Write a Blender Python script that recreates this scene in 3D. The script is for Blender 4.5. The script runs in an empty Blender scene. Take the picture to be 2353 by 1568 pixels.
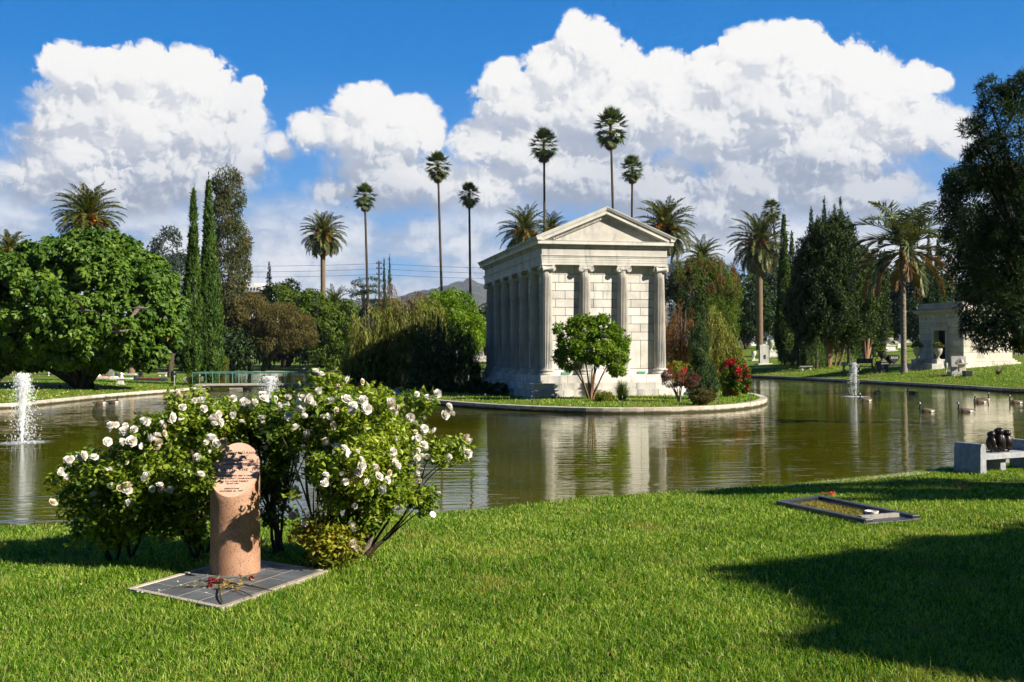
import bpy, math, random
import numpy as np
from mathutils import Vector, Matrix
from mathutils.geometry import delaunay_2d_cdt
C = bpy.context.scene.collection
PI = math.pi
rng = np.random.default_rng(7)
random.seed(7)

# ------------------------------------------------------------------ camera
FOC, PITCH, ROLL, CAMZ = 2333.4, 0.0126, -0.0068, 2.7    # focal length in units of a 2353 wide frame
FW, FH = 2353.0, 1568.3
def ray(x, y):
    u, v = x - FW/2, y - FH/2
    c, s = math.cos(-ROLL), math.sin(-ROLL)
    u, v = c*u - s*v, s*u + c*v
    d = Vector((u/FOC, 1.0, -v/FOC))
    c, s = math.cos(PITCH), math.sin(PITCH)
    return Vector((d.x, d.y*c - d.z*s, d.y*s + d.z*c))
def atY(x, y, Y):
    d = ray(x, y); t = Y/d.y
    return Vector((d.x*t, Y, CAMZ + d.z*t))
def onz(x, y, z):
    d = ray(x, y); t = (z - CAMZ)/d.z
    return Vector((d.x*t, d.y*t, z))
def lawn_z(x, y): return 1.0 - 0.04*y
def onlawn(x, y):
    d = ray(x, y); t = (1.0 - CAMZ)/(d.z + 0.04*d.y)
    return Vector((d.x*t, d.y*t, CAMZ + d.z*t))
cd = bpy.data.cameras.new('camera'); cam = bpy.data.objects.new('camera', cd); C.objects.link(cam)
cd.sensor_width = 36.0; cd.lens = FOC/FW*36.0; cd.clip_start = 0.1; cd.clip_end = 60000
cam.location = (0, 0, CAMZ)
cam.rotation_euler = (Matrix.Rotation(PI/2 + PITCH, 3, 'X') @ Matrix.Rotation(ROLL, 3, 'Z')).to_euler()
bpy.context.scene.camera = cam
SC = bpy.context.scene
SC.render.engine = 'CYCLES'
SC.cycles.use_denoising = True
SC.cycles.max_bounces = 6; SC.cycles.diffuse_bounces = 3; SC.cycles.glossy_bounces = 3
SC.cycles.transmission_bounces = 3; SC.cycles.transparent_max_bounces = 6
SC.cycles.caustics_reflective = False; SC.cycles.caustics_refractive = False
SC.cycles.sample_clamp_indirect = 4.0
SC.view_settings.view_transform = 'Standard'; SC.view_settings.look = 'None'
SC.view_settings.gamma = 1.0; SC.view_settings.exposure = 1.0

# sun: from the right and a little behind the camera
SUN_AZ, SUN_EL = math.radians(63), math.radians(31)      # azimuth from -Y towards +X
SUN = Vector((math.cos(SUN_EL)*math.sin(SUN_AZ), -math.cos(SUN_EL)*math.cos(SUN_AZ), math.sin(SUN_EL)))
sl = bpy.data.lights.new('sun', 'SUN'); sl.energy = 5.0; sl.angle = math.radians(0.55); sl.color = (1.0, 0.92, 0.79)
so = bpy.data.objects.new('sun', sl); C.objects.link(so)
so.rotation_euler = SUN.to_track_quat('Z', 'Y').to_euler(); so.location = (60, -20, 50)
# ------------------------------------------------------------------ sky
W = bpy.data.worlds.new('World'); SC.world = W; W.use_nodes = True
WT = W.node_tree; WT.nodes.clear()
class NT:
    """small helper to write node trees"""
    def __init__(s, t): s.t = t
    def n(s, kind, **kw):
        nd = s.t.nodes.new(kind)
        for k, v in kw.items():
            if k == 'ins':
                for i, x in v.items():
                    sock = nd.inputs[i]
                    if isinstance(x, bpy.types.NodeSocket): s.t.links.new(x, sock)
                    else: sock.default_value = x
            else: setattr(nd, k, v)
        return nd
    def m(s, op, a, b=0.0, c=0.0, clamp=False):
        return s.n('ShaderNodeMath', operation=op, use_clamp=clamp, ins={0: a, 1: b, 2: c}).outputs[0]
    def vm(s, op, a, b=(0, 0, 0), c=(0, 0, 0)):
        nd = s.n('ShaderNodeVectorMath', operation=op, ins={0: a, 1: b, 2: c})
        return nd.outputs[1] if op in ('LENGTH', 'DOT_PRODUCT', 'DISTANCE') else nd.outputs[0]
    def mix(s, f, a, b, blend='MIX'):
        nd = s.n('ShaderNodeMix', data_type='RGBA', blend_type=blend, ins={0: f, 6: a, 7: b})
        return nd.outputs[2]
    def ss(s, v, lo, hi, a=0.0, b=1.0):
        return s.n('ShaderNodeMapRange', interpolation_type='SMOOTHSTEP', ins={0: v, 1: lo, 2: hi, 3: a, 4: b}).outputs[0]
    def noise(s, vec, scale, detail=4, rough=.5, dist=0.0, lac=2.0, out=0):
        return s.n('ShaderNodeTexNoise', ins={'Vector': vec, 'Scale': scale, 'Detail': detail, 'Roughness': rough, 'Distortion': dist, 'Lacunarity': lac}).outputs[out]
    def noise2(s, vec, scale, detail=4, rough=.5, out=0):
        return s.n('ShaderNodeTexNoise', noise_dimensions='2D', ins={'Vector': vec, 'Scale': scale, 'Detail': detail, 'Roughness': rough}).outputs[out]
# cumulus masses as ellipses (centre x, y, radius x, y) in tenths of a degree of azimuth / elevation;
# helper turns the frame position a mass was sighted at into sky angles
def sky_ang(x, y):
    d = ray(x, y).normalized()
    return math.degrees(math.atan2(d.x, d.y)), math.degrees(math.asin(d.z))
K = math.degrees(1/FOC)
BL = [(165,150,70,40),(250,165,100,48),(345,160,75,50),(440,185,90,66),(530,240,60,48),(580,205,28,25),(130,290,50,34),(190,260,90,60),
      (330,270,200,110),(480,300,120,90),(555,280,50,40),(210,350,150,70),(400,380,190,75),(90,400,90,50),(250,430,240,60),(450,430,110,50),(560,370,50,45),
      (845,240,75,48),(925,270,80,52),(985,310,40,50),(870,320,120,80),(715,300,48,42),(640,340,28,28),(790,300,60,40),(900,410,130,70),(770,440,60,30),(1010,420,60,60),
      (1325,80,42,48),(1370,110,60,60),(1290,160,90,60),(1160,185,50,45),(1200,230,110,60),(1430,150,60,45),(1520,165,70,45),(1400,260,200,110),(1560,250,100,90),
      (1100,330,70,50),(1200,340,150,60),(1330,400,210,80),(1500,430,150,70),(1120,430,100,60),
      (1760,110,110,50),(1830,75,50,22),(1660,170,80,60),(1860,150,100,60),(1960,170,75,70),(2030,240,90,80),(1800,240,200,110),(1650,290,130,100),(1900,340,180,110),
      (2100,190,55,38),(2150,185,30,28),(2110,270,60,55),(2180,300,60,40),(2080,330,80,30),(1750,420,170,80),(1950,440,150,60),(1650,480,130,70),(2200,340,50,28),
      (2050,430,60,40)]
def blob_group():
    g = bpy.data.node_groups.new('cumulus_masses', 'ShaderNodeTree')
    g.interface.new_socket('P', in_out='INPUT', socket_type='NodeSocketVector')
    g.interface.new_socket('F', in_out='OUTPUT', socket_type='NodeSocketFloat')
    t = NT(g); gi = t.n('NodeGroupInput'); go = t.n('NodeGroupOutput'); cur = None
    for x, y, rx, ry in BL:
        a, e = sky_ang(x, y); ix, iy = 1/(rx*K), 1/(ry*K)
        v = t.vm('MULTIPLY_ADD', gi.outputs[0], (ix, iy, 0), (-a*ix, -e*iy, 0))
        l = t.m('MULTIPLY', t.m('SUBTRACT', 1.0, t.vm('LENGTH', v)), min(1.0, (ry/60.0)**.5))
        cur = l if cur is None else t.m('SMOOTH_MAX', cur, l, 0.12)
    g.links.new(cur, go.inputs[0]); return g
BG = blob_group()
t = NT(WT)
co = t.n('ShaderNodeTexCoord').outputs['Generated']
dirn = t.vm('NORMALIZE', co)
sep = t.n('ShaderNodeSeparateXYZ', ins={0: dirn})
sx, sy, sz = sep.outputs
az = t.m('MULTIPLY', t.m('ARCTAN2', sx, sy), 180/PI)
el = t.m('MULTIPLY', t.m('ARCSINE', sz), 180/PI)
P0 = t.n('ShaderNodeCombineXYZ', ins={0: az, 1: el, 2: 0.0}).outputs[0]
# warp gives ragged edges, cell domes give the cauliflower heads
wn = t.noise2(P0, .30, 5, .6, out=1)
P1 = t.vm('MULTIPLY_ADD', t.vm('SUBTRACT', wn, (.5, .5, .5)), (2.0, 1.8, 0), P0)
def billow(P, det=3.4):
    a = t.n('ShaderNodeTexVoronoi', feature='F1', voronoi_dimensions='2D', normalize=True, ins={'Vector': P, 'Scale': .62, 'Detail': det, 'Roughness': .56, 'Lacunarity': 2.15}).outputs['Distance']
    return t.m('MULTIPLY_ADD', t.m('MULTIPLY', a, a), -2.6, .42)
def masses(P): return t.n('ShaderNodeGroup', node_tree=BG, ins={0: P}).outputs[0]
f0, f1 = masses(P0), masses(t.vm('ADD', P0, (1.1, 1.3, 0)))
b0, b1 = billow(P1), billow(t.vm('ADD', P1, (.22, .24, 0)))
fine = t.noise2(P1, 1.5, 6, .62)
D = t.m('MULTIPLY_ADD', t.m('SUBTRACT', fine, .5), .34, t.m('MULTIPLY_ADD', b0, .55, t.m('ADD', f0, t.ss(el, 15, 10.5, .06, .26))))
soft = t.ss(el, 9.0, 15.0, .75, .20)
mask = t.n('ShaderNodeMapRange', interpolation_type='SMOOTHSTEP', ins={0: D, 1: .0, 2: soft, 3: 0.0, 4: 1.0}).outputs[0]
lown = t.noise2(t.vm('MULTIPLY', P0, (1, 2.3, 1)), .12, 5, .55)
lit = t.m('ADD', t.m('MULTIPLY', t.m('SUBTRACT', f0, f1), .85), t.m('MULTIPLY', t.m('SUBTRACT', b0, b1), 1.6))
lit = t.m('ADD', lit, t.m('MULTIPLY', t.m('SUBTRACT', fine, .5), .20))
lit = t.ss(lit, -.38, .36)
basey = t.ss(t.m('MULTIPLY_ADD', lown, 11.0, el), 12.5, 20.5)      # flat grey undersides
br = t.m('MULTIPLY_ADD', lit, .46, t.m('MULTIPLY', basey, .48))
rim = t.m('MULTIPLY', t.ss(D, .35, .02), .16)
br = t.m('ADD', t.m('ADD', br, rim), .06, clamp=True)
ramp = t.n('ShaderNodeValToRGB', ins={0: br})
cr = ramp.color_ramp; cr.elements[0].position = 0.0; cr.elements[0].color = (.33, .38, .49, 1)
cr.elements[1].position = 1.0; cr.elements[1].color = (.98, .965, .945, 1)
for p, q in ((.3, (.47, .52, .62, 1)), (.55, (.70, .72, .77, 1)), (.72, (.86, .86, .87, 1))):
    e = cr.elements.new(p); e.color = q
SKYS = 0.085
I = 2**-1.0/SKYS                        # cloud and haze colours are written in scene units
sky = t.n('ShaderNodeTexSky', sky_type='NISHITA')
sky.sun_disc = False; sky.sun_elevation = SUN_EL
sky.sun_rotation = math.atan2(SUN.x, SUN.y)
sky.air_density = 1.2; sky.dust_density = 0.2; sky.ozone_density = 1.5; sky.altitude = 100
gr = t.n('ShaderNodeValToRGB', ins={0: t.m('DIVIDE', el, 60.0, clamp=True)})
g = gr.color_ramp; g.elements[0].position = 0; g.elements[0].color = (.42, .62, .88, 1)
g.elements[1].position = 1; g.elements[1].color = (.004, .06, .26, 1)
for p, q in ((.09, (.20, .45, .82, 1)), (.18, (.075, .32, .77, 1)), (.26, (.008, .23, .69, 1)), (.34, (.0, .19, .62, 1))):
    e = g.elements.new(p); e.color = q
gsc = t.vm('SCALE', gr.outputs[0]); gsc.node.inputs['Scale'].default_value = I
c = t.mix(.985, sky.outputs[0], gsc)
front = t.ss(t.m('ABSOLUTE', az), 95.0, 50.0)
low = t.m('MULTIPLY', t.m('MULTIPLY', t.ss(el, 11.5, 6.0), t.ss(lown, .28, .50)), front)
lowb = t.ss(t.m('ADD', t.m('MULTIPLY', b0, .28), lown), .40, .72)
lowc = t.n('ShaderNodeValToRGB', ins={0: lowb})
g = lowc.color_ramp; g.elements[0].color = (.43, .50, .63, 1); g.elements[1].color = (.92, .91, .91, 1)
e = g.elements.new(.5); e.color = (.66, .69, .77, 1)
lsc = t.vm('SCALE', lowc.outputs[0]); lsc.node.inputs['Scale'].default_value = I
csc = t.vm('SCALE', ramp.outputs[0]); csc.node.inputs['Scale'].default_value = I
c = t.mix(t.m('MULTIPLY', low, .88), c, lsc)
c = t.mix(mask, c, csc)
back = t.m('MULTIPLY_ADD', front, .62, .38)      # sky at the sides and back, out of view, dimmed to cut fill light
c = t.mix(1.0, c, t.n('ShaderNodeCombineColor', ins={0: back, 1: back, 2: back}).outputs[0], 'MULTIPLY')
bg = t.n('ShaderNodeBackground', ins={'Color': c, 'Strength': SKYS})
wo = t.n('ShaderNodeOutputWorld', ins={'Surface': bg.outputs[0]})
SC.cycles.adaptive_threshold = 0.02; SC.cycles.adaptive_min_samples = 8
W.cycles.sampling_method = 'MANUAL'; W.cycles.sample_map_resolution = 512
# ------------------------------------------------------------------ mesh helpers
class MB:
    def __init__(s): s.v = []; s.f = {}; s.n = 0; s.r = []
    def add(s, v, f, rnd=None):
        """v: (n,3) array; f: list of index lists or an (m,k) array"""
        v = np.asarray(v, dtype=np.float64).reshape(-1, 3)
        if isinstance(f, np.ndarray): s.f.setdefault(f.shape[1], []).append(f + s.n)
        else:
            by = {}
            for q in f: by.setdefault(len(q), []).append(q)
            for k, l in by.items(): s.f.setdefault(k, []).append(np.array(l) + s.n)
        s.v.append(v); s.n += len(v)
        s.r.append(np.zeros(len(v)) if rnd is None else np.broadcast_to(np.asarray(rnd, dtype=np.float64), (len(v),)))
        return s
    def box(s, x0, x1, y0, y1, z0, z1, M=None, taper=0.0):
        t = taper
        v = np.array([(x0,y0,z0),(x1,y0,z0),(x1,y1,z0),(x0,y1,z0),(x0+t,y0+t,z1),(x1-t,y0+t,z1),(x1-t,y1-t,z1),(x0+t,y1-t,z1)], float)
        if M is not None: v = v @ np.array(M.to_3x3()).T + np.array(M.to_translation() if len(M) == 4 else (0, 0, 0))
        return s.add(v, [(0,3,2,1),(4,5,6,7),(0,1,5,4),(1,2,6,5),(2,3,7,6),(3,0,4,7)], random.random())
    def lathe(s, prof, c=(0,0,0), n=20, M=None, flute=0, fdepth=0.0, frange=None):
        P = np.array(prof, float); m = len(P)
        a = np.arange(n)/n*2*PI
        r = np.repeat(P[:, 0:1], n, 1); z = np.repeat(P[:, 1:2], n, 1)
        if flute:
            k = fdepth*np.abs(np.sin(a*flute/2))**.7
            sel = ((P[:, 1] >= frange[0]) & (P[:, 1] <= frange[1]))[:, None]
            r = np.where(sel, r - k[None, :], r)
        v = np.stack([r*np.cos(a), r*np.sin(a), z], -1).reshape(-1, 3)
        if M is not None: v = v @ np.array(M.to_3x3()).T
        v = v + np.array(c)
        i = np.arange(m-1)[:, None]*n; j = np.arange(n)[None, :]; j2 = (j+1) % n
        f = np.stack([i+j, i+j2, i+n+j2, i+n+j], -1).reshape(-1, 4)
        s.add(v, f, random.random())
        s.f.setdefault(n, []).append(np.array([np.arange(n)[::-1] + s.n - m*n]))
        s.f[n].append(np.array([np.arange(n) + s.n - n])); return s
    def tube(s, path, rad, n=8, rnd=None):
        P = np.array(path, float); m = len(P); R = np.broadcast_to(np.array(rad, float), (m,))
        T = np.gradient(P, axis=0); T /= np.linalg.norm(T, axis=1, keepdims=True) + 1e-9
        u = np.array((1., 0, 0)) if abs(T[0][0]) < .8 else np.array((0., 1, 0)); V = []
        a = np.arange(n)/n*2*PI
        for i in range(m):
            u = u - T[i]*np.dot(u, T[i]); u /= np.linalg.norm(u) + 1e-9; w = np.cross(T[i], u)
            V.append(P[i] + R[i]*(np.cos(a)[:, None]*u + np.sin(a)[:, None]*w))
        v = np.concatenate(V)
        i = np.arange(m-1)[:, None]*n; j = np.arange(n)[None, :]; j2 = (j+1) % n
        f = np.stack([i+j, i+j2, i+n+j2, i+n+j], -1).reshape(-1, 4)
        s.add(v, f, random.random() if rnd is None else rnd)
        s.f.setdefault(n, []).append(np.array([np.arange(n)[::-1] + s.n - m*n]))
        s.f[n].append(np.array([np.arange(n) + s.n - n])); return s
    def prism(s, poly, M, d):
        """poly (x,y) in the plane of matrix M, extruded d along its z"""
        n = len(poly); v = [M @ Vector((x, y, 0)) for x, y in poly] + [M @ Vector((x, y, d)) for x, y in poly]
        f = [tuple(range(n))[::-1], tuple(range(n, 2*n))] + [(i, (i+1) % n, n+(i+1) % n, n+i) for i in range(n)]
        return s.add(np.array([tuple(q) for q in v]), f, random.random())
    def ell(s, c, r, n=12, M=None, rnd=None):
        k = n//2
        prof = [(max(1e-4, math.sin(PI*i/k)), -math.cos(PI*i/k)) for i in range(k+1)]
        P = np.array(prof); a = np.arange(n)/n*2*PI
        v = np.stack([P[:, 0:1]*np.cos(a), P[:, 0:1]*np.sin(a), np.repeat(P[:, 1:2], n, 1)], -1).reshape(-1, 3)*np.array(r)
        if M is not None: v = v @ np.array(M.to_3x3()).T
        i = np.arange(k)[:, None]*n; j = np.arange(n)[None, :]; j2 = (j+1) % n
        return s.add(v + np.array(c), np.stack([i+j, i+j2, i+n+j2, i+n+j], -1).reshape(-1, 4), rnd if rnd is not None else random.random())
    def leaves(s, P, N, U, L, Wd, rnd=None, fold=.25):
        """folded diamond leaves: base P, normal N, tip direction U, length L, width Wd"""
        P = np.asarray(P); n = len(P)
        N = N/(np.linalg.norm(N, axis=1, keepdims=True)+1e-9)
        U = U - N*np.sum(U*N, 1, keepdims=True); U = U/(np.linalg.norm(U, axis=1, keepdims=True)+1e-9)
        S = np.cross(U, N); L = np.broadcast_to(L, (n,))[:, None]; Wd = np.broadcast_to(Wd, (n,))[:, None]
        v = np.stack([P, P + U*L*.42 + S*Wd*.5 - N*Wd*fold, P + U*L, P + U*L*.42 - S*Wd*.5 - N*Wd*fold], 1).reshape(-1, 3)
        b = np.arange(n)[:, None]*4
        f = np.concatenate([b + np.array([[0, 1, 2]]), b + np.array([[0, 2, 3]])])
        r = rng.random(n) if rnd is None else np.broadcast_to(rnd, (n,))
        return s.add(v, f, np.repeat(r, 4))
    def build(s, name, mat, parent=None, smooth=None, off=None):
        me = bpy.data.meshes.new(name)
        v = np.concatenate(s.v)
        if off is not None: v = v - np.array(off)
        loops = []; starts = []; c = 0
        for k, l in s.f.items():
            a = np.concatenate(l); loops.append(a.reshape(-1)); starts.append(c + np.arange(len(a))*k); c += a.size
        loops = np.concatenate(loops); starts = np.concatenate(starts)
        me.vertices.add(len(v)); me.vertices.foreach_set('co', v.astype(np.float32).reshape(-1))
        me.loops.add(len(loops)); me.loops.foreach_set('vertex_index', loops.astype(np.int32))
        me.polygons.add(len(starts)); me.polygons.foreach_set('loop_start', starts.astype(np.int32))
        at = me.attributes.new('rnd', 'FLOAT', 'POINT'); at.data.foreach_set('value', np.concatenate(s.r).astype(np.float32))
        me.update(calc_edges=True)
        if smooth is None: me.polygons.foreach_set('use_smooth', np.zeros(len(starts), bool))
        else:
            me.polygons.foreach_set('use_smooth', np.ones(len(starts), bool)); me.set_sharp_from_angle(angle=math.radians(smooth))
        if mat: me.materials.append(mat)
        o = bpy.data.objects.new(name, me); C.objects.link(o)
        if parent: o.parent = parent
        return o
def tag(o, label=None, cat=None, group=None, kind=None):
    if label: o['label'] = label
    if cat: o['category'] = cat
    if group: o['group'] = group
    if kind: o['kind'] = kind
    return o
def thing(name, label, cat, loc=(0, 0, 0), rz=0.0, group=None):
    o = bpy.data.objects.new(name, None); C.objects.link(o); o.location = loc; o.rotation_euler = (0, 0, rz)
    o.empty_display_size = .2
    return tag(o, label, cat, group)
def copy_tree(o, parent=None):
    c = o.copy(); C.objects.link(c)
    if parent: c.parent = parent
    for ch in [q for q in bpy.data.objects if q.parent == o]: copy_tree(ch, c)
    return c
def bevel(o, w=.01, seg=2):
    m = o.modifiers.new('bevel', 'BEVEL'); m.width = w; m.segments = seg; m.limit_method = 'ANGLE'; return o
def RZ(a): return Matrix.Rotation(a, 4, 'Z')
def TR(x, y, z): return Matrix.Translation((x, y, z))

# ------------------------------------------------------------------ materials
def newmat(name):
    m = bpy.data.materials.new(name); m.use_nodes = True; m.node_tree.nodes.clear(); return m, NT(m.node_tree)
def fin(m, t, sh):
    o = t.n('ShaderNodeOutputMaterial'); m.node_tree.links.new(sh, o.inputs[0]); return m
def princ(t, col, rough=.6, spec=.4, normal=None, **kw):
    ins = {'Base Color': col, 'Roughness': rough, 'Specular IOR Level': spec}
    if normal is not None: ins['Normal'] = normal
    ins.update(kw)
    return t.n('ShaderNodeBsdfPrincipled', ins=ins).outputs[0]
def rampn(t, f, stops):
    nd = t.n('ShaderNodeValToRGB', ins={0: f}); r = nd.color_ramp
    r.elements[0].position = stops[0][0]; r.elements[0].color = (*stops[0][1], 1)
    r.elements[1].position = stops[-1][0]; r.elements[1].color = (*stops[-1][1], 1)
    for p, c in stops[1:-1]:
        e = r.elements.new(p); e.color = (*c, 1)
    return nd.outputs[0]
def objco(t): return t.n('ShaderNodeTexCoord').outputs['Object']
def rnd_attr(t): return t.n('ShaderNodeAttribute', attribute_name='rnd').outputs['Fac']
def bump(t, h, strength=.3, dist=.01): return t.n('ShaderNodeBump', ins={'Height': h, 'Strength': strength, 'Distance': dist}).outputs[0]
def mat_stone(name, c1, c2, c3=None, scale=2.0, rough=.65, spec=.35, bs=.25, speck=0.0, streak=0.0, patch=.0):
    m, t = newmat(name); P = objco(t)
    f = t.noise(P, scale, 6, .6)
    col = rampn(t, f, [(.3, c1), (.55, c2), (.75, c3 or c2)])
    if streak:      # weathering that runs down the stone
        s = t.noise(t.vm('MULTIPLY', P, (1, 1, .16)), 1.7, 6, .62)
        col = t.mix(t.m('MULTIPLY', t.ss(s, .50, .72), streak), col, (c1[0]*.33, c1[1]*.37, c1[2]*.42, 1))
    if patch:
        s = t.noise(P, .8, 5, .6)
        col = t.mix(t.m('MULTIPLY', t.ss(s, .52, .75), patch), col, (c1[0]*.75, c1[1]*.62, c1[2]*.45, 1))
    fn = t.noise(P, 90 if speck else 30, 2, .6)
    if speck: col = t.mix(t.m('MULTIPLY', t.ss(fn, .56, .66), speck), col, (c1[0]*.25, c1[1]*.25, c1[2]*.27, 1))
    r = rnd_attr(t)
    col = t.mix(.20, col, t.n('ShaderNodeCombineColor', ins={0: r, 1: r, 2: r}).outputs[0], 'OVERLAY')
    return fin(m, t, princ(t, col, rough, spec, bump(t, t.m('ADD', fn, t.m('MULTIPLY', f, 2)), bs, .006)))
def mat_flat(name, c, rough=.6, spec=.4, var=.25, metallic=0.0, scale=6.0):
    m, t = newmat(name); f = t.noise(objco(t), scale, 4, .6)
    d = tuple(x*(1-var) for x in c); e = tuple(min(1, x*(1+var)) for x in c)
    return fin(m, t, princ(t, rampn(t, f, [(.3, d), (.7, e)]), rough, spec, bump(t, f, .15, .01), Metallic=metallic))
def mat_leaf(name, dark, mid, light, trans=.3, rough=.5, spec=.35, dead=None, deadf=.04, tt=(1.35, 1.30, .45), sp=.45):
    m, t = newmat(name); r = rnd_attr(t)
    n = t.noise(t.n('ShaderNodeNewGeometry').outputs['Position'], .9, 3, .6)
    f = t.m('MULTIPLY_ADD', t.m('SUBTRACT', n, .5), .9, r)
    st = [(.0, dark), (.5, mid), (.95, light)]
    col = rampn(t, f, st)
    if dead: col = t.mix(t.m('GREATER_THAN', r, 1-deadf), col, (*dead, 1))
    a = princ(t, col, max(rough, .45), spec*sp)
    if trans:
        tc = t.vm('MULTIPLY', col, tt)
        b = t.n('ShaderNodeBsdfTranslucent', ins={0: tc}).outputs[0]
        a = t.n('ShaderNodeMixShader', ins={0: trans, 1: a, 2: b}).outputs[0]
    return fin(m, t, a)
def mat_bark(name, c1, c2, scale=6, stretch=.25):
    m, t = newmat(name); P = objco(t)
    f = t.noise(t.vm('MULTIPLY', P, (1, 1, stretch)), scale, 6, .65)
    return fin(m, t, princ(t, rampn(t, f, [(.3, c1), (.7, c2)]), .85, .2, bump(t, f, .6, .03)))
# ------------------------------------------------------------------ lake outline, terrain, kerbs
def D2(x, y, z=0.0): p = onz(x, y, z); return (p.x, p.y)
near_px = [(-400, 1232), (-150, 1222), (0, 1214), (300, 1206), (640, 1196), (960, 1184), (1180, 1165), (1400, 1141), (1700, 1123), (2040, 1100), (2190, 1086), (2353, 1071)]
near = [(-60., 10.), (-16., 11.8)] + [tuple(onlawn(x, y))[:2] for x, y in near_px] + [(18., 24.), (30., 32.), (42., 44.)]
right = [(40., 53.)] + [D2(x, y) for x, y in [(2353, 905), (2230, 896), (2100, 888), (1960, 880), (1830, 873), (1720, 868)]]
far = [(20., 128.), (12., 140.), (-12., 150.), D2(780, 856.5), D2(640, 857), D2(520, 858.5)]
left = [(-41., 130.), (-34., 105.), D2(470, 898), D2(380, 904.5), D2(240, 916), D2(120, 929), D2(0, 942), (-40., 44.), (-70., 36.)]
LAKE = [near, right, far, left]
def smooth_line(pts, closed=False, it=2):
    P = np.array(pts, float)
    for _ in range(it):
        Q = []
        n = len(P)
        for i in range(n if closed else n-1):
            a, b = P[i], P[(i+1) % n]
            Q += [a*.75+b*.25, a*.25+b*.75]
        if not closed: Q = [P[0]] + Q + [P[-1]]
        P = np.array(Q)
    return P
lake = smooth_line([p for q in LAKE for p in q], True, 1)
isl_px = [(-7.9, 67.5), (-6.6, 60.), (-4.2, 54.2), (-1.5, 49.8), (1.5, 46.6), (4.4, 45.0), (7.4, 45.2), (10.2, 47.), (12.4, 50.4), (13.9, 55.), (14.4, 60.5), (14.0, 67), (12.6, 73), (9, 79), (3, 83), (-3, 83), (-7, 79), (-8.6, 73)]
island = smooth_line(isl_px, True, 2)
def sdist(P, poly):
    P = np.atleast_2d(P); d = np.full(len(P), 1e9)
    for a, b in zip(poly, np.roll(poly, -1, 0)):
        ab = b-a; t = np.clip(((P-a) @ ab)/(ab @ ab + 1e-12), 0, 1)
        d = np.minimum(d, np.linalg.norm(P - (a + t[:, None]*ab), axis=1))
    return d
def inside(P, poly):
    P = np.atleast_2d(P); r = np.zeros(len(P), bool)
    for a, b in zip(poly, np.roll(poly, -1, 0)):
        c = ((a[1] > P[:, 1]) != (b[1] > P[:, 1]))
        x = (b[0]-a[0])*(P[:, 1]-a[1])/((b[1]-a[1]) if abs(b[1]-a[1]) > 1e-9 else 1e-9) + a[0]
        r ^= c & (P[:, 0] < x)
    return r
KZ = .22
def hgt(P):
    P = np.atleast_2d(np.asarray(P, float)); x, y = P[:, 0], P[:, 1]
    s = sdist(P, lake); a = x/np.maximum(y, 10)
    pa = np.interp(s, [0, 10, 60, 150, 400], [0, .32, .9, 1.6, 3.0])
    pc = np.interp(s, [0, 60, 130, 400], [0, 1.9, 3.4, 4.0])
    pb = np.interp(s, [0, 5, 20, 60, 90, 140, 400], [0, .75, 1.5, 2.9, 3.6, 4.6, 6.5])
    z = np.where(a < 0, np.interp(a, [-.27, -.2], [0, 1])*(pc-pa)+pa, np.interp(a, [.08, .2], [0, 1])*(pb-pc)+pc) + KZ + .02
    # the near bank is a plane that falls towards the water
    zn = np.maximum(KZ+.03, 1.0 - .04*y)
    w = np.clip((y - 24)/10, 0, 1)
    z = zn*(1-w) + z*w
    di = sdist(P, island); isl = inside(P, island) | (di < .02)
    zi = KZ + .04 + np.minimum(di, 6)*.02
    return np.where(isl, zi, z)
def h1(x, y): return float(hgt([(x, y)])[0])
def ground(x, y, Ymin=28.0, Ymax=420.0):
    """where the sight line through a frame position meets land"""
    d = ray(x, y); Y = np.linspace(Ymin, Ymax, 1600)
    P = np.stack([d.x/d.y*Y, Y], -1); z = CAMZ + d.z/d.y*Y
    ok = (z <= hgt(P)) & (~inside(P, lake) | inside(P, island))
    i = np.argmax(ok) if ok.any() else len(Y)-1
    return Vector((P[i][0], P[i][1], float(hgt(P[i:i+1])[0])))
def based(x, Y):
    X = ray(x, 800).x/ray(x, 800).y*Y
    if inside([(X, Y)], lake)[0] and not inside([(X, Y)], island)[0]: print('IN LAKE', x, Y)
    return Vector((X, Y, h1(X, Y)))
def mat_grass_ground(name, lush=1.0):
    m, t = newmat(name); P = t.n('ShaderNodeNewGeometry').outputs['Position']
    n1 = t.noise(P, .35, 5, .6); n2 = t.noise(P, 14, 3, .7); n3 = t.noise(P, .12, 4, .55)
    col = rampn(t, n2, [(.3, (.045, .095, .005)), (.5, (.105, .185, .009)), (.7, (.20, .27, .022))])
    dry = t.ss(t.m('MULTIPLY_ADD', n1, .6, t.m('MULTIPLY', n3, .5)), .53, .68)
    col = t.mix(t.m('MULTIPLY', dry, .75*lush), col, (.235, .205, .060, 1))
    yy = t.n('ShaderNodeSeparateXYZ', ins={0: P}).outputs[1]      # the near turf is grown as blades, so only its dark thatch is ground
    col = t.mix(t.ss(yy, 26.0, 22.0), col, (.022, .034, .006, 1))
    return fin(m, t, princ(t, col, .9, .15, bump(t, n2, 1.0, .10)))
M_ground = mat_grass_ground('lawn_turf', 1.0)
M_soil = mat_flat('dark_turf_soil', (.045, .062, .014), .95, .1, .5, scale=9)
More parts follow.
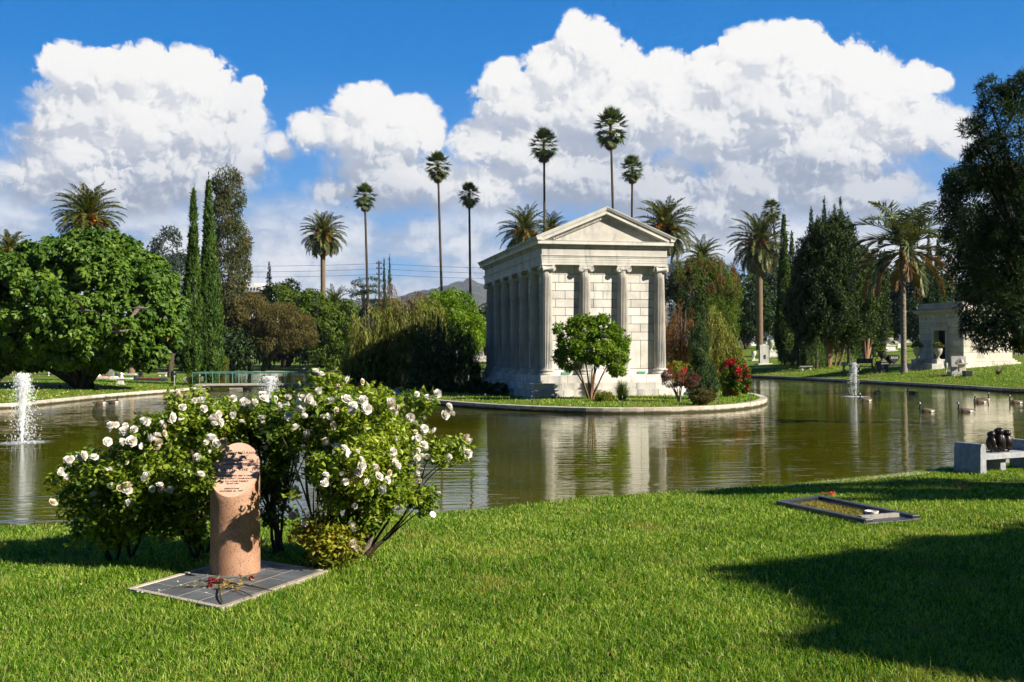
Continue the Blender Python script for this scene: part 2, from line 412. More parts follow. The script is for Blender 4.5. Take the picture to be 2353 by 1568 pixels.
def land_mesh(name, outer, hole, pts, mat, keep):
    co = [Vector(p) for p in outer] + ([Vector(p) for p in hole] if hole is not None else [])
    n0 = len(outer); ed = [(i, (i+1) % n0) for i in range(n0)]
    if hole is not None: ed += [(n0+i, n0+(i+1) % len(hole)) for i in range(len(hole))]
    co += [Vector(p) for p in pts]
    v, e, f, *_ = delaunay_2d_cdt(co, ed, [], 0, 1e-4)
    V = np.array([tuple(q) for q in v]); z = hgt(V)
    F = np.array([q for q in f if len(q) == 3]); cen = V[F].mean(1)
    F = F[keep(cen)]
    a, b, c = V[F[:, 0]], V[F[:, 1]], V[F[:, 2]]
    fl = ((b-a)[:, 0]*(c-a)[:, 1] - (b-a)[:, 1]*(c-a)[:, 0]) < 0
    F[fl] = F[fl][:, ::-1]
    return MB().add(np.column_stack([V, z]), F).build(name, mat, smooth=60)
g = []
for yy in np.arange(-10, 60, 3.0): g += [(xx, yy) for xx in np.arange(-70, 71, 3.5)]
for yy in np.arange(60, 330, 7.0): g += [(xx, yy) for xx in np.arange(-170, 231, 9.0)]
g = np.array(g) + rng.uniform(-.5, .5, (len(g), 2))
g = g[(sdist(g, lake) > 1.2) & ~inside(g, lake)]
ob = [(-7000, -300), (7000, -300), (7000, 8000), (-7000, 8000)]
tag(land_mesh('ground', ob, lake, g, M_ground, lambda c: ~inside(c, lake)), kind='structure')
g = np.array([(xx, yy) for xx in np.arange(-9, 15, 1.6) for yy in np.arange(45, 84, 1.6)])
g = g[(sdist(g, island) > .5) & inside(g, island)]
tag(land_mesh('island_ground', island, None, g, M_ground, lambda c: inside(c, island)), kind='structure')
# water
m, t = newmat('pond_water'); P = t.n('ShaderNodeNewGeometry').outputs['Position']
w1 = t.noise(t.vm('MULTIPLY', P, (.62, 2.5, 1)), 1.25, 2, .5, .5)
w2 = t.noise(t.vm('MULTIPLY', P, (.8, 2.4, 1)), 4.2, 2, .5)
w3 = t.noise(P, .14, 3, .5)
hh = t.m('MULTIPLY', t.m('ADD', w1, t.m('MULTIPLY', w2, .16)), t.ss(w3, .30, .68, .35, 1.0))
cw = rampn(t, t.noise(P, .2, 3, .5), [(.3, (.050, .054, .001)), (.7, (.086, .083, .002))])
M_water = fin(m, t, princ(t, cw, .012, .5, bump(t, hh, 1.0, .0165), IOR=1.333))
tag(MB().add([(-90, -2, 0), (110, -2, 0), (110, 190, 0), (-90, 190, 0)], [(0, 1, 2, 3)]).build('water', M_water), kind='structure')
M_bed = mat_flat('pond_bed_mud', (.05, .05, .02), .9, .1)
# kerbs
def mat_kerb():
    m = mat_stone('weathered_kerb_concrete', (.36, .31, .24), (.50, .45, .37), (.58, .54, .47), 3, .85, .2, .5, 0, .5, .4); t = NT(m.node_tree)
    b = [q for q in m.node_tree.nodes if q.type == 'BSDF_PRINCIPLED'][0]; old = b.inputs['Base Color'].links[0].from_socket
    P = t.n('ShaderNodeNewGeometry').outputs['Position']; z = t.n('ShaderNodeSeparateXYZ', ins={0: P}).outputs[2]
    w = t.m('MULTIPLY_ADD', t.noise(P, 2.2, 4, .6), .14, z); m.node_tree.links.new(t.mix(t.ss(w, .23, .12), old, (.045, .042, .022, 1)), b.inputs['Base Color']); return m
M_kerb = mat_kerb()
M_kerb_old = mat_stone('weathered_kerb_concrete', (.36, .31, .24), (.50, .45, .37), (.58, .54, .47), 3, .85, .2, .5, 0, .35, .3)
def kerb(name, line, inward, width=.32, ztop=None, closed=False, face=-.5, seglen=3.2):
    L = np.array(line, float)
    if closed: L = np.vstack([L, L[:1]])
    d = np.r_[0, np.cumsum(np.linalg.norm(np.diff(L, axis=0), axis=1))]
    mb = MB(); S = 0.0
    while S < d[-1] - .05:
        S2 = min(S + seglen, d[-1]); ss = np.unique(np.r_[S, d[(d > S) & (d < S2 - .012)], S2 - .012])
        if len(ss) >= 2:
            p = np.stack([np.interp(ss, d, L[:, 0]), np.interp(ss, d, L[:, 1])], -1)
            tt = np.stack([np.interp(ss+.05, d, L[:, 0])-np.interp(ss-.05, d, L[:, 0]), np.interp(ss+.05, d, L[:, 1])-np.interp(ss-.05, d, L[:, 1])], -1)
            tt /= np.linalg.norm(tt, axis=1, keepdims=True); nn = np.stack([-tt[:, 1], tt[:, 0]], -1)*inward
            zt = np.full(len(p), KZ + .05) if ztop is None else ztop(p)
            o, q = p - nn*.02, p + nn*width
            b = .025
            rows = [np.column_stack([o, np.full(len(p), face)]), np.column_stack([o, zt - b]), np.column_stack([o + nn*b, zt]), np.column_stack([q, zt]), np.column_stack([q, zt - .3])]
            V = np.stack(rows, 1); k = len(p)
            F = [(i*5+j, (i+1)*5+j, (i+1)*5+j+1, i*5+j+1) for i in range(k-1) for j in range(4)]
            if inward > 0: F = [q_[::-1] for q_ in F]
            F += [(0, 1, 2, 3, 4) if inward > 0 else (4, 3, 2, 1, 0), tuple((k-1)*5+j for j in ((4, 3, 2, 1, 0) if inward > 0 else (0, 1, 2, 3, 4)))]
            mb.add(V.reshape(-1, 3), F, random.random())
        S = S2
    return tag(mb.build(name, M_kerb), kind='structure')
# orientation: lake polygon runs near (left to right), right, far, left
orient = 1 if np.sum(lake[:, 0]*np.roll(lake[:, 1], -1) - np.roll(lake[:, 0], -1)*lake[:, 1]) > 0 else -1
isn = (lake[:, 1] < 25) & (np.abs(lake[:, 0]) < 45)
nl = np.array([p for p in lake if p[1] < 33 and p[1] > 9 and p[0] > -16.5 and p[0] < 31]); nl = nl[np.argsort(nl[:, 0])]
kerb('lake_kerb', nl, -orient, .28, lambda p: np.maximum(KZ + .05, hgt(p - np.array([0, .1])) - .035))
i0 = int(np.argmax(lake[:, 0])); rest = np.roll(lake, -i0, 0)
j = [k for k in range(len(rest)) if rest[k][0] < -60][0]
kerb('lake_kerb', rest[:j], -orient)
kerb('island_kerb', island, (1 if np.sum(island[:, 0]*np.roll(island[:, 1], -1) - np.roll(island[:, 0], -1)*island[:, 1]) > 0 else -1), .36, closed=True, seglen=3.6)

# ------------------------------------------------------------------ grass
def blades(name, P, H, Wd, lean, mat, label=None):
    """P (n,3) roots; each blade is a bent strip of two quads and a tip"""
    n = len(P); a = rng.uniform(0, 2*PI, n); dx, dy = np.cos(a), np.sin(a)
    b = rng.uniform(0, 2*PI, n); S = np.stack([np.cos(b), np.sin(b), np.zeros(n)], -1)*Wd[:, None]*.5
    Dv = np.stack([dx, dy, np.zeros(n)], -1)*(lean*H)[:, None]
    Z = np.array([0, 0, 1.0])*H[:, None]
    v = np.stack([P-S, P+S, P+Z*.55+Dv*.3+S*.8, P+Z*.55+Dv*.3-S*.8, P+Z*(1-.35*lean[:, None])+Dv], 1).reshape(-1, 3)
    k = np.arange(n)[:, None]*5; r = np.repeat(rng.random(n), 5)
    mb = MB(); mb.add(v, k + np.array([[0, 1, 2, 3]]), r); mb.f[3] = [k + np.array([[3, 2, 4]])]
    return tag(mb.build(name, mat), label, 'grass' if label else None, kind='stuff')
M_blade = mat_leaf('lawn_blades', (.034, .105, .003), (.118, .265, .006), (.46, .54, .10), .40, .45, .6, (.42, .34, .14), .035)
def patch_lawn(m):       # worn and yellowing places in the turf, fixed in the ground
    t = NT(m.node_tree); P = t.n('ShaderNodeNewGeometry').outputs['Position']; f = t.m('MULTIPLY_ADD', t.noise(P, 2.6, 4, .65), .5, t.m('MULTIPLY', t.noise(P, .55, 4, .6), .5))
    for n in list(m.node_tree.nodes):
        k = {'BSDF_PRINCIPLED': 'Base Color', 'BSDF_TRANSLUCENT': 'Color'}.get(n.type)
        if k:
            old = n.inputs[k].links[0].from_socket
            m.node_tree.links.new(t.mix(t.m('MULTIPLY', t.ss(f, .535, .66), .70), old, (.32, .30, .055, 1)), n.inputs[k])
patch_lawn(M_blade)
KEEPOUT = []             # convex polygons (world xy) where no blade grows
def not_in(P):
    k = np.ones(len(P), bool)
    for q in KEEPOUT: k &= ~inside(P, np.array(q))
    return k
def patchy(P, sc, seed):
    r_ = np.random.default_rng(seed); f = np.zeros(len(P))
    for i in range(10):
        k = r_.normal(size=2)*sc*(1+i*.35); f += np.sin(P @ k + r_.uniform(0, 6.28))/(1+i*.2)
    return f/3.0
def near_lawn():
    out = []
    for y0, y1, dens in [(4.6, 7, 6500), (7, 9, 5000), (9, 12, 3300), (12, 15, 2200), (15, 22, 1500)]:
        x1 = .56*y1 + .3; n = int(2*x1*(y1-y0)*dens)
        p = np.stack([rng.uniform(-x1, x1, n), rng.uniform(y0, y1, n)], -1)
        p = p[np.abs(p[:, 0]) < .535*p[:, 1] + .25]
        out.append(p)
    P = np.concatenate(out)
    P = P[~inside(P, lake)]; P = P[(sdist(P, lake) > .03) & not_in(P)]
    f = patchy(P, 1.3, 3); keep = rng.random(len(P)) < np.clip(1.0 + .18*f, .55, 1); P = P[keep]; f = f[keep]
    n = len(P); H = rng.uniform(.028, .080, n)*(1+.16*f)*np.interp(P[:, 1], [5, 15], [1, 1.15])
    tall = rng.random(n) < .004; H[tall] *= 1.9
    W = rng.uniform(.0034, .0066, n)*np.interp(P[:, 1], [5, 9, 16], [1.05, 1.5, 2.4])
    z = hgt(P) - .004
    blades('grass', np.column_stack([P, z]), H, W, rng.uniform(.2, 1.0, n), M_blade, 'thick green mown grass of the near lawn')
def bank_grass():
    n = 150000
    P = np.stack([rng.uniform(-42, 46, n), rng.uniform(44, 112, n)], -1)
    P = P[(np.abs(P[:, 0]) < .54*P[:, 1])]
    si = inside(P, island); P = P[si | ~inside(P, lake)]
    s = np.minimum(sdist(P, lake), sdist(P, island))
    k = (s > .42) & (rng.random(len(P)) < np.exp(-s/14)) & not_in(P); P = P[k]; n = len(P)
    blades('grass', np.column_stack([P, hgt(P)-.01]), rng.uniform(.06, .15, n), rng.uniform(.03, .06, n), rng.uniform(.2, 1, n), M_blade, 'longer grass along the kerbs of the far banks and the island')
# ------------------------------------------------------------------ marble temple on the island
M_marble = mat_stone('weathered_marble', (.47, .45, .41), (.58, .56, .51), (.66, .64, .60), 1.1, .6, .3, .35, 0, .60, .34)
M_marble2 = mat_stone('stained_marble', (.43, .415, .38), (.56, .535, .485), (.64, .62, .58), .9, .6, .3, .35, 0, .85, .45)
M_verd = mat_flat('green_bronze', (.10, .30, .22), .6, .4, .5, 0, 40)
TW, TL, TYAW = 7.197, 15.48, .228
tgz = .27
T0 = thing('marble_temple', 'white marble Ionic temple with engaged fluted columns and gabled front on the lake island', 'mausoleum', (1.649, 54.86, 0), TYAW)
def rect_sweep(mb, prof, w, l, close=False):
    """profile (offset, z) carried round the rectangle 0..w, 0..l"""
    V = []
    for o, z in prof: V += [(-o, -o, z), (w+o, -o, z), (w+o, l+o, z), (-o, l+o, z)]
    F = [(i*4+j, i*4+(j+1) % 4, (i+1)*4+(j+1) % 4, (i+1)*4+j) for i in range(len(prof)-1) for j in range(4)]
    n = len(prof)-1; F += [(n*4, n*4+1, n*4+2, n*4+3), (3, 2, 1, 0)]
    return mb.add(np.array(V), F, random.random())
for nm, z0, z1, o in (('footing_slab', .15, .362, 1.15), ('step', .36, .741, .882), ('step', .735, 1.10, .68), ('step', 1.095, 1.502, .173)):
    mb = MB(); rect_sweep(mb, [(o+.0, z0), (o, z1-.05), (o-.012, z1-.045), (o-.012, z1-.02), (o-.03, z1)], TW, TL)
    if nm == 'step':      # butt joints as thin recessed strips are cut by building the course from stones
        mb = MB(); n = 5; e = .012
        for i in range(n):
            a, b = -o + (TW+2*o)*i/n, -o + (TW+2*o)*(i+1)/n
            for y0, y1 in ((-o, 1.5), (TL-1.5, TL+o)): mb.box(a+e*.25, b-e*.25, y0, y1, z0, z1)
        for i in range(8):
            a, b = 1.51 + (TL-3.02)*i/8, 1.51 + (TL-3.02)*(i+1)/8
            for x0, x1 in ((-o, 1.5), (TW-1.5, TW+o)): mb.box(x0, x1, a+e*.25, b-e*.25, z0, z1)
        mb.box(1.4, TW-1.4, 1.4, TL-1.4, z0, z1-.003)
    q = mb.build(nm, M_marble2 if z1 < 1.3 else M_marble, T0); bevel(q, .018, 2)
# cella wall of raised blocks
zc = [1.502, 1.83, 3.41] + [3.41 + .455*i for i in range(1, 9)] + [7.53]
def block_wall(mb, w, M, sp, x0):
    J = .028
    for k in range(len(zc)-1):
        a, b = zc[k], zc[k+1]
        if k == 0: js = []
        elif k == 1: js = list(np.arange(x0 + sp/2, w, sp)) + list(np.arange(x0 + sp, w, sp))
        elif k % 2: js = list(np.arange(x0, w, sp/2))
        else: js = list(np.arange(x0 + sp/4, w, sp/2))
        xs = [.02] + sorted(j for j in js if .1 < j < w-.1) + [w-.02]
        for p, q in zip(xs[:-1], xs[1:]):
            mb.box(p+J/2, q-J/2, -.035, .05, a + (J/2 if k else .0), b - (J/2 if k < len(zc)-2 else 0), M, 0)
mb = MB(); i = .50
mb.box(i+.001, TW-i-.001, i+.001, TL-i-.001, 1.5, 7.6); mb.build('joint_bed', mat_flat('dark_joint', (.13, .12, .10), .9), T0); mb = MB()
csx = (TW-.68)/3; csy = (TL-.68)/6
block_wall(mb, TW-2*i, TR(i, i, 0), csx, .34-i)
block_wall(mb, TW-2*i, TR(TW-i, TL-i, 0) @ RZ(PI), csx, .34-i)
block_wall(mb, TL-2*i, TR(i, TL-i, 0) @ RZ(-PI/2), csy, .34-i)
block_wall(mb, TL-2*i, TR(TW-i, i, 0) @ RZ(PI/2), csy, .34-i)
mb.build('wall', M_marble, T0)
# columns
def volute_mesh(mb, x, z, y0, y1, r=.165, sgn=1):
    prof = [(r*.93, y0), (r, y0+.02), (r*.8, y0+.12), (r*.62, (y0+y1)/2), (r*.8, y1-.12), (r, y1-.02), (r*.93, y1)]
    mb.lathe(prof, (x, 0, z), 20, Matrix.Rotation(-PI/2, 3, 'X'))
    for yy, d in ((-y1, -1), (-y0, 1)):
        yy = y0 - .004 if d < 0 else y1 + .004
        P = []
        for q in range(46):
            u = q/45; a = PI/2 + sgn*u*5.2*PI; rr = r*(.92 - .80*u)
            P.append((x + rr*math.cos(a), yy, z + rr*math.sin(a)))
        mb.tube(P, [.017]*38 + [.015]*8, 5)
        mb.ell((x, yy, z), (.03, .02, .03), 8)
def capital(mb, M=None):
    q = MB()
    for sx_ in (-1, 1): volute_mesh(q, sx_*.285, -.215, -.32, .30, .165, -sx_)
    q.box(-.40, .40, -.345, .30, -.05, .0); q.box(-.36, .36, -.33, .30, -.075, -.05)
    # hanging cushion between the volutes
    n = 9; V = []
    for k in range(n):
        x = -.24 + .48*k/(n-1); zb = -.17 - .035*(1-(2*k/(n-1)-1)**2)
        V += [(x, -.325, -.075), (x, -.325, zb), (x, .28, zb), (x, .28, -.075)]
    F = [(4*k+j, 4*k+(j+1) % 4, 4*k+4+(j+1) % 4, 4*k+4+j) for k in range(n-1) for j in range(4)]
    q.add(np.array(V), [f[::-1] for f in F] + [(0, 1, 2, 3), (4*n-1, 4*n-2, 4*n-3, 4*n-4)])
    q.lathe([(.27, -.36), (.30, -.34), (.30, -.31), (.27, -.30), (.33, -.22), (.33, -.18)], (0, 0, 0), 20)
    for k in range(7):
        x = -.15 + .05*k; q.ell((x, -.31, -.235), (.02, .03, .035), 6)
    v = np.concatenate(q.v)
    if M is not None: v = v @ np.array(M.to_3x3()).T
    o = 0
    for k, l in q.f.items():
        for a in l: mb.f.setdefault(k, []).append(a + mb.n)
    mb.v.append(v); mb.r.append(np.full(len(v), .5)); mb.n += len(v)
H0 = 7.53 - 1.502
sh = []
for k in range(14):
    u = k/13; sh.append((.335 - .060*u**1.6, .36 + (H0-.36-.33)*u))
def column(x, y, caps):
    mb = MB(); mb.lathe([(.36, .30), (.36, .335)] + sh[:1] + sh[1:-1] + [sh[-1], (.27, H0-.30)], (0, 0, 0), 96, None, 24, .046, (.40, H0-.42))
    c = mb.build('column', M_marble2, T0, smooth=35); c.location = (x, y, 1.502)
    b = MB(); b.box(-.45, .45, -.45, .45, 0, .015)
    b.lathe([(.455, .0), (.47, .05), (.47, .10), (.44, .145), (.40, .155), (.385, .19), (.40, .225), (.425, .235), (.435, .265), (.42, .30), (.37, .315), (.37, .33)], (0, 0, 0), 32)
    b.build('base', M_marble, c, smooth=50)
    k = MB()
    for a in caps: capital(k, RZ(a))
    k = k.build('capital', M_marble, c, smooth=40); k.location = (0, 0, H0)
    return c
cf, cs_, cc = None, None, None
cf = column(.34 + csx, .34, [0])
def addcopy(src, x, y, rz=0):
    c = copy_tree(src, T0); c.location = (x, y, 1.502); c.rotation_euler = (0, 0, rz)
addcopy(cf, .34 + 2*csx, .34); addcopy(cf, .34+csx, TL-.34, PI); addcopy(cf, .34+2*csx, TL-.34, PI)
cc = column(.34, .34, [0, -PI/2])
addcopy(cc, .34, TL-.34, -PI/2)
c2 = column(TW-.34, .34, [0, PI/2]); addcopy(c2, TW-.34, TL-.34, PI/2)
for k in range(1, 6): addcopy(cf, .34, .34 + csy*k, -PI/2); addcopy(cf, TW-.34, .34 + csy*k, PI/2)
# entablature
mb = MB(); rect_sweep(mb, [(-.4, 7.53), (.0, 7.53), (0, 7.66), (.014, 7.664), (.014, 7.79), (.03, 7.794), (.03, 7.925), (.055, 7.93), (.055, 7.965), (.10, 8.02), (.10, 8.045), (.02, 8.05)], TW, TL)
mb.build('architrave', M_marble, T0)
mb = MB(); rect_sweep(mb, [(.005, 8.048), (.005, 8.47), (.05, 8.48), (.05, 8.50), (.08, 8.503), (.08, 8.60), (.10, 8.62)], TW, TL)
mb.build('frieze', M_marble2, T0)
mb = MB()
for (L_, M_) in ((TW, TR(0, 0, 0)), (TL, TR(0, TL, 0) @ RZ(-PI/2)), (TL, TR(TW, 0, 0) @ RZ(PI/2)), (TW, TR(TW, TL, 0) @ RZ(PI))):
    n = int((L_+.2)/.115)
    for k in range(n): x = -.13 + (L_+.26)*(k+.5)/n; mb.box(x-.035, x+.035, -.135, -.075, 8.515, 8.60, M_)
mb.build('dentils', M_marble2, T0)
mb = MB(); rect_sweep(mb, [(.08, 8.60), (.16, 8.605), (.24, 8.62), (.293, 8.626), (.293, 8.79), (.31, 8.795), (.315, 8.82), (.1, 8.84)], TW, TL)
cor = mb.build('cornice', M_marble, T0)
SL = (10.707-9.025)/(TW/2+.423)
sp = [(.10, 8.825), (.325, 8.825), (.33, 8.86), (.37, 8.89), (.405, 8.95), (.423, 8.985), (.423, 9.025), (.40, 9.03), (.1, 9.03)]
mb = MB()
for s_, x_ in ((-1, 0.0), (1, TW)):
    V = []
    for y_ in (-.36, TL+.36): V += [(x_ + s_*o, y_, z) for o, z in sp]
    n = len(sp); F = [(k, (k+1) % n, n+(k+1) % n, n+k) for k in range(n)] + [tuple(range(n))[::-1], tuple(range(n, 2*n))]
    if s_ > 0: F = [f[::-1] for f in F]
    mb.add(np.array(V), F, .5)
gut = mb.build('gutter_moulding', M_marble2, T0)
lh = None
for k in range(14):
    y = .3 + (TL-.6)*k/13
    if lh is None:
        q = MB(); q.ell((0, 0, 0), (.10, .075, .085), 10); q.ell((-.08, 0, -.02), (.05, .045, .045), 8); q.ell((-.02, -.06, .06), (.03, .025, .03), 6); q.ell((-.02, .06, .06), (.03, .025, .03), 6)
        lh = q.build('waterspout_head', M_marble2, gut, smooth=60); lh.location = (-.37, y, 8.93)
    else: c = lh.copy(); C.objects.link(c); c.parent = gut; c.location = (-.37, y, 8.93)
    c = lh.copy(); C.objects.link(c); c.parent = gut; c.location = (TW+.37, y, 8.93); c.rotation_euler = (0, 0, PI)
def chevron(mb, top_off, depth, y0, y1, ov):
    """inverted V band: top line lowered by top_off, vertical depth, overhang ov"""
    xl, xr, xm = -ov, TW+ov, TW/2; zt = lambda x: 10.707 - SL*abs(x-xm) - top_off
    P = [(xl, zt(xl)), (xm, zt(xm)), (xr, zt(xr)), (xr - depth*.1, zt(xr)-depth), (xm, zt(xm)-depth), (xl + depth*.1, zt(xl)-depth)]
    V = [(x, y0, z) for x, z in P] + [(x, y1, z) for x, z in P]
    F = [(0, 5, 4, 1), (1, 4, 3, 2), (6, 7, 10, 11), (7, 8, 9, 10), (0, 1, 7, 6), (1, 2, 8, 7), (2, 3, 9, 8), (3, 4, 10, 9), (4, 5, 11, 10), (5, 0, 6, 11)]
    mb.add(np.array(V), F, random.random())
for fr in (0, 1):
    mb = MB(); Y = (lambda a: a) if not fr else (lambda a: TL - a)
    def ch(t_, d_, a, b, ov):
        y0, y1 = sorted((Y(a), Y(b))); chevron(mb, t_, d_, y0, y1, ov)
    ch(.0, .045, -.425, .6, .423); ch(.045, .05, -.40, .6, .40); ch(.095, .06, -.37, .6, .37); ch(.155, .05, -.335, .6, .335)
    ch(.205, .19, -.295, .6, .295); ch(.395, .05, -.16, .6, .2); ch(.445, .05, -.10, .6, .14)
    mb.build('raking_cornice', M_marble, T0)
    mb = MB(); y0, y1 = sorted((Y(.06), Y(.5))); hb = .50
    P = [(-.02, 8.83), (TW+.02, 8.83), (TW/2, 10.707-hb+.02)]
    mb.add(np.array([(x, y0, z) for x, z in P] + [(x, y1, z) for x, z in P]), [(0, 1, 2), (5, 4, 3), (0, 3, 4, 1), (1, 4, 5, 2), (2, 5, 3, 0)])
    mb.build('tympanum', M_marble, T0)
    mb = MB()
    for k in range(60):
        x = .35 + (TW-.7)*k/59; z = 10.707 - .545 - SL*abs(x-TW/2)
        y0, y1 = sorted((Y(-.06), Y(.05)))
        if z > 8.92: mb.box(x-.032, x+.032, y0, y1, z-.05, z+.03)
    mb.build('raking_dentils', M_marble2, T0)
mb = MB(); chevron(mb, .012, .12, -.35, TL+.35, .40); mb.build('roof', M_marble, T0)
for xx in (1.41, 5.80):
    mb = MB(); mb.box(xx-.24, xx+.24, .425, .468, 1.545, 1.675)
    for k in range(6): mb.box(xx-.22+k*.075, xx-.185+k*.075, .415, .43, 1.56, 1.66)
    mb.build('vent_grille', M_verd, T0)

# ------------------------------------------------------------------ small mausoleum on the right bank
M_lime = mat_stone('pale_limestone', (.45, .41, .34), (.55, .51, .43), (.62, .58, .51), 1.4, .7, .25, .35, 0, .38, .35)
M_lime2 = mat_stone('grey_carved_limestone', (.36, .35, .31), (.46, .45, .41), (.55, .53, .49), 2.0, .75, .2, .6, 0, .5, .25)
M_bronze = mat_flat('dark_bronze', (.018, .022, .026), .4, .6, .4, .6)
A = atY(2214.4, 839, 88.0); B = atY(2113.5, 839, 92.8)
mx = Vector((B.x-A.x, B.y-A.y, 0)); MWd = mx.length; myaw = math.atan2(-mx.y, -mx.x)   # local +x points along the front towards the corner
mz = h1(A.x, A.y) - .25
T1 = thing('stone_mausoleum', 'pale stone block mausoleum with a dark bronze door and scrolled parapet on the right bank', 'mausoleum', (B.x, B.y, mz), myaw)
ML, MZ = 5.6, 0.25
def uz(py): return CAMZ + 0.0 + atY(2214, py, 88.0).z - CAMZ - mz    # local height of a frame row at the corner
zt = uz(718); 
def courses(mb, w, M, z0, z1, n, bl, off=0, gap=None):
    J = .022; hs_ = (z1-z0)/n
    for k in range(n):
        xs = [0.0] + [x for x in np.arange((bl/2 if k % 2 else bl), w, bl) if .2 < x < w-.2] + [w]
        for p, q in zip(xs[:-1], xs[1:]):
            for p2, q2 in ([(p, q)] if gap is None or z0+hs_*k > gap[2]-.05 else [(p, min(q, gap[0])), (max(p, gap[1]), q)]):
                if q2 - p2 > .06: mb.box(p2+J/2, q2-J/2, -.02, .15, z0+hs_*k+J/2, z0+hs_*(k+1)-J/2, M)
d0, d1, dh = MWd*.355, MWd*.615, 1.0 + 2.55
mb = MB()
mb.box(.012, MWd-.012, .62, ML-.012, .5, zt-.75); mb.box(.012, d0-.01, .012, .6, .5, zt-.75); mb.box(d1+.01, MWd-.012, .012, .6, .5, zt-.75); mb.build('joint_bed', mat_flat('dark_joint', (.20, .18, .15), .9), T1)
mb = MB()
mb.box(.05, MWd-.05, .65, ML-.05, 0, zt+.4); mb.box(.05, d0, .05, .7, 0, zt+.35); mb.box(d1, MWd-.05, .05, .7, 0, zt+.35); mb.box(d0-.01, d1+.01, .0, .7, dh, zt+.35)
courses(mb, MWd, TR(0, 0, 0), 1.0, zt-.75, 6, 1.35, 0, (d0, d1, dh))
courses(mb, ML, TR(MWd, 0, 0) @ RZ(PI/2), 1.0, zt-.75, 6, 1.5)
courses(mb, ML, TR(0, ML, 0) @ RZ(-PI/2), 1.0, zt-.75, 6, 1.5)
mb.box(-.02, MWd+.02, -.02, ML+.02, zt-.745, zt+.0)
mb.build('wall', M_lime, T1)
mb = MB(); 
for o, a, b in ((.75, -.6, .42), (.50, .42, .70), (.30, .70, .86), (.14, .86, 1.0)):
    for x0, x1, y0, y1 in ((-o, d0-.25, -o, 1.0), (d1+.25, MWd+o, -o, 1.0), (-o, MWd+o, 1.0, ML+o)): mb.box(x0, x1, y0, y1, a, b+.002)
mb.box(MWd+.49, MWd+.51, 3.3, 3.9, .53, .60)
bevel(mb.build('plinth', M_lime, T1), .02)
mb = MB(); rect_sweep(mb, [(.02, zt-.12), (.10, zt-.08), (.14, zt), (.34, zt+.08), (.38, zt+.10), (.38, zt+.28), (.42, zt+.33), (.1, zt+.36)], MWd, ML); mb.build('cornice', M_lime, T1)
mb = MB(); mb.box(.1, MWd-.1, .1, .6, zt+.35, zt+.95); mb.box(MWd-.6, MWd-.1, .1, ML-.1, zt+.35, zt+.85); mb.box(.1, .6, .1, ML-.1, zt+.35, zt+.85)
mb.lathe([(.05, -.02), (.26, 0), (.30, .05), (.22, .25), (.30, .55), (.26, .6), (.05, .62)], (.25, .0, zt+.62), 18, Matrix.Rotation(-PI/2, 3, 'X'))
mb.lathe([(.05, -.02), (.26, 0), (.30, .05), (.22, .25), (.30, .55), (.26, .6), (.05, .62)], (MWd-.25, .0, zt+.62), 18, Matrix.Rotation(-PI/2, 3, 'X'))
P = [(.4 + (MWd-.8)*k/24, .06, zt+.62 - .14*math.sin(PI*k/24)) for k in range(25)]; mb.tube(P, [.09 + .06*abs(math.cos(PI*k/24)) for k in range(25)], 8)
P = [(.4 + (MWd-.8)*k/24, .02, zt+.45 - .05*math.sin(PI*k/24)) for k in range(25)]; mb.tube(P, .05, 8)
mb.build('parapet', M_lime2, T1, smooth=40)
mb = MB(); mb.box(d0+.05, d1-.05, -.06, .04, zt-.68, zt-.14); mb.box(d0+.12, d1-.12, -.085, -.05, zt-.6, zt-.22)
for s_ in (-1, 1):
    for k in range(9): mb.ell(((d0+d1)/2 + s_*(1.0+.14*k), -.03, zt-.42 + .13*math.sin(k*1.9)), (.12, .04, .10), 8)
mb.build('carved_panel', M_lime2, T1, smooth=60)
mb = MB()
mb.box(d0-.28, d0, -.10, .02, 1.0, dh); mb.box(d1, d1+.28, -.10, .02, 1.0, dh); mb.box(d0-.36, d1+.36, -.14, .02, dh, dh+.28); mb.box(d0-.42, d1+.42, -.20, .02, dh+.28, dh+.38)
bevel(mb.build('door_surround', M_lime, T1), .015)
mb = MB(); mb.box(d0+.002, d1-.002, .50, .56, 1.0, dh-.002)
for k in range(2):
    for j in range(3): mb.box(d0+.12+k*(d1-d0)/2, d0-.10+(k+1)*(d1-d0)/2, .47, .51, 1.15+j*.8, 1.8+j*.8)
mb.build('door', M_bronze, T1)
mb = MB(); n = 6
for k in range(n): mb.box(d0-.24, d1+.24, -2.3+.34*k, -2.3+.34*(k+1)+.02, -.5, 1.0/n*(k+1))
mb.box(d0-.24, d1+.24, -.26, .6, 0, 1.0)
mb.build('stair', M_lime, T1)
for s_, xx in ((0, d0-.25-.62), (1, d1+.25)):
    mb = MB(); mb.box(xx, xx+.62, -1.9, -.8, -.5, 1.0); mb.box(xx-.05, xx+.67, -2.5, -1.5, -.5, .62)
    ch_ = mb.build('stair_cheek', M_lime2, T1); bevel(ch_, .03)
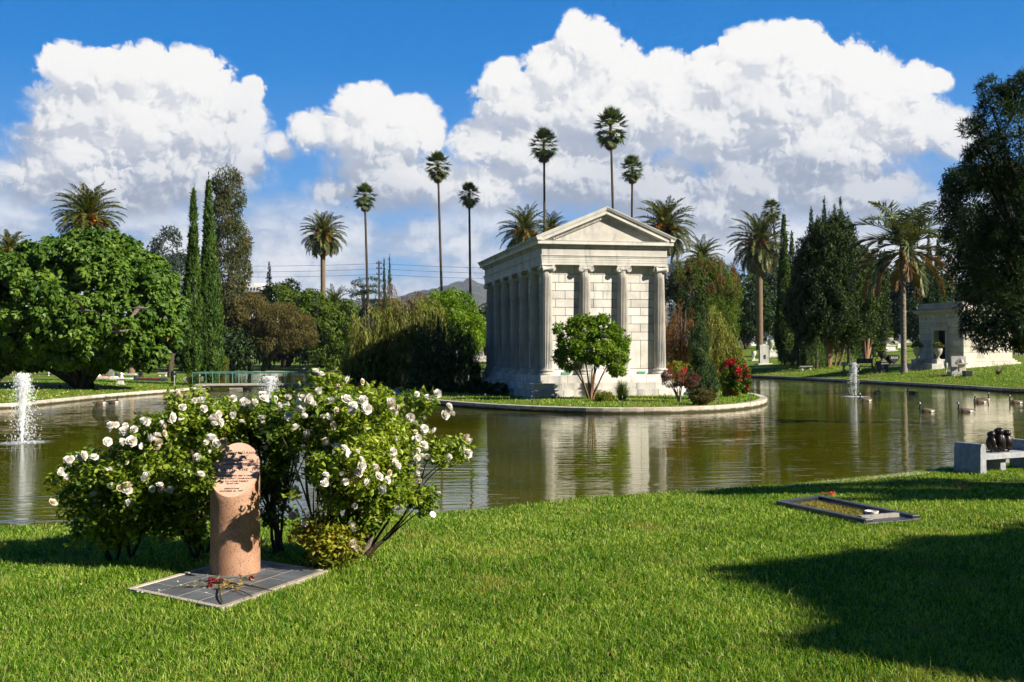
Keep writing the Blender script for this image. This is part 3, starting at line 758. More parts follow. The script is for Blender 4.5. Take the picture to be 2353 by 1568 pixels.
# ------------------------------------------------------------------ foliage
def unit(n):
    v = rng.normal(size=(n, 3)); return v/np.linalg.norm(v, axis=1, keepdims=True)
def lobes_to_pts(lobes, n, shell=.3, cull=.72):
    """points and outward normals on a heap of ellipsoids; points buried in other lobes are dropped"""
    Lb = np.array(lobes, float); c, r = Lb[:, :3], Lb[:, 3:6]
    w = (r[:, 0]*r[:, 1] + r[:, 1]*r[:, 2] + r[:, 0]*r[:, 2]); w /= w.sum()
    i = rng.choice(len(Lb), n, p=w); d = unit(n)
    P = c[i] + d*r[i]*(1 - shell*rng.random(n)[:, None]**1.4)
    N = d/r[i]; N /= np.linalg.norm(N, axis=1, keepdims=True)
    if cull and len(Lb) < 80:
        keep = np.ones(n, bool)
        for k in range(len(Lb)):
            q = np.linalg.norm((P - c[k])/r[k], axis=1); keep &= (q > cull) | (i == k)
        P, N, i = P[keep], N[keep], i[keep]
    return P, N, i
def clumps(lobes, K, rmin, rmax, asp=(1, 1, 1), shell=.12, cull=.85):
    P, N, _ = lobes_to_pts(lobes, K, shell, cull); s = rng.uniform(rmin, rmax, len(P))
    return np.column_stack([P, s*asp[0], s*asp[1], s*asp[2]]), N
def leafy(mb, lobes, n, L, Wd, up=.25, rand=.7, tip=(0, 0, -.6), shell=.35, cull=0, jitter=.3, tipr=.6, outer=None):
    P, N, i = lobes_to_pts(lobes, n, shell, cull)
    if outer is not None:        # drop the half of every clump that faces the inside of the crown
        o = np.asarray(outer)[i]; k = (np.sum(N*o, 1) > -.35); P, N, i = P[k], N[k], i[k]
    n = len(P); Nn = N + np.array([0, 0, up]) + rng.normal(size=(n, 3))*rand
    U = np.array(tip) + N*.4 + rng.normal(size=(n, 3))*tipr
    k = rng.uniform(1-jitter, 1+jitter, n)
    base = rng.random(len(lobes))[i]*.45 + rng.random(n)*.55
    mb.leaves(P, Nn, U, L*k, Wd*k, base); return P
def trunk_limbs(mb, base, tops, r0, crotch=.35, n=8, wob=.12, bend=.35):
    base = np.array(base, float)
    for tp in tops:
        tp = np.array(tp, float); m = 9; u = np.linspace(0, 1, m)[:, None]
        q = base + (tp-base)*np.array([bend, bend, .55]); P = (1-u)**2*base + 2*u*(1-u)*q + u*u*tp
        P += np.cumsum(rng.normal(size=(m, 3))*wob*.3, 0)*u
        mb.tube(P, np.linspace(r0, r0*.22, m)*rng.uniform(.7, 1.05), n)
def D3(px, py, Y): return np.array(atY(px, py, Y))
def DL(x, y, Y, rx, ry, rY=None):
    """ellipsoid lobe sighted at a frame position, radii in frame units at depth Y"""
    p = D3(x, y, Y); s = Y/FOC
    return (*p, rx*s, (rY if rY is not None else rx*s), ry*s)
M_barkd = mat_bark('dark_bark', (.035, .026, .018), (.10, .078, .055))
M_barkg = mat_bark('grey_bark', (.12, .10, .08), (.26, .22, .18))
M_barkr = mat_bark('warm_bark', (.12, .065, .035), (.30, .18, .11))
M_fantrunk = mat_bark('fan_palm_bark', (.035, .028, .022), (.10, .08, .065), 10, 2.5)
M_palmtrunk = mat_bark('palm_trunk_bark', (.10, .07, .045), (.24, .17, .11), 10, 2.5)
LM = dict(
 big=mat_leaf('heart_leaf_green', (.026, .068, .006), (.066, .135, .012), (.16, .25, .032), .26, .42, .5, (.30, .20, .03), .008),
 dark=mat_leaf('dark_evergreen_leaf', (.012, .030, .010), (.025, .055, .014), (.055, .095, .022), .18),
 blue=mat_leaf('blue_green_leaf', (.020, .036, .030), (.038, .060, .050), (.07, .095, .075), .15),
 cyp=mat_leaf('cypress_green', (.020, .050, .009), (.045, .092, .014), (.095, .155, .024), .15),
 olive=mat_leaf('olive_brown_leaf', (.050, .048, .012), (.095, .085, .022), (.17, .14, .045), .25, .55, .3, (.20, .10, .03), .1),
 rust=mat_leaf('rust_needles', (.085, .040, .014), (.16, .085, .030), (.25, .15, .06), .25),
 eu=mat_leaf('bronze_green_leaf', (.032, .046, .012), (.068, .078, .022), (.13, .13, .05), .22, .55, .3, (.20, .11, .05), .15),
 mid=mat_leaf('mid_green_leaf', (.035, .075, .006), (.080, .135, .011), (.17, .22, .025), .28),
 bright=mat_leaf('bright_green_leaf', (.055, .125, .005), (.12, .22, .010), (.24, .34, .03), .35),
 yel=mat_leaf('yellow_green_leaf', (.085, .12, .010), (.17, .20, .018), (.30, .30, .04), .3),
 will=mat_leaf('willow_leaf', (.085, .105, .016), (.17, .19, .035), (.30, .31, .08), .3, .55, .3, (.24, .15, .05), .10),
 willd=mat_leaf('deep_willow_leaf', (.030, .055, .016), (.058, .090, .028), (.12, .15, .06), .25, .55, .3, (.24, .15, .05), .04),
 dcon=mat_leaf('dense_conifer_spray', (.010, .026, .005), (.026, .050, .009), (.085, .115, .020), .12),
 jun=mat_leaf('juniper_green', (.022, .050, .018), (.045, .085, .026), (.09, .14, .045), .15, .55, .3, (.10, .06, .03), .06),
 frond=mat_leaf('date_frond', (.032, .048, .009), (.070, .088, .016), (.17, .17, .045), .2, .38, .6),
 fan=mat_leaf('fan_frond', (.030, .055, .014), (.060, .095, .025), (.13, .16, .05), .2, .4, .5),
 deadf=mat_leaf('dry_frond', (.10, .060, .028), (.20, .125, .06), (.33, .22, .12), .2),
 fruit=mat_leaf('orange_fruit_stalk', (.30, .09, .012), (.48, .17, .02), (.60, .28, .05), .1),
 queen=mat_leaf('queen_frond', (.045, .075, .022), (.095, .130, .045), (.23, .24, .11), .2, .35, .6),
 strap=mat_leaf('strap_leaf', (.035, .070, .012), (.075, .125, .022), (.20, .22, .06), .25, .35, .6),
 red=mat_leaf('red_bract', (.30, .006, .02), (.48, .010, .04), (.62, .04, .08), .3),
 maroon=mat_leaf('maroon_leaf', (.06, .020, .020), (.12, .045, .035), (.20, .085, .05), .25),
)
def tree(name, label, cat, base, lobes, K, cr, leaf, n, mat, trunk_r=.2, bark=None, tops=8, asp=(1, 1, 1), tip=(0, 0, -.6), up=.25, rand=.7, group=None, inner=.2, extra=None, tipr=.6, tz=None, shell=.35, cshell=.12, limbs=True):
    base = Vector(base); T = thing(name, label, cat, base, group=group)
    lobes = np.array(lobes, float)
    cl, N = clumps(lobes, K, cr[0], cr[1], asp, cshell)
    mb = MB(); leafy(mb, cl, n, leaf[0], leaf[1], up, rand, tip, shell, outer=N, tipr=tipr)
    if inner:
        lb = lobes.copy(); lb[:, 3:6] *= .82
        leafy(mb, lb, int(n*inner), leaf[0]*1.25, leaf[1]*1.25, .1, 1.0, tip, .3, cull=.8)
    mb.build('crown', LM[mat], T, off=base)
    mb = MB()
    k = rng.choice(len(cl), min(tops, len(cl)), replace=False)
    tp = [cl[i][:3]*.75 + lobes[:, :3].mean(0)*.25 for i in k]
    trunk_limbs(mb, np.array(base) - np.array([0, 0, .1]), tp, trunk_r, n=8)
    mb.build('trunk', bark or M_barkd, T, smooth=60, off=base)
    return T
# ---- the large round tree on the left bank
b = ground(185, 893); Y = b.y
lb = [DL(190, 700, Y, 205, 150), DL(120, 640, Y, 105, 95, 4), DL(230, 610, Y, 110, 72, 4), DL(320, 720, Y-1, 92, 110, 4), DL(330, 650, Y, 62, 55, 3), DL(60, 730, Y, 90, 110, 4), DL(0, 750, Y, 70, 100, 4),
      DL(180, 755, Y-2, 150, 80, 3), DL(350, 770, Y-1, 52, 62, 2.5), DL(30, 610, Y+1, 45, 45, 2.5), DL(250, 782, Y-1, 130, 52, 3), DL(40, 778, Y, 90, 48, 3)]
T = tree('broadleaf_tree', 'huge round tree with heart shaped green leaves and dark branching trunks on the left bank', 'tree', b, lb, 900, (.34, .75), (.36, .33), 52000, 'big', .30, M_barkd, 10, tip=(0, 0, -1.2), up=.15, rand=.55, inner=.32, tipr=.4)
mb = MB(); bb = np.array(b)
for dx, dz in ((-3.2, 2.6), (-2.2, 2.4), (-.9, 3.2), (.3, 3.3), (1.2, 3.0), (2.6, 2.5), (-1.6, 3.2), (.9, 3.4)):
    u = np.linspace(0, 1, 8)[:, None]; st = bb + np.array([dx*.12 + rng.uniform(-.4, .5), rng.uniform(-.4, .4), -.1]); e = bb + np.array([dx, rng.uniform(-1, 1), dz])
    q = st*.5 + e*.5 + np.array([-dx*.12, 0, -.3]); mb.tube((1-u)**2*st + 2*u*(1-u)*q + u*u*e, np.linspace(.30, .13, 8), 8)
mb.build('stem_cluster', M_barkd, T, smooth=60, off=b)
# ---- slender Italian cypresses
def cypress(label, px, ytop, ybot, wpx, Y, mat='cyp', group='slender cypresses', n=9000, base=None, lean=0.0, name='cypress_tree', bulge=.45, z0=None):
    s = Y/FOC; b = based(px, Y); top = D3(px, ytop, Y)[2]
    zb = b.z; H = top - zb; R = wpx*s/2
    T = thing(name, label, 'cypress', b, group=group)
    K = int(60 + 26*H*min(1.2, R)); cl = []; NN = []
    for _ in range(K):
        u = rng.random()**.85
        prof = (min(1, (u/.12))**.5)*(1-u)**.72*(1+.55*bulge*math.sin(PI*min(1, u*1.5)))
        a = rng.uniform(0, 2*PI); r = R*min(1, prof)*rng.uniform(.72, .92); z = .04*H + u*H*.93
        cr_ = max(.05, R*.34*(1-u*.75)); cl.append((b.x + r*math.cos(a) + lean*u*H, b.y + r*math.sin(a), zb + z, cr_, cr_, cr_*rng.uniform(2.2, 4.2))); NN.append((math.cos(a), math.sin(a), .2))
    for k in range(14): u = .84 + .16*k/13; cl.append((b.x + lean*u*H, b.y, zb+u*H, R*.09*(1.3-k/13), R*.09*(1.3-k/13), H*.014)); NN.append((0, 0, 1))
    mb = MB(); L = np.clip(.020*H, .12, .34); leafy(mb, np.array(cl), n, L, L*.42, .1, .5, (0, 0, 1.6), .45, outer=np.array(NN), tipr=.35)
    core = MB(); cp = [(max(.02, R*.80*(min(1, (u/.12))**.5)*(1-u)**.72), .05*H+u*H*.86) for u in np.linspace(0, 1, 12)]
    mb.build('crown', LM[mat], T, off=b)
    core.lathe([(R*.14, -.1), (R*.12, H*.5), (.02, H*.9)], (0, 0, 0), 8); core.build('trunk', M_barkd, T, smooth=60)
    return T
cypress('left hand, slightly lower cypress of the slender pair on the left bank', 443, 432, 845, 46, 86, n=24000, lean=.006)
cypress('taller slender cypress of the pair on the left bank, standing on the right', 482, 409, 845, 56, 87, n=28000, lean=-.004)
# ---- date palms
def frond(mbL, mbR, c, az, el0, L, n=22, lw=.55, droop=1.2, w=.06, hang=0.0, sd=None):
    """one feather frond: rachis bends down under its weight, leaflets in two rows"""
    u = np.linspace(0, 1, n); el = el0 - droop*u**1.3
    dxy, dz = np.cos(el), np.sin(el); st = L/(n-1)
    r = np.r_[0, np.cumsum(dxy[:-1]*st)]; z = np.r_[0, np.cumsum(dz[:-1]*st)]
    P = np.stack([c[0] + r*math.cos(az), c[1] + r*math.sin(az), c[2] + z], -1)
    T = np.stack([dxy*math.cos(az), dxy*math.sin(az), dz], -1); S = np.array([-math.sin(az), math.cos(az), 0.]); Nn = np.cross(S, T)*1.0
    Nn *= np.sign(Nn[:, 2:3]+1e-6) if abs(el0) < 1.4 else 1
    if mbR is not None: mbR.tube(P[::3], np.linspace(.05, .015, len(P[::3])), 4)
    k = u > .10; l = lw*np.sin(PI*np.clip(u, 0, 1)**.75)**.6 + .08
    for sg in (-1, 1):
        U = S*sg*.85 + T*.75 + np.array([0, 0, -hang]) + Nn*.18*(1-hang) + rng.normal(size=(n, 3))*.10
        mbL.leaves(P[k], Nn[k] - S*sg*.35 + rng.normal(size=(k.sum(), 3))*.12, U[k], l[k]*rng.uniform(.85, 1.1, k.sum()), w, rng.random()*.5 + rng.random(k.sum())*.5, .1)
def date_palm(label, px, py, R, Y, ybase=None, nf=113, fruit=True, group='date palms', wide=1.0, dens=1.0, trunk_w=None):
    s = Y/FOC; c = D3(px, py, Y); Rm = R*s; b = based(px, Y)
    T = thing('date_palm', label, 'palm', b, group=group)
    A, Bm, Dd = MB(), MB(), MB()
    for k in range(nf):
        u = (k+.5)/nf; el = math.radians(86 - 128*u**.85 + rng.uniform(-7, 7)); az = k*2.39996 + rng.uniform(-.2, .2)
        Lf = Rm*1.12*(1.05 - .22*u)*rng.uniform(.9, 1.08)
        tgt = Dd if (u > .93 and rng.random() < .6) else A
        frond(tgt, Bm, c + np.array([0, 0, -.35*u*Rm*.4]), az, el, Lf, int(30*dens), Rm*.19, .85 + .45*math.cos(el), max(.07, Rm*.034), .12 + .3*u)
    A.build('fronds', LM['frond'], T, off=b); Bm.build('midribs', LM['yel'], T, off=b)
    if Dd.n: Dd.build('dry_fronds', LM['deadf'], T, off=b)
    if fruit:
        F = MB()
        for k in range(16):
            az = rng.uniform(PI, 2*PI) if k % 3 else rng.uniform(0, PI); l = Rm*rng.uniform(.30, .50); e = rng.uniform(.2, 1.15)
            u = np.linspace(0, 1, 7); P = c + np.stack([math.cos(az)*l*u, math.sin(az)*l*u, l*(math.sin(e)*u - .9*u*u)], -1)
            F.tube(P, np.linspace(.09, .06, 7), 5); n = 48
            F.leaves(np.repeat(P[-3:], n//3+1, 0)[:n] + rng.normal(size=(n, 3))*.12, rng.normal(size=(n, 3)), rng.normal(size=(n, 3)) - np.array([0, 0, 1.5]), .42, .12)
        F.build('fruit_stalks', LM['fruit'], T, off=b)
    H = c[2] - b.z; tw = trunk_w*s/2 if trunk_w else .34
    mb = MB(); pr = [(tw*1.35, -.1), (tw*1.05, H*.06)]
    z = H*.06
    while z < H - .9: pr += [(tw, z), (tw*1.07, z+.10)]; z += .2 + H*.002
    pr += [(tw*1.5, H-.75), (tw*1.75, H-.3), (tw*1.2, H), (tw*.3, H+.3)]
    mb.lathe(pr, (0, 0, 0), 12); mb.build('trunk', M_palmtrunk, T, smooth=60)
    return T
date_palm('large date palm with orange fruit stalks rising behind the huge round tree', 203, 500, 80, 108)
date_palm('date palm cut by the left edge of the photo behind the round tree', 22, 578, 52, 118, nf=81)
date_palm('small palm whose tip shows over the right shoulder of the round tree', 302, 590, 24, 125, nf=45, fruit=False)
date_palm('freestanding date palm on a tall bare trunk between the left cypresses and the willows', 743, 540, 56, 160, nf=113, trunk_w=11)
date_palm('short date palm low behind the trees at the foot of the freestanding palm', 768, 700, 46, 168, nf=70, fruit=False)
date_palm('left date palm of the two behind the temple roof', 1206, 535, 66, 156, nf=86)
date_palm('date palm half hidden behind a thin fan palm trunk and the temple roof', 1268, 530, 46, 162, nf=64)
date_palm('big date palm with orange and red fruit behind the right end of the pediment', 1527, 525, 76, 140, nf=108)
date_palm('smaller date palm right of the pediment over the brown tipped shrub', 1614, 592, 52, 146, nf=75, fruit=False)
date_palm('tall date palm with a curved trunk on the right bank beside the slim cypress', 1746, 560, 76, 186, nf=118, trunk_w=15)
# ---- fan palms
def fan(mb, c, T, N, L, n=13, ang=2.5, w=.09):
    T = T/np.linalg.norm(T); N = N - T*np.dot(N, T); N /= np.linalg.norm(N)+1e-9; S = np.cross(T, N)
    a = np.linspace(-ang/2, ang/2, n); U = np.cos(a)[:, None]*T + np.sin(a)[:, None]*S - np.abs(np.sin(a))[:, None]*N*.25 + np.array([0, 0, -.16])
    mb.leaves(np.repeat([c], n, 0), np.repeat([N], n, 0) + rng.normal(size=(n, 3))*.1, U, L*(1 - .18*np.abs(a))*rng.uniform(.9, 1.1, n), L*w*2.1, rng.random()*.6 + rng.random(n)*.4, .15)
def fan_palm(label, px, py, R, Y, ybot, lean=0.0, nf=46, skirt=34, group='tall fan palms'):
    s = Y/FOC; c = D3(px, py, Y); Rm = R*s*1.22; pb = px + lean
    b = based(pb, Y); T = thing('fan_palm', label, 'palm', b, group=group)
    A, Bk, Sk = MB(), MB(), MB()
    for k in range(nf + skirt):
        u = k/nf; dead = k >= nf
        el = math.radians(84 - 140*u + rng.uniform(-10, 10)) if not dead else math.radians(-62 - 22*rng.random())
        az = k*2.39996; d = np.array([math.cos(az)*math.cos(el), math.sin(az)*math.cos(el), math.sin(el)])
        pl = Rm*(.56 if not dead else .42)*rng.uniform(.8, 1.1); c0 = c + np.array([0, 0, -.22*Rm*min(1.6, u)])
        tip = c0 + d*pl + np.array([0, 0, -.06*Rm]); (Bk if not dead else Sk).tube([c0, (c0+tip)/2 + np.array([0, 0, .03*Rm]), tip], .03, 3)
        nn = np.cross(d, np.array([-math.sin(az), math.cos(az), 0])); nn *= -np.sign(nn[2]+1e-9) if nn[2] < 0 else 1
        fan(Sk if dead else A, tip, d + rng.normal(size=3)*.15 + np.array([0, 0, -.25 - (.6 if dead else 0)]), nn, Rm*(.52 if not dead else .46), 13, 2.7 if not dead else 1.2)
    A.build('fronds', LM['fan'], T, off=b); Bk.build('leaf_stalks', LM['yel'], T, off=b); Sk.build('dry_skirt', LM['deadf'], T, off=b)
    H = c[2]-b.z; u = np.linspace(0, 1, 26)
    P = np.stack([b.x + (c[0]-b.x)*u**1.3, b.y + (c[1]-b.y)*u, b.z + H*u], -1)
    mb = MB(); mb.tube(P, np.interp(u, [0, .05, .9, 1], [.34, .24, .17, .24])*(1+.05*np.sin(np.arange(26)*2.5)), 9); mb.build('trunk', M_fantrunk, T, smooth=60, off=b)
    return T
fan_palm('fan palm nearest the freestanding date palm, leftmost of the tall thin row', 838, 448, 26, 160, 640, 10)
fan_palm('second tall fan palm from the left, rising behind the willows', 1006, 378, 29, 160, 670, 12)
fan_palm('third tall fan palm from the left, just left of the temple', 1078, 444, 24, 164, 685, 4)
fan_palm('tall fan palm whose trunk crosses the date palms behind the temple roof', 1250, 328, 32, 158, 480, 3)
fan_palm('tallest fan palm, standing above the temple pediment', 1403, 288, 38, 152, 480, 13)
fan_palm('short fan palm right of the tallest one above the pediment', 1453, 384, 26, 158, 490, -2)
fan_palm('far fan palm whose head peeps over the curved date palm on the right', 1773, 480, 22, 200, 540, 32)
# ---- queen palm with long weeping plumes
def queen_palm():
    b = ground(2077, 856); Y = b.y; s = Y/FOC; c = D3(2080, 566, Y)
    T = thing('queen_palm', 'queen palm with long weeping feathery fronds and a pale grey trunk on the right kerb', 'palm', b)
    A, Bm, Dd = MB(), MB(), MB(); Rm = 136*s
    for k in range(21):
        u = k/21; el = math.radians(86 - 74*u + rng.uniform(-6, 6)); az = k*2.39996 + .4
        frond(A, Bm, c, az, el, Rm*rng.uniform(.95, 1.15), 64, Rm*.32, 1.30 + .25*u, .12, 1.3)
    for k in range(17):
        az = k*2.39996 + 1.1; el = math.radians(12 - 42*rng.random()); frond(Dd if k % 3 else A, Bm, c + np.array([0, 0, -.3]), az, el, Rm*rng.uniform(1.0, 1.35), 64, Rm*.28, 1.15, .12, 1.3)
    A.build('fronds', LM['queen'], T, off=b); Bm.build('midribs', LM['yel'], T, off=b); Dd.build('dry_fronds', LM['deadf'], T, off=b)
    H = c[2]-b.z; mb = MB(); pr = [(.36, -.1), (.30, .3)] + [q for z in np.arange(.6, H-1.2, .35) for q in ((.235, z), (.245, z+.03), (.235, z+.06))] + [(.26, H-1.0), (.32, H-.6), (.22, H), (.05, H+.8)]
    mb.lathe(pr, (0, 0, 0), 14); mb.build('trunk', M_barkg, T, smooth=50)
queen_palm()
# ---- weeping willows
def willow(label, px, Y, lobes, n, mat, name='willow_tree', base=None, zmin=.6, leafL=.26, trunk_r=.28, group=None, per=22, bark=None, drop=(2.0, 5.0), lw=.055):
    b = base or based(px, Y); T = thing(name, label, 'willow' if 'willow' in name else 'tree', b, group=group)
    P, N, _ = lobes_to_pts(lobes, n//5, .25, .7); P = np.repeat(P, 5, 0) + rng.normal(size=(len(P)*5, 3))*np.array((.13, .13, .10)); N = np.repeat(N, 5, 0); mb = MB(); k = P[:, 2] > b.z + 1.2; P, N = P[k], N[k]; n = len(P)
    ln = rng.uniform(*drop, n); ln = np.minimum(ln, np.maximum(.3, P[:, 2] - b.z - zmin*rng.uniform(.3, 2.2, n)))
    hx = N[:, :2]*rng.uniform(.3, .9, (n, 1)); u = (np.arange(per)/per)
    u2 = u[None, :] + rng.uniform(0, 1/per, (n, per))
    X = P[:, None, :] + np.stack([hx[:, 0:1]*(1-np.exp(-3*u2)), hx[:, 1:2]*(1-np.exp(-3*u2)), -ln[:, None]*u2 + .25*np.sin(PI*np.minimum(1, u2*3))*.5], -1)
    X += np.stack([np.sin(u2*5 + P[:, 0:1]*3), np.cos(u2*4 + P[:, 1:2]*3), u2*0], -1)*.08
    X = X.reshape(-1, 3); m = len(X)
    U = np.array([0, 0, -1.0]) + rng.normal(size=(m, 3))*.20; rr = np.repeat(rng.random(n)*.6, per) + rng.random(m)*.4
    mb.leaves(X, rng.normal(size=(m, 3)) + np.repeat(N, per, 0)*.8, U, leafL*rng.uniform(.7, 1.3, m), lw, rr, .1)
    mb.build('hanging_foliage', LM[mat], T, off=b)
    tb = MB(); Lb = np.array(lobes); trunk_limbs(tb, b, [q[:3] + rng.normal(size=3)*q[3:6]*.3 for q in Lb for _ in range(2)], trunk_r)
    tb.build('trunk', bark or M_barkd, T, smooth=60, off=b); return T
Yw = 77.0
willow('yellow green weeping willow hanging to the water beside the island tip', 880, Yw, [DL(865, 750, Yw, 66, 56, 2.4), DL(925, 730, Yw, 62, 54, 2.2), DL(835, 800, Yw, 34, 46, 1.5), DL(985, 715, Yw, 44, 40, 1.8), DL(940, 705, Yw, 50, 34, 1.6)], 1500, 'will', base=Vector((-6.6, 77, .3)), zmin=.05, per=26, lw=.062, leafL=.42, drop=(3.2, 6.8))
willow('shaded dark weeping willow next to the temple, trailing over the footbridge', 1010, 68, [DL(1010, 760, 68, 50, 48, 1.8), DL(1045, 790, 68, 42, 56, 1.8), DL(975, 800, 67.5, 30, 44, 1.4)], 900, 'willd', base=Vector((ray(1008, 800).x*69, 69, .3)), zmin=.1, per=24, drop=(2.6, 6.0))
b = Vector((-4.6, 80, .3))
tree('rounded_tree', 'bright green rounded tree rising behind the shaded willow left of the temple', 'tree', b, [DL(1045, 735, 80, 52, 62, 2.2), DL(1005, 710, 80, 38, 40, 1.6), DL(1075, 760, 80, 30, 55, 1.6)], 190, (.38, .65), (.26, .10), 16000, 'bright', .2, up=.3)
b = Vector((-7.0, 77, .3))
tree('bare_topped_tree', 'rust coloured dying tree top sticking up over the yellow green willow', 'tree', b, [DL(893, 690, 78, 16, 34, .7), DL(925, 705, 78, 30, 18, .9), DL(960, 690, 78, 22, 16, .7)], 60, (.2, .4), (.20, .05), 2600, 'rust', .12, M_barkg, 14, tip=(0, 0, -1), inner=0)
# right of the temple
Yr = 66.0
willow('rust brown dying weeping tree right of the temple', 1565, 68, [DL(1566, 760, 68, 34, 46, 1.2), DL(1545, 790, 68, 26, 40, 1.0), DL(1572, 712, 68, 14, 30, .6)], 700, 'rust', name='weeping_tree', base=Vector((ray(1566, 800).x*68, 68, .3)), per=18, drop=(1.4, 3.4), leafL=.2)
willow('pale green weeping willow right of the temple behind the dark juniper', 1640, Yr, [DL(1640, 765, Yr, 40, 42, 1.3), DL(1655, 800, Yr, 30, 42, 1.1), DL(1632, 725, Yr, 18, 24, .7)], 800, 'will', base=Vector((ray(1640, 800).x*Yr, Yr, .3)), per=20, drop=(1.4, 3.6))
def T3(px, Y, py=None):
    if py is not None: g_ = ground(px, py); return g_
    return based(px, Y)
# ---- left background
b = based(390, 112); s = 112
tree('blue_gum_tree', 'dark blue green airy tree between the round tree and the slender cypresses', 'tree', b, [DL(392, 570, s, 30, 40), DL(385, 640, s, 38, 50), DL(400, 700, s, 34, 60), DL(372, 600, s, 18, 25), DL(415, 610, s, 18, 30)], 110, (.5, 1.0), (.42, .14), 9000, 'blue', .3, tops=10, inner=.06)
b = based(532, 152); s = 152
tree('silver_oak_tree', 'tall bronze green tree with drooping sprays right of the slender cypress pair', 'tree', b, [DL(520, 420, s, 24, 28), DL(533, 455, s, 20, 25), DL(518, 500, s, 26, 45), DL(530, 560, s, 34, 50), DL(528, 630, s, 40, 60), DL(545, 600, s, 22, 50), DL(520, 700, s, 40, 55), DL(548, 670, s, 24, 45)], 300, (.5, 1.25), (.5, .15), 26000, 'eu', .35, M_barkg, 14, asp=(1, 1, 1.3), tip=(0, 0, -1.5), inner=.10)
b = based(573, 152); s = 152
tree('drooping_tree', 'brown olive drooping tree beside the bronze green tall tree', 'tree', b, [DL(565, 720, s, 52, 40), DL(548, 760, s, 48, 44), DL(590, 760, s, 34, 40)], 230, (.5, 1.15), (.5, .14), 15000, 'olive', .25, tip=(0, 0, -1.6), inner=.15, group='olive brown drooping trees')
b = based(603, 152); s = 150
tree('drooping_tree', 'olive brown drooping tree with a low leaning trunk behind the footbridge', 'tree', b, [DL(650, 735, s, 58, 36), DL(690, 760, s, 36, 34), DL(630, 780, s, 46, 30), DL(600, 770, s, 36, 36)], 260, (.4, .9), (.40, .10), 19000, 'olive', .35, tip=(0, 0, -1.6), inner=.15, group='olive brown drooping trees')
b = based(650, 172); s = 172
tree('leafy_tree', 'sunlit mid green tree round the foot of the small pointed cypress', 'tree', b, [DL(640, 700, s, 44, 40), DL(665, 690, s, 26, 36), DL(690, 720, s, 28, 36), DL(612, 700, s, 24, 30)], 120, (.7, 1.3), (.5, .24), 9000, 'mid', .4)
b = based(745, 158); s = 158
tree('leafy_tree', 'dark leafy tree behind the bridge rail below the short date palm', 'tree', b, [DL(735, 740, s, 46, 44), DL(770, 760, s, 40, 60), DL(722, 700, s, 26, 26), DL(790, 735, s, 26, 38)], 150, (.7, 1.3), (.5, .24), 12000, 'mid', .4)
b = ground(742, 852); s = b.y
tree('citrus_tree', 'low round dark green tree on the far lawn left of the willows', 'tree', b, [DL(748, 810, s, 40, 40), DL(730, 790, s, 30, 30), DL(775, 810, s, 24, 36)], 110, (.6, 1.1), (.5, .22), 9000, 'mid', .3)
cypress('small pointed cypress over the sunlit green tree in the distance', 619, 600, 800, 36, 165, n=5000, group='distant cypresses')
cypress('left, shorter cypress of the distant pair beside the utility pole', 884, 592, 700, 17, 165, n=3500, group='distant cypresses')
cypress('right, taller cypress of the distant pair beside the utility pole', 896, 587, 700, 20, 164, n=4000, group='distant cypresses')
b = based(842, 162); s = 162
tree('cedar_tree', 'dark flat topped cedar left of the distant cypress pair', 'tree', b, [DL(845, 650, s, 34, 9), DL(832, 665, s, 26, 9), DL(850, 680, s, 40, 10), DL(835, 700, s, 34, 12)], 90, (.4, .9), (.3, .12), 5000, 'dark', .3, asp=(1.3, 1.3, .5), inner=.0)
# left bank bushes
b = ground(478, 866); s = b.y
tree('arborvitae_bush', 'yellow green feathery bush at the foot of the two slender cypresses', 'bush', b, [DL(475, 822, s, 34, 40), DL(455, 835, s, 20, 30), DL(500, 835, s, 22, 30)], 150, (.2, .4), (.22, .06), 12000, 'yel', .06, asp=(1, 1, 1.7), tip=(0, 0, 1.2), inner=.2)
b = ground(537, 872); s = b.y
tree('cordyline_bush', 'bright green and gold spiky bush beside the left end of the footbridge', 'bush', b, [DL(537, 800, s, 22, 20), DL(530, 825, s, 24, 28)], 60, (.2, .4), (.36, .05), 4200, 'bright', .08, tip=(0, 0, -.8), inner=.1)
b = based(545, 150); s = 120
def straps(name, label, b, n, L, w, mat, spread=.8, cat='plant', group=None, part='leaf_blades'):
    T = thing(name, label, cat, b, group=group); mb = MB()
    for k in range(n):
        az = rng.uniform(0, 2*PI); e = rng.uniform(.45, 1.5); l = L*rng.uniform(.6, 1.1); m = 6; u = np.linspace(0, 1, m)
        r = l*np.cos(e)*u*spread + rng.uniform(0, .12)*L; z = l*(np.sin(e)*u - .55*spread*u*u)
        P = np.stack([r*math.cos(az), r*math.sin(az), z], -1); S = np.array([-math.sin(az), math.cos(az), .0])*w*.5
        wd = np.array([1, 1, .9, .7, .45, .05])[:, None]; V = np.concatenate([P - S*wd, P + S*wd])
        mb.add(V, [(i, i+1, m+i+1, m+i) for i in range(m-1)], rng.random())
    o = mb.build(part, LM[mat], T); return T
b = ground(443, 886); straps('flax_clump', 'big clump of arching strap leaves by the left end of the footbridge', b, 330, 2.0, .07, 'strap', .9)
b = ground(577, 868); straps('flax_clump', 'low strap leaf clump seen through the footbridge railing', b, 160, 1.3, .07, 'strap', .9)
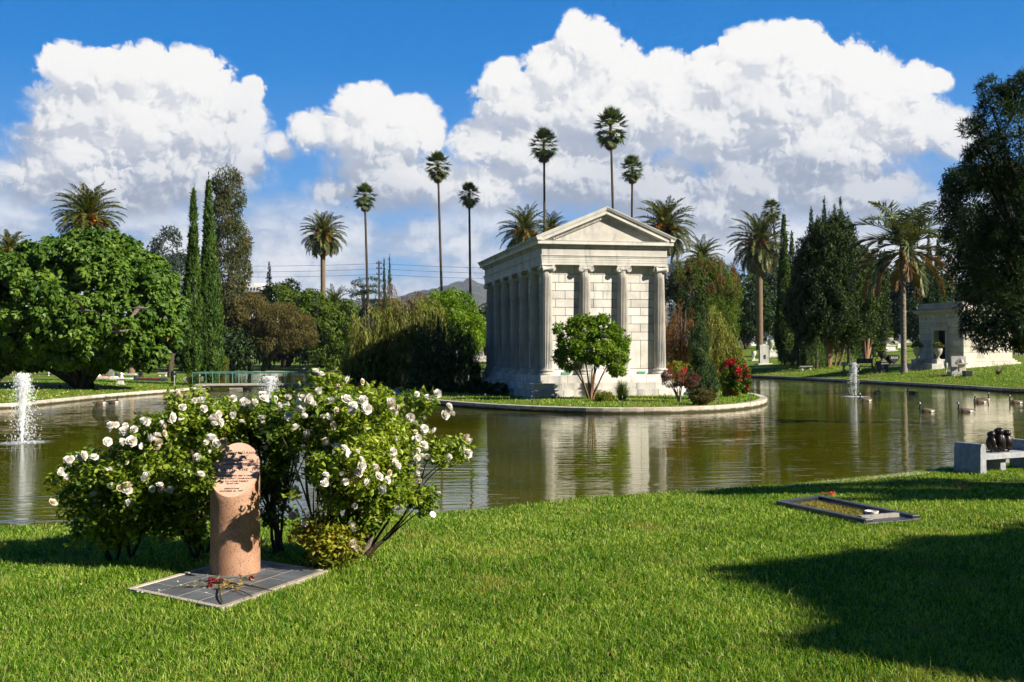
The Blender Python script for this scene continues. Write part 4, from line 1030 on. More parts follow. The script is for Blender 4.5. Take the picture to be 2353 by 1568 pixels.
# ---- right of the temple
b = based(1620, 128); s = 128
tree('brown_tipped_tree', 'broad rounded tree with brown upright tips right of the temple', 'tree', b, [DL(1615, 690, s, 80, 80), DL(1570, 660, s, 45, 50), DL(1650, 670, s, 48, 55), DL(1605, 640, s, 45, 32), DL(1660, 730, s, 36, 55)], 520, (.42, .85), (.34, .10), 26000, 'mid', .3, asp=(1, 1, 1.7), tip=(0, 0, 1.1), inner=.7)
T = bpy.data.objects['brown_tipped_tree']; mb = MB(); off = T.location
cl, N = clumps(np.array([DL(1615, 690, s, 82, 84), DL(1570, 655, s, 47, 52), DL(1650, 665, s, 50, 57), DL(1605, 633, s, 47, 34)]), 420, .3, .55, (.6, .6, 1.8), .02, .9)
k = cl[:, 2] > D3(1600, 680, s)[2]; leafy(mb, cl[k], 7000, .34, .075, .1, .5, (0, 0, 1.5), .5, tipr=.3); mb.build('brown_tips', LM['rust'], T, off=off)
bgt = [  # px, Y, lobes, material, label
 (1715, 195, [(1715, 700, 50, 60), (1690, 710, 40, 60), (1740, 710, 40, 60), (1700, 655, 34, 34)], 'dark', 'dark spreading tree behind the brown tipped tree'),
 (1790, 200, [(1780, 680, 44, 70), (1800, 710, 44, 60), (1765, 640, 30, 40)], 'dark', 'dark tree filling the gap behind the curved date palm'),
 (2035, 190, [(2035, 700, 40, 70), (2010, 720, 44, 50), (2050, 690, 26, 46)], 'dark', 'dark tree behind the left side of the queen palm'),
 (2110, 185, [(2105, 690, 44, 80), (2130, 720, 40, 50), (2085, 720, 34, 50)], 'dark', 'dark tree behind the queen palm trunk and the mausoleum'),
 (2180, 190, [(2180, 700, 40, 60), (2200, 720, 44, 50), (2160, 720, 40, 50)], 'dark', 'dark tree behind the roof of the stone mausoleum'),
 (2330, 185, [(2335, 710, 46, 60), (2360, 690, 50, 80), (2300, 720, 44, 50)], 'dark', 'dark tree at the right edge behind the mausoleum'),
 (1660, 200, [(1655, 720, 44, 50), (1630, 730, 40, 40), (1690, 740, 40, 30)], 'dark', 'distant dark tree low behind the pale willow')]
for px, Y, L, mt, lab in bgt:
    tree('background_tree', lab, 'tree', based(px, Y), [DL(a, c_, Y, rx, ry) for a, c_, rx, ry in L], 150, (.9, 1.9), (.75, .34), 8500, mt, .45, group='dark trees at the back of the right bank')
for px, Y, L, lab in [(1120, 175, [(1120, 740, 34, 30), (1095, 760, 30, 24)], 'small dark tree far behind the left corner of the temple'), (460, 140, [(455, 770, 40, 50), (420, 790, 40, 40)], 'dark tree far behind the slender cypresses'),
                      (505, 150, [(500, 790, 60, 34), (560, 800, 50, 30)], 'dark tree mass behind the yellow green bush'), (40, 160, [(20, 800, 60, 34), (90, 810, 50, 30)], 'dark tree behind the left part of the round tree'),
                      (300, 165, [(300, 790, 80, 34), (370, 800, 50, 36)], 'dark tree behind the right part of the round tree'), (660, 175, [(640, 790, 50, 30), (700, 790, 50, 34)], 'dark tree behind the leaning trunk'),
                      (850, 165, [(850, 760, 50, 50), (800, 770, 40, 40), (910, 760, 50, 50)], 'dark tree behind the yellow green willow')]:
    tree('background_tree', lab, 'tree', based(px, Y), [DL(a, c_, Y, rx, ry) for a, c_, rx, ry in L], 90, (.9, 1.7), (.66, .28), 5000, 'dark', .45, group='dark trees far behind the left bank')
cypress('slim cypress with the sharp tip just right of the curved date palm', 1803, 488, 835, 42, 116, n=20000, lean=.002, group='right bank cypresses', bulge=.2)
cypress('lower cypress leaning on the right side of the slim sharp tipped one', 1822, 530, 835, 36, 118, n=10000, group='right bank cypresses', bulge=.2)
for px, yt, w, lab in [(1867, 470, 18, 'cypress spire farthest left behind the dense dark conifer'), (1897, 450, 18, 'second cypress spire from the left behind the dense dark conifer'), (1921, 462, 18, 'middle cypress spire behind the dense dark conifer'),
                       (1935, 447, 19, 'tallest cypress spire behind the dense dark conifer'), (1960, 512, 15, 'low cypress spire right of the tallest one'), (2137, 535, 18, 'left cypress tip behind the queen palm fronds'), (2158, 545, 20, 'right cypress tip behind the queen palm fronds')]:
    cypress(lab, px, yt, 800, w*1.9, 150, mat='dark', n=9000, group='cypress spires behind the right bank', bulge=.3)
b = ground(1903, 842); s = b.y
tree('dense_conifer', 'very large dark conifer with clumped upright sprays and bare lower stems on the right bank', 'tree', b, [DL(1905, 650, s, 74, 130), DL(1895, 700, s, 80, 85), DL(1888, 590, s, 40, 62), DL(1925, 575, s, 38, 66), DL(1850, 700, s, 36, 80), DL(1955, 700, s, 55, 85), DL(1842, 745, s, 22, 50), DL(1975, 640, s, 32, 60)],
     620, (.42, .85), (.34, .12), 52000, 'dcon', .35, M_barkr, 8, asp=(1, 1, 1.7), tip=(0, 0, 1.2), inner=.75, up=.2)
T = bpy.data.objects['dense_conifer']; mb = MB(); bb = np.array(b)
for dx in (-1.3, -.7, -.2, .3, .75, 1.3):
    u = np.linspace(0, 1, 7)[:, None]; e = bb + np.array([dx*1.35, rng.uniform(-.5, .5), 4.2]); st = bb + np.array([dx*.85, rng.uniform(-.3, .3), -.1]); mb.tube(st*(1-u) + e*u + np.sin(u*3)*np.array([dx*.25, 0, 0]), np.linspace(.12, .06, 7), 8)
mb.build('stem_cluster', M_barkr, T, smooth=60, off=b)
b = ground(1990, 835); s = b.y + 3
tree('dense_conifer', 'olive green dense conifer left of the queen palm', 'tree', b, [DL(2000, 700, s, 40, 90), DL(1985, 760, s, 44, 60), DL(2010, 640, s, 26, 50)], 240, (.4, .8), (.34, .12), 17000, 'dcon', .3, M_barkr, 6, asp=(1, 1, 1.6), tip=(0, 0, 1.2), inner=.6)
for px, py, h, w, lab in [(1834, 843, 75, 20, 'small dark conical shrub right of the slim cypress foot'), (1852, 840, 62, 18, 'second small dark shrub left of the conifer stems'), (1876, 846, 80, 26, 'dark upright shrub just left of the conifer stems'), (1950, 838, 90, 34, 'dark upright shrub right of the conifer stems')]:
    g_ = ground(px, py); cypress(lab, px, py-h, py, w*1.7, g_.y, n=6000, group='dark shrubs under the dense conifer', name='conical_shrub', bulge=.9)
# ---- big dark trees at the right edge
b = Vector((ray(2440, 800).x*62, 62, h1(ray(2440, 800).x*62, 62))); s = 62
tree('spreading_tree', 'huge dark spreading tree hanging over the mausoleum at the right edge', 'tree', b, [DL(2265, 480, s, 86, 90, 3), DL(2318, 600, s, 112, 110, 3.5), DL(2232, 560, s, 50, 75, 2), DL(2300, 705, s, 74, 56, 2.5), DL(2350, 500, s, 90, 130, 3), DL(2340, 740, s, 70, 60, 2.5), DL(2230, 420, s, 50, 35, 1.5), DL(2200, 465, s, 32, 35, 1.2), DL(2260, 760, s, 36, 40, 1.2)],
     520, (.30, .75), (.26, .075), 60000, 'dark', .4, tops=16, tip=(0, 0, -.9), inner=.20, shell=.5)
b = Vector((ray(2470, 800).x*36, 36, .5)); s = 36
tree('feathery_tree', 'tall dark feathery tree with narrow pointed leaves against the sky at the right edge', 'tree', b, [DL(2330, 330, s, 70, 110, 1.6), DL(2270, 370, s, 42, 60, 1.0), DL(2290, 260, s, 30, 60, .8), DL(2345, 230, s, 26, 60, .8), DL(2345, 520, s, 70, 120, 1.6), DL(2300, 620, s, 50, 90, 1.2), DL(2275, 210, s, 14, 40, .4), DL(2225, 290, s, 24, 22, .4)],
     380, (.16, .38), (.19, .030), 48000, 'dark', .2, tops=22, tip=(0, 0, .3), inner=.12, shell=.6, up=.1, rand=1.0, tipr=.9)
# ---- island planting
b = ground(1357, 917); s = b.y
T = tree('multi_stem_tree', 'small glossy green tree with several pale stems in front of the temple', 'tree', b, [DL(1365, 806, s, 46, 30), DL(1320, 790, s, 36, 38), DL(1400, 780, s, 34, 34), DL(1415, 810, s, 28, 24), DL(1345, 755, s, 30, 24), DL(1310, 825, s, 28, 22), DL(1385, 745, s, 22, 16), DL(1290, 815, s, 14, 20), DL(1322, 738, s, 9, 18), DL(1420, 848, s, 16, 14), DL(1388, 738, s, 9, 14), DL(1282, 752, s, 9, 7), DL(1432, 790, s, 16, 12), DL(1408, 752, s, 8, 13), DL(1352, 730, s, 7, 12)],
         260, (.09, .24), (.17, .085), 16000, 'bright', .03, M_barkr, 6, tip=(0, 0, -.3), up=.4, inner=.16)
mb = MB(); bb = np.array(b)
for dx, dz in ((-1.25, 2.0), (-.85, 2.2), (-.35, 2.4), (.15, 2.4), (.6, 2.3), (1.0, 2.2), (-.6, 1.6), (.4, 1.8)):
    u = np.linspace(0, 1, 8)[:, None]; st = bb + np.array([dx*.10, rng.uniform(-.1, .1), -.05]); e = bb + np.array([dx + rng.uniform(-.15, .15), rng.uniform(-.4, .4), dz]); q = st + np.array([dx*rng.uniform(.1, .5), 0, dz*.55])
    mb.tube((1-u)**2*st + 2*u*(1-u)*q + u*u*e, np.linspace(.055, .020, 8)*rng.uniform(.8, 1.25), 7)
mb.build('stem_cluster', M_barkr, T, smooth=60, off=b)
b = ground(1430, 921); straps('grass_clump', 'upright dark green rush clump at the temple steps', b, 420, 1.45, .022, 'strap', .42)
def bush(name, label, px, py, lobes, n, leaf, mat, K=50, cr=(.12, .25), group=None, cat='bush', flower=None, fn=0, tip=(0, 0, .2), tr=.03, asp=(1, 1, 1)):
    b = ground(px, py); s = b.y
    T = tree(name, label, cat, b, [DL(a, c_, s, rx, ry) for a, c_, rx, ry in lobes], K, cr, leaf, n, mat, tr, tip=tip, group=group, asp=asp)
    if flower:
        L = np.array([DL(a, c_, s, rx*1.04, ry*1.04) for a, c_, rx, ry in lobes]); cl, N = clumps(L, fn, .10, .2, (1, 1, .8), .03, .92)
        f = patchy(cl[:, :3][:, [0, 2]], 2.2, 5); cl = cl[(f + rng.normal(size=len(f))*.3) > .12]
        mb = MB(); leafy(mb, cl, len(cl)*26, .11, .09, .2, .8, (0, 0, .2), .5); mb.build('blossom', LM[flower], T, off=b)
    return T
bush('clipped_bush', 'small yellow green rounded bush left of the rush clump', 1389, 922, [(1389, 914, 20, 10)], 1500, (.09, .05), 'yel', 30, (.06, .12))
bush('bougainvillea_bush', 'large round bush covered in crimson blossom at the right end of the island', 1686, 912, [(1688, 868, 30, 40), (1675, 880, 20, 32), (1703, 872, 15, 30)], 9000, (.13, .09), 'mid', 90, (.14, .28), flower='red', fn=240)
bush('juniper_tree', 'dark upright juniper between the maroon tree and the crimson bush', 1612, 918, [(1612, 870, 29, 48), (1610, 800, 21, 52), (1609, 752, 11, 42), (1630, 880, 16, 36), (1596, 885, 16, 34)], 14000, (.13, .035), 'jun', 130, (.10, .22), cat='juniper', tip=(0, 0, 1.4), tr=.06, asp=(1, 1, 1.6))
bush('low_bush', 'low dull green bush at the foot of the juniper by the kerb', 1608, 931, [(1608, 914, 22, 15), (1625, 908, 18, 12)], 3600, (.08, .05), 'olive', 46, (.08, .16))
b = ground(1562, 925); s = b.y
tree('maroon_tree', 'little maroon leaved tree with a single pale stem at the temple corner', 'tree', b, [DL(1558, 868, s, 22, 14), DL(1540, 876, s, 18, 12), DL(1586, 872, s, 20, 12), DL(1533, 862, s, 10, 9)], 70, (.09, .18), (.10, .03), 5200, 'maroon', .05, M_barkg, 8, tip=(0, 0, -.8), inner=.0)
bush('flowering_shrub', 'light green shrub with scarlet blossom behind the maroon tree', 1560, 905, [(1556, 850, 22, 16), (1545, 870, 18, 18), (1580, 860, 18, 22)], 4200, (.11, .07), 'yel', 60, (.10, .2), flower='red', fn=46)
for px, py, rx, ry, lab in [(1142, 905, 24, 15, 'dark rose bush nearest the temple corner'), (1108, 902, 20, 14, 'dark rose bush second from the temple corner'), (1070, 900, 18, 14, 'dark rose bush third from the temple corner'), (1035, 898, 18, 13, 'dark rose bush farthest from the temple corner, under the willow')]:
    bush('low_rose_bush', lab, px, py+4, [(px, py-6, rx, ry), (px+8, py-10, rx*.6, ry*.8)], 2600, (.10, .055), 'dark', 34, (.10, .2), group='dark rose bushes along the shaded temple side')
b = ground(2293, 862); straps('spiky_succulent', 'small bare stemmed red tipped succulent on the lawn right of the mausoleum', b, 60, .6, .05, 'maroon', .8)
T = bpy.data.objects['spiky_succulent']; mb = MB()
for k in range(9):
    az = rng.uniform(0, 6.28); e = rng.uniform(.8, 1.4); l = rng.uniform(.6, 1.1); P = [(0, 0, 0)] + [(l*u*math.cos(e)*math.cos(az)*1.2 + rng.uniform(-.05, .05), l*u*math.cos(e)*math.sin(az), l*u*math.sin(e)) for u in (.35, .7, 1)]; mb.tube(P, [.03, .025, .02, .012], 5)
mb.build('bare_stems', M_barkg, T)
# ------------------------------------------------------------------ stone memorial, slab, roses
M_gran = mat_stone('pink_granite', (.29, .15, .085), (.39, .215, .13), (.49, .295, .19), 5, .55, .4, .3, .85)
M_granp = mat_stone('polished_pink_granite', (.52, .33, .235), (.60, .395, .29), (.66, .46, .36), 6, .5, .45, .1, .5)
M_ink = mat_flat('engraved_letters', (.08, .04, .03), .7)
M_slate = mat_stone('dark_slate', (.075, .085, .095), (.12, .13, .14), (.19, .195, .20), 4, .5, .45, .5, 0, .15)
M_grout = mat_stone('pale_grout', (.34, .29, .23), (.45, .39, .32), (.52, .46, .38), 6, .85, .2, .4, 0, .2, .3)
bF, bL, bR = onlawn(508.5, 1409.5), onlawn(290, 1363), onlawn(754, 1321)
e1 = (bR - bF); e2 = (bL - bF); sl_n = e1.cross(e2).normalized(); L1, L2 = e1.length, e2.length
if sl_n.z < 0: sl_n = -sl_n
u1, u2 = e1.normalized(), e2.normalized()
def SP(a, b_, h=0.0): return bF + u1*a + u2*b_ + sl_n*h
def slab_piece(mb, a0, a1, b0, b1, h0, h1_):
    v = [SP(a, b_, h) for h in (h0, h1_) for a, b_ in ((a0, b0), (a1, b0), (a1, b1), (a0, b1))]
    mb.add(np.array([tuple(q) for q in v]), [(0,3,2,1),(4,5,6,7),(0,1,5,4),(1,2,6,5),(2,3,7,6),(3,0,4,7)], random.random())
KEEPOUT.append([tuple(SP(a, b_))[:2] for a, b_ in ((.01, .01), (L1-.01, .01), (L1-.01, L2-.01), (.01, L2-.01))])
T = thing('memorial_slab', 'diamond set slab of dark slate tiles with a pale stone border in the lawn', 'slab', bF)
mb = MB(); w = .065
for a0, a1, b0, b1 in ((0, L1, 0, w), (0, L1, L2-w, L2), (0, w, w+.002, L2-w-.002), (L1-w, L1, w+.002, L2-w-.002)): slab_piece(mb, a0, a1, b0, b1, -.12, .042)
bevel(mb.build('border', M_grout, T, off=bF), .006)
mb = MB(); slab_piece(mb, w, L1-w, w, L2-w, -.1, .0345); mb.build('grout_bed', M_grout, T, off=bF)
mb = MB(); nb = 4; na = 3; g_ = .015
for j in range(nb):
    b0 = w + (L2-2*w)*j/nb; b1 = w + (L2-2*w)*(j+1)/nb
    cuts = [w] + [w + (L1-2*w)*(k + (.5 if j % 2 else 0))/na for k in range(na+1) if w+.05 < w + (L1-2*w)*(k + (.5 if j % 2 else 0))/na < L1-w-.05] + [L1-w]
    for p, q in zip(cuts[:-1], cuts[1:]): slab_piece(mb, p+g_/2, q-g_/2, b0+g_/2, b1-g_/2, -.05, .036)
mb.build('slate_tiles', M_slate, T, off=bF)
# slanted granite cylinder
mc = onlawn(541, 1323); mbase = Vector((mc.x, mc.y, mc.z)) + sl_n*.034
R = .230; hf, hb_ = .74, 1.205
T = thing('granite_memorial', 'pink granite cylinder cut at a slant with engraved lettering, standing on the slate slab', 'memorial', mbase, math.radians(5))
mb = MB(); n = 72; a = np.arange(n)/n*2*PI; x, y = R*np.cos(a), R*np.sin(a); zt_ = (hf+hb_)/2 + (hb_-hf)/2*np.sin(a)
rows = [np.column_stack([x, y, np.full(n, -.06)])]
for k in range(1, 14): rows.append(np.column_stack([x, y, np.full(n, 0.0) + (zt_-.006)*k/13]))
rows.append(np.column_stack([x*.985, y*.985, zt_]))
V = np.concatenate(rows); m_ = len(rows)
mb.add(V, [(i*n+j, i*n+(j+1) % n, (i+1)*n+(j+1) % n, (i+1)*n+j) for i in range(m_-1) for j in range(n)], .5)
body = mb.build('body', M_gran, T, smooth=40)
mb = MB(); mb.add(np.column_stack([x*.985, y*.985, zt_+.0004]), [tuple(range(n))], .5); mb.build('inscribed_face', M_granp, T)
def text_mesh(name, s, size, M, mat, parent, depth=.0012, spacing=1.0):
    c = bpy.data.curves.new(name, 'FONT'); c.body = s; c.size = size; c.align_x = 'CENTER'; c.align_y = 'CENTER'; c.extrude = depth; c.space_character = spacing; c.resolution_u = 2
    o = bpy.data.objects.new(name, c); C.objects.link(o); dg = bpy.context.evaluated_depsgraph_get()
    me = bpy.data.meshes.new_from_object(o.evaluated_get(dg)); bpy.data.objects.remove(o); me.materials.clear(); me.materials.append(mat)
    q = bpy.data.objects.new(name, me); C.objects.link(q); q.parent = parent; q.matrix_local = M; return q
ang = math.atan2(hb_-hf, 2*R); FM = TR(0, 0, (hf+hb_)/2) @ Matrix.Rotation(ang, 4, 'X')
face = 2*R/math.cos(ang)
for s_, py, size, spc in (('HATTIE McDANIEL', 452, .046, 1.1), ('1895 - 1952', 530, .026, 1.2), ('RENOWNED PERFORMER', 605, .025, 1.15), ('ACADEMY AWARD', 693, .024, 1.2), ('1939', 742, .022, 1.1), ('GONE  WITH  THE  WIND', 815, .046, 1.08),
                          ('AUNT HATTIE, YOU ARE A CREDIT', 940, .024, 1.05), ('TO YOUR CRAFT, YOUR RACE', 998, .024, 1.05), ('AND TO YOUR FAMILY', 1056, .025, 1.1), ('EDGAR GOFF', 1102, .017, 1.1), ('DEDICATION', 1205, .020, 1.15), ('OCTOBER 26, 1999', 1255, .021, 1.2)):
    v = (1380-py)/1160.0*face - face/2
    text_mesh('inscription', s_, size, FM @ TR(0, v, .002), M_ink, T, .0012, spc)
# wilted roses on the slab
M_stem = mat_flat('dry_rose_stem', (.09, .085, .03), .7, .3, .4); M_rosered = mat_leaf('dark_red_petal', (.06, .004, .010), (.12, .006, .015), (.20, .012, .025), .15)
M_dryleaf = mat_leaf('dry_rose_leaf', (.14, .09, .025), (.25, .17, .05), (.36, .27, .09), .2)
M_petal = mat_leaf('white_petal', (.70, .66, .56), (.82, .79, .70), (.90, .87, .80), .25, .5, .3, tt=(1, .98, .92), sp=1)
def slab_at(px, py):
    d = ray(px, py); o = Vector((0, 0, CAMZ)); P0_ = SP(0, 0, .036); t_ = (P0_-o).dot(sl_n)/d.dot(sl_n); return o + d*t_
def zs(x, y): return ((480 + x/2.801)/1.7408, (2250 + y/2.801)/1.7408)
for k, (x0, y0, x1, y1, bud, lab) in enumerate([(1000, 285, 520, 297, 1, 'wilted dark red rose lying across the left of the slab'), (1130, 240, 1710, 340, 1, 'wilted red rose pointing to the right edge of the slab'), (1060, 235, 1650, 315, 1, 'wilted rose just behind the one pointing right'),
                                               (1200, 300, 1500, 396, 0, 'leafy dead rose stem towards the front right border'), (1100, 285, 1158, 470, 0, 'thick dead rose stem pointing at the front corner'), (1460, 205, 1100, 215, 1, 'wilted rose with its red head nearest the right of the granite cylinder'), (1020, 215, 1260, 250, 1, 'wilted rose head at the foot of the granite cylinder')]):
    A_, B_ = slab_at(*zs(x0, y0)), slab_at(*zs(x1, y1)); T = thing('wilted_rose', lab, 'rose', A_, group='wilted roses on the slab')
    u = np.linspace(0, 1, 8); w_ = np.array((B_-A_)); sd = np.cross(w_, np.array(sl_n)); sd /= np.linalg.norm(sd)
    P = w_*u[:, None] + np.array(sl_n)*(.012 + .02*np.sin(PI*u)[:, None]*rng.uniform(.2, 1)) + sd*(np.sin(u*5+k)*.010)[:, None]
    mb = MB(); mb.tube(P, .0045 if k != 4 else .007, 6); mb.build('stem', M_stem, T, smooth=60)
    mb = MB(); q = 9 if k in (0, 1, 3) else 6; i = rng.integers(0, 4, q); mb.leaves(P[i] + rng.normal(size=(q, 3))*.012 + np.array((0, 0, .012)), rng.normal(size=(q, 3))*.6 + np.array((0, 0, 1)), rng.normal(size=(q, 3))*np.array((1, 1, .3)), .055, .032); mb.build('leaves', M_dryleaf, T)
    if bud:
        mb = MB(); m_ = 22; d_ = unit(m_)*np.array((1, 1, .8)); mb.leaves(np.array((0, 0, .022)) + d_*.012, d_ + rng.normal(size=(m_, 3))*.3, d_*.3 - w_/np.linalg.norm(w_), .030, .026); mb.ell((0, 0, .022), (.017, .017, .017), 8); mb.build('bloom', M_rosered, T)
for x, y, lab in ((655, 222, 'white petal near the left back border'), (690, 262, 'flat white petal left of centre on the slab'), (752, 272, 'biggest white petal, upright on the slate'), (205, 335, 'white petal at the left corner of the slab'), (445, 318, 'small white petal near the left border'),
                  (255, 345, 'tiny petal on the left border stone'), (940, 295, 'narrow white petal beside a red rose head'), (1880, 240, 'white petal on the right side of the slab'), (975, 345, 'small petal on a joint in the slab middle')):
    A_ = slab_at(*zs(x, y)); mb = MB(); s_ = 1.5 if 'biggest' in lab else 1.0
    a_ = rng.uniform(0, 6.28); m_ = 9; th = np.linspace(0, 2*PI, m_, endpoint=False); V = np.column_stack([.017*np.cos(th)*s_, .011*np.sin(th)*s_, .004+.006*np.cos(th)**2]); V = V @ np.array(Matrix.Rotation(a_, 3, 'Z')).T
    mb.add(np.vstack([V, [[0, 0, .003]]]), [(i, (i+1) % m_, m_) for i in range(m_)], rng.random()); o = mb.build('fallen_petal', M_petal); o.location = A_; tag(o, lab, 'petal', 'white petals on the slab')
# ------------------------------------------------------------------ rose bushes
M_rleaf = mat_leaf('rose_leaf', (.040, .088, .004), (.145, .22, .010), (.38, .45, .045), .36, .36, 1.0, (.24, .17, .03), .03)
M_rleafy = mat_leaf('yellowing_rose_leaf', (.10, .14, .012), (.22, .24, .02), (.36, .33, .04), .35, .4, .5, (.30, .16, .03), .12)
M_cane = mat_bark('rose_cane', (.045, .035, .022), (.13, .10, .06), 20)
M_bloom = mat_leaf('cream_white_petals', (.78, .74, .66), (.88, .85, .79), (.94, .92, .88), .25, .5, .3, tt=(1, .98, .92), sp=1)
M_bloomb = mat_leaf('browning_petals', (.50, .36, .18), (.82, .74, .56), (.90, .86, .76), .2, .5, .3, tt=(1, .95, .8), sp=1)
def petal(mb, c, az, e, r, cup, rr):
    """one cupped petal: 4 x 4 grid leaning out at elevation e"""
    s, t_ = np.meshgrid(np.linspace(-1, 1, 4), np.linspace(0, 1, 4)); wd = np.sin(PI*(.12 + .62*t_))**.8
    X = s*r*.62*wd; Yv = t_*r; Z = cup*r*(.35*(X/r)**2*2 + .35*t_**2) * 1.0
    ruf = rng.normal(size=X.shape)*.035*r*t_
    d = np.array([math.cos(az), math.sin(az), 0]); sd = np.array([-math.sin(az), math.cos(az), 0]); up = np.array([0, 0, 1.])
    U = d*math.cos(e) + up*math.sin(e); N = -d*math.sin(e) + up*math.cos(e)
    V = c + X.reshape(-1, 1)*sd + Yv.reshape(-1, 1)*U + (Z+ruf).reshape(-1, 1)*N
    mb.add(V, [(4*j+i, 4*j+i+1, 4*j+i+5, 4*j+i+4) for j in range(3) for i in range(3)], rr)
blooms = []
for v_ in range(4):
    mb = MB()
    for ring, (k, e, r, cup) in enumerate(((6, .10, .046, .5), (6, .50, .043, .6), (5, .85, .036, .7), (4, 1.15, .027, .8))):
        for j in range(k): petal(mb, np.array((0, 0, .004*ring)), j/k*2*PI + ring*.5 + rng.uniform(-.2, .2), e + rng.uniform(-.12, .12) + v_*.08, r*rng.uniform(.9, 1.1), cup, rng.random())
    mb.leaves(np.zeros((5, 3)) - np.array((0, 0, .006)), np.tile((0, 0, 1.), (5, 1)), np.stack([np.cos(np.arange(5)*1.257), np.sin(np.arange(5)*1.257), np.full(5, -.5)], -1), .022, .010, 0.0)
    o = mb.build('rose_bloom', M_bloom if v_ < 3 else M_bloomb, smooth=80); blooms.append(o.data); bpy.data.objects.remove(o)
def rose_bush(label, px, py, L, n, stems, leafm=None, K=150, sparse=1.0):
    b = onlawn(px, py); T = thing('rose_bush', label, 'rose bush', b, group='white rose bushes by the lake')
    lb = np.array([DL(x, y, Y, rx, ry, rY) for x, y, Y, rx, ry, rY in L])
    cl, N = clumps(lb, K, .05, .15, (1, 1, 1), .55, 0)
    mb = MB(); P, Nn, i = lobes_to_pts(cl, n, .9, 0); m = len(P)
    U = rng.normal(size=(m, 3)) + np.array((0, 0, -.2)); k = rng.uniform(.6, 1.25, m)
    mb.leaves(P, Nn*.4 + np.array((0, 0, .7)) + rng.normal(size=(m, 3))*.6, U, .062*k, .037*k, (rng.random(len(cl))*.4)[i] + rng.random(m)*.6, .18)
    mb.build('leaves', leafm or M_rleaf, T, off=b)
    mb = MB(); bb = np.array(b)
    for sx_, sy_, lobes_ in stems:
        s0 = np.array(onlawn(sx_, sy_)) - np.array((0, 0, .03))
        for q in lobes_:
            c0 = lb[q][:3]; hub = s0 + (c0 - s0)*.42 + rng.normal(size=3)*.04
            u = np.linspace(0, 1, 7)[:, None]; mid = (s0+hub)/2 + rng.normal(size=3)*.05; P1_ = (1-u)**2*s0 + 2*u*(1-u)*mid + u*u*hub
            mb.tube(P1_, np.linspace(.024, .013, 7)*rng.uniform(.7, 1.1), 7)
            near_ = np.argsort(np.linalg.norm(cl[:, :3] - c0, axis=1))[:20]
            for j in rng.choice(near_, 10 if lb[q][3] > .18 else 3, replace=False):
                e_ = cl[j][:3]; mid = hub*.5 + e_*.5 + rng.normal(size=3)*.07 + np.array((0, 0, .04)); P2_ = (1-u)**2*hub + 2*u*(1-u)*mid + u*u*e_
                mb.tube(P2_, np.linspace(.010, .003, 7), 5)
    mb.build('canes', M_cane, T, smooth=60, off=b)
    return T, b, lb
RA = rose_bush('wide white rose bush left of the granite cylinder', 450, 1278, [(195, 1110, 10.3, 66, 78, .45), (290, 1060, 10.3, 95, 78, .55), (390, 1030, 10.4, 95, 95, .6), (455, 965, 10.4, 70, 48, .5), (430, 1140, 10.3, 80, 70, .5), (320, 1170, 10.3, 110, 72, .5), (490, 1070, 9.6, 34, 60, .25), (430, 920, 10.4, 22, 18, .2), (220, 1190, 10.2, 60, 50, .35), (420, 1215, 10.3, 60, 34, .35), (360, 1110, 10.1, 120, 60, .4), (265, 1225, 10.2, 70, 26, .3)], 18500,
    [(455, 1288, (3, 4, 9)), (300, 1285, (5, 1)), (258, 1290, (0, 8, 11)), (472, 1270, (2, 6, 10))], K=330)
RB = rose_bush('airy rose bush behind the granite cylinder with long bare canes', 636, 1278, [(540, 965, 10.7, 74, 46, .5), (625, 950, 10.8, 80, 46, .5), (680, 985, 10.8, 60, 55, .5), (640, 1060, 10.9, 50, 55, .4), (620, 1150, 10.9, 34, 60, .3), (560, 1010, 10.7, 40, 40, .3)], 10500,
    [(636, 1280, (1, 2, 3, 4)), (650, 1275, (0, 5))], K=170)
RC = rose_bush('tallest white rose bush right of the granite cylinder, reaching out over the water', 822, 1285, [(760, 960, 10.3, 92, 66, .7), (850, 990, 10.1, 95, 85, .8), (915, 1000, 10.3, 62, 70, .7), (870, 1085, 10.0, 80, 52, .7), (770, 1045, 10.1, 70, 62, .8), (770, 895, 10.6, 40, 30, .3), (955, 930, 10.4, 48, 28, .3), (1040, 1030, 10.4, 40, 28, .3), (900, 1140, 10.2, 70, 30, .4), (1000, 1045, 10.4, 26, 24, .25), (728, 878, 10.6, 12, 22, .1), (975, 1150, 10.4, 30, 22, .2), (830, 1030, 9.2, 46, 70, .30), (870, 930, 9.3, 40, 45, .25), (638, 956, 9.3, 30, 20, .2), (706, 908, 9.15, 26, 20, .15), (620, 985, 9.35, 20, 12, .1), (664, 1120, 9.05, 15, 44, .12), (742, 1105, 9.0, 24, 40, .2), (820, 1120, 10.1, 80, 46, .5), (900, 1110, 10.1, 50, 50, .4), (860, 1175, 10.1, 50, 34, .35)], 24500,
    [(822, 1287, (1, 2, 3, 8, 11)), (740, 1283, (0, 4, 5)), (775, 1285, (4, 12, 13, 14, 15, 16)), (760, 1290, (17, 18)), (835, 1280, (6, 7, 9, 19, 20, 21))], K=430)
RD = rose_bush('small yellowing rose bush in front of the tallest one', 746, 1310, [(750, 1225, 9.9, 60, 40, .3), (790, 1245, 9.9, 38, 38, .25), (712, 1215, 9.9, 26, 24, .2), (745, 1265, 9.85, 34, 26, .2)], 3600, [(746, 1312, (0, 1, 3)), (722, 1290, (2,))], M_rleafy, K=80)
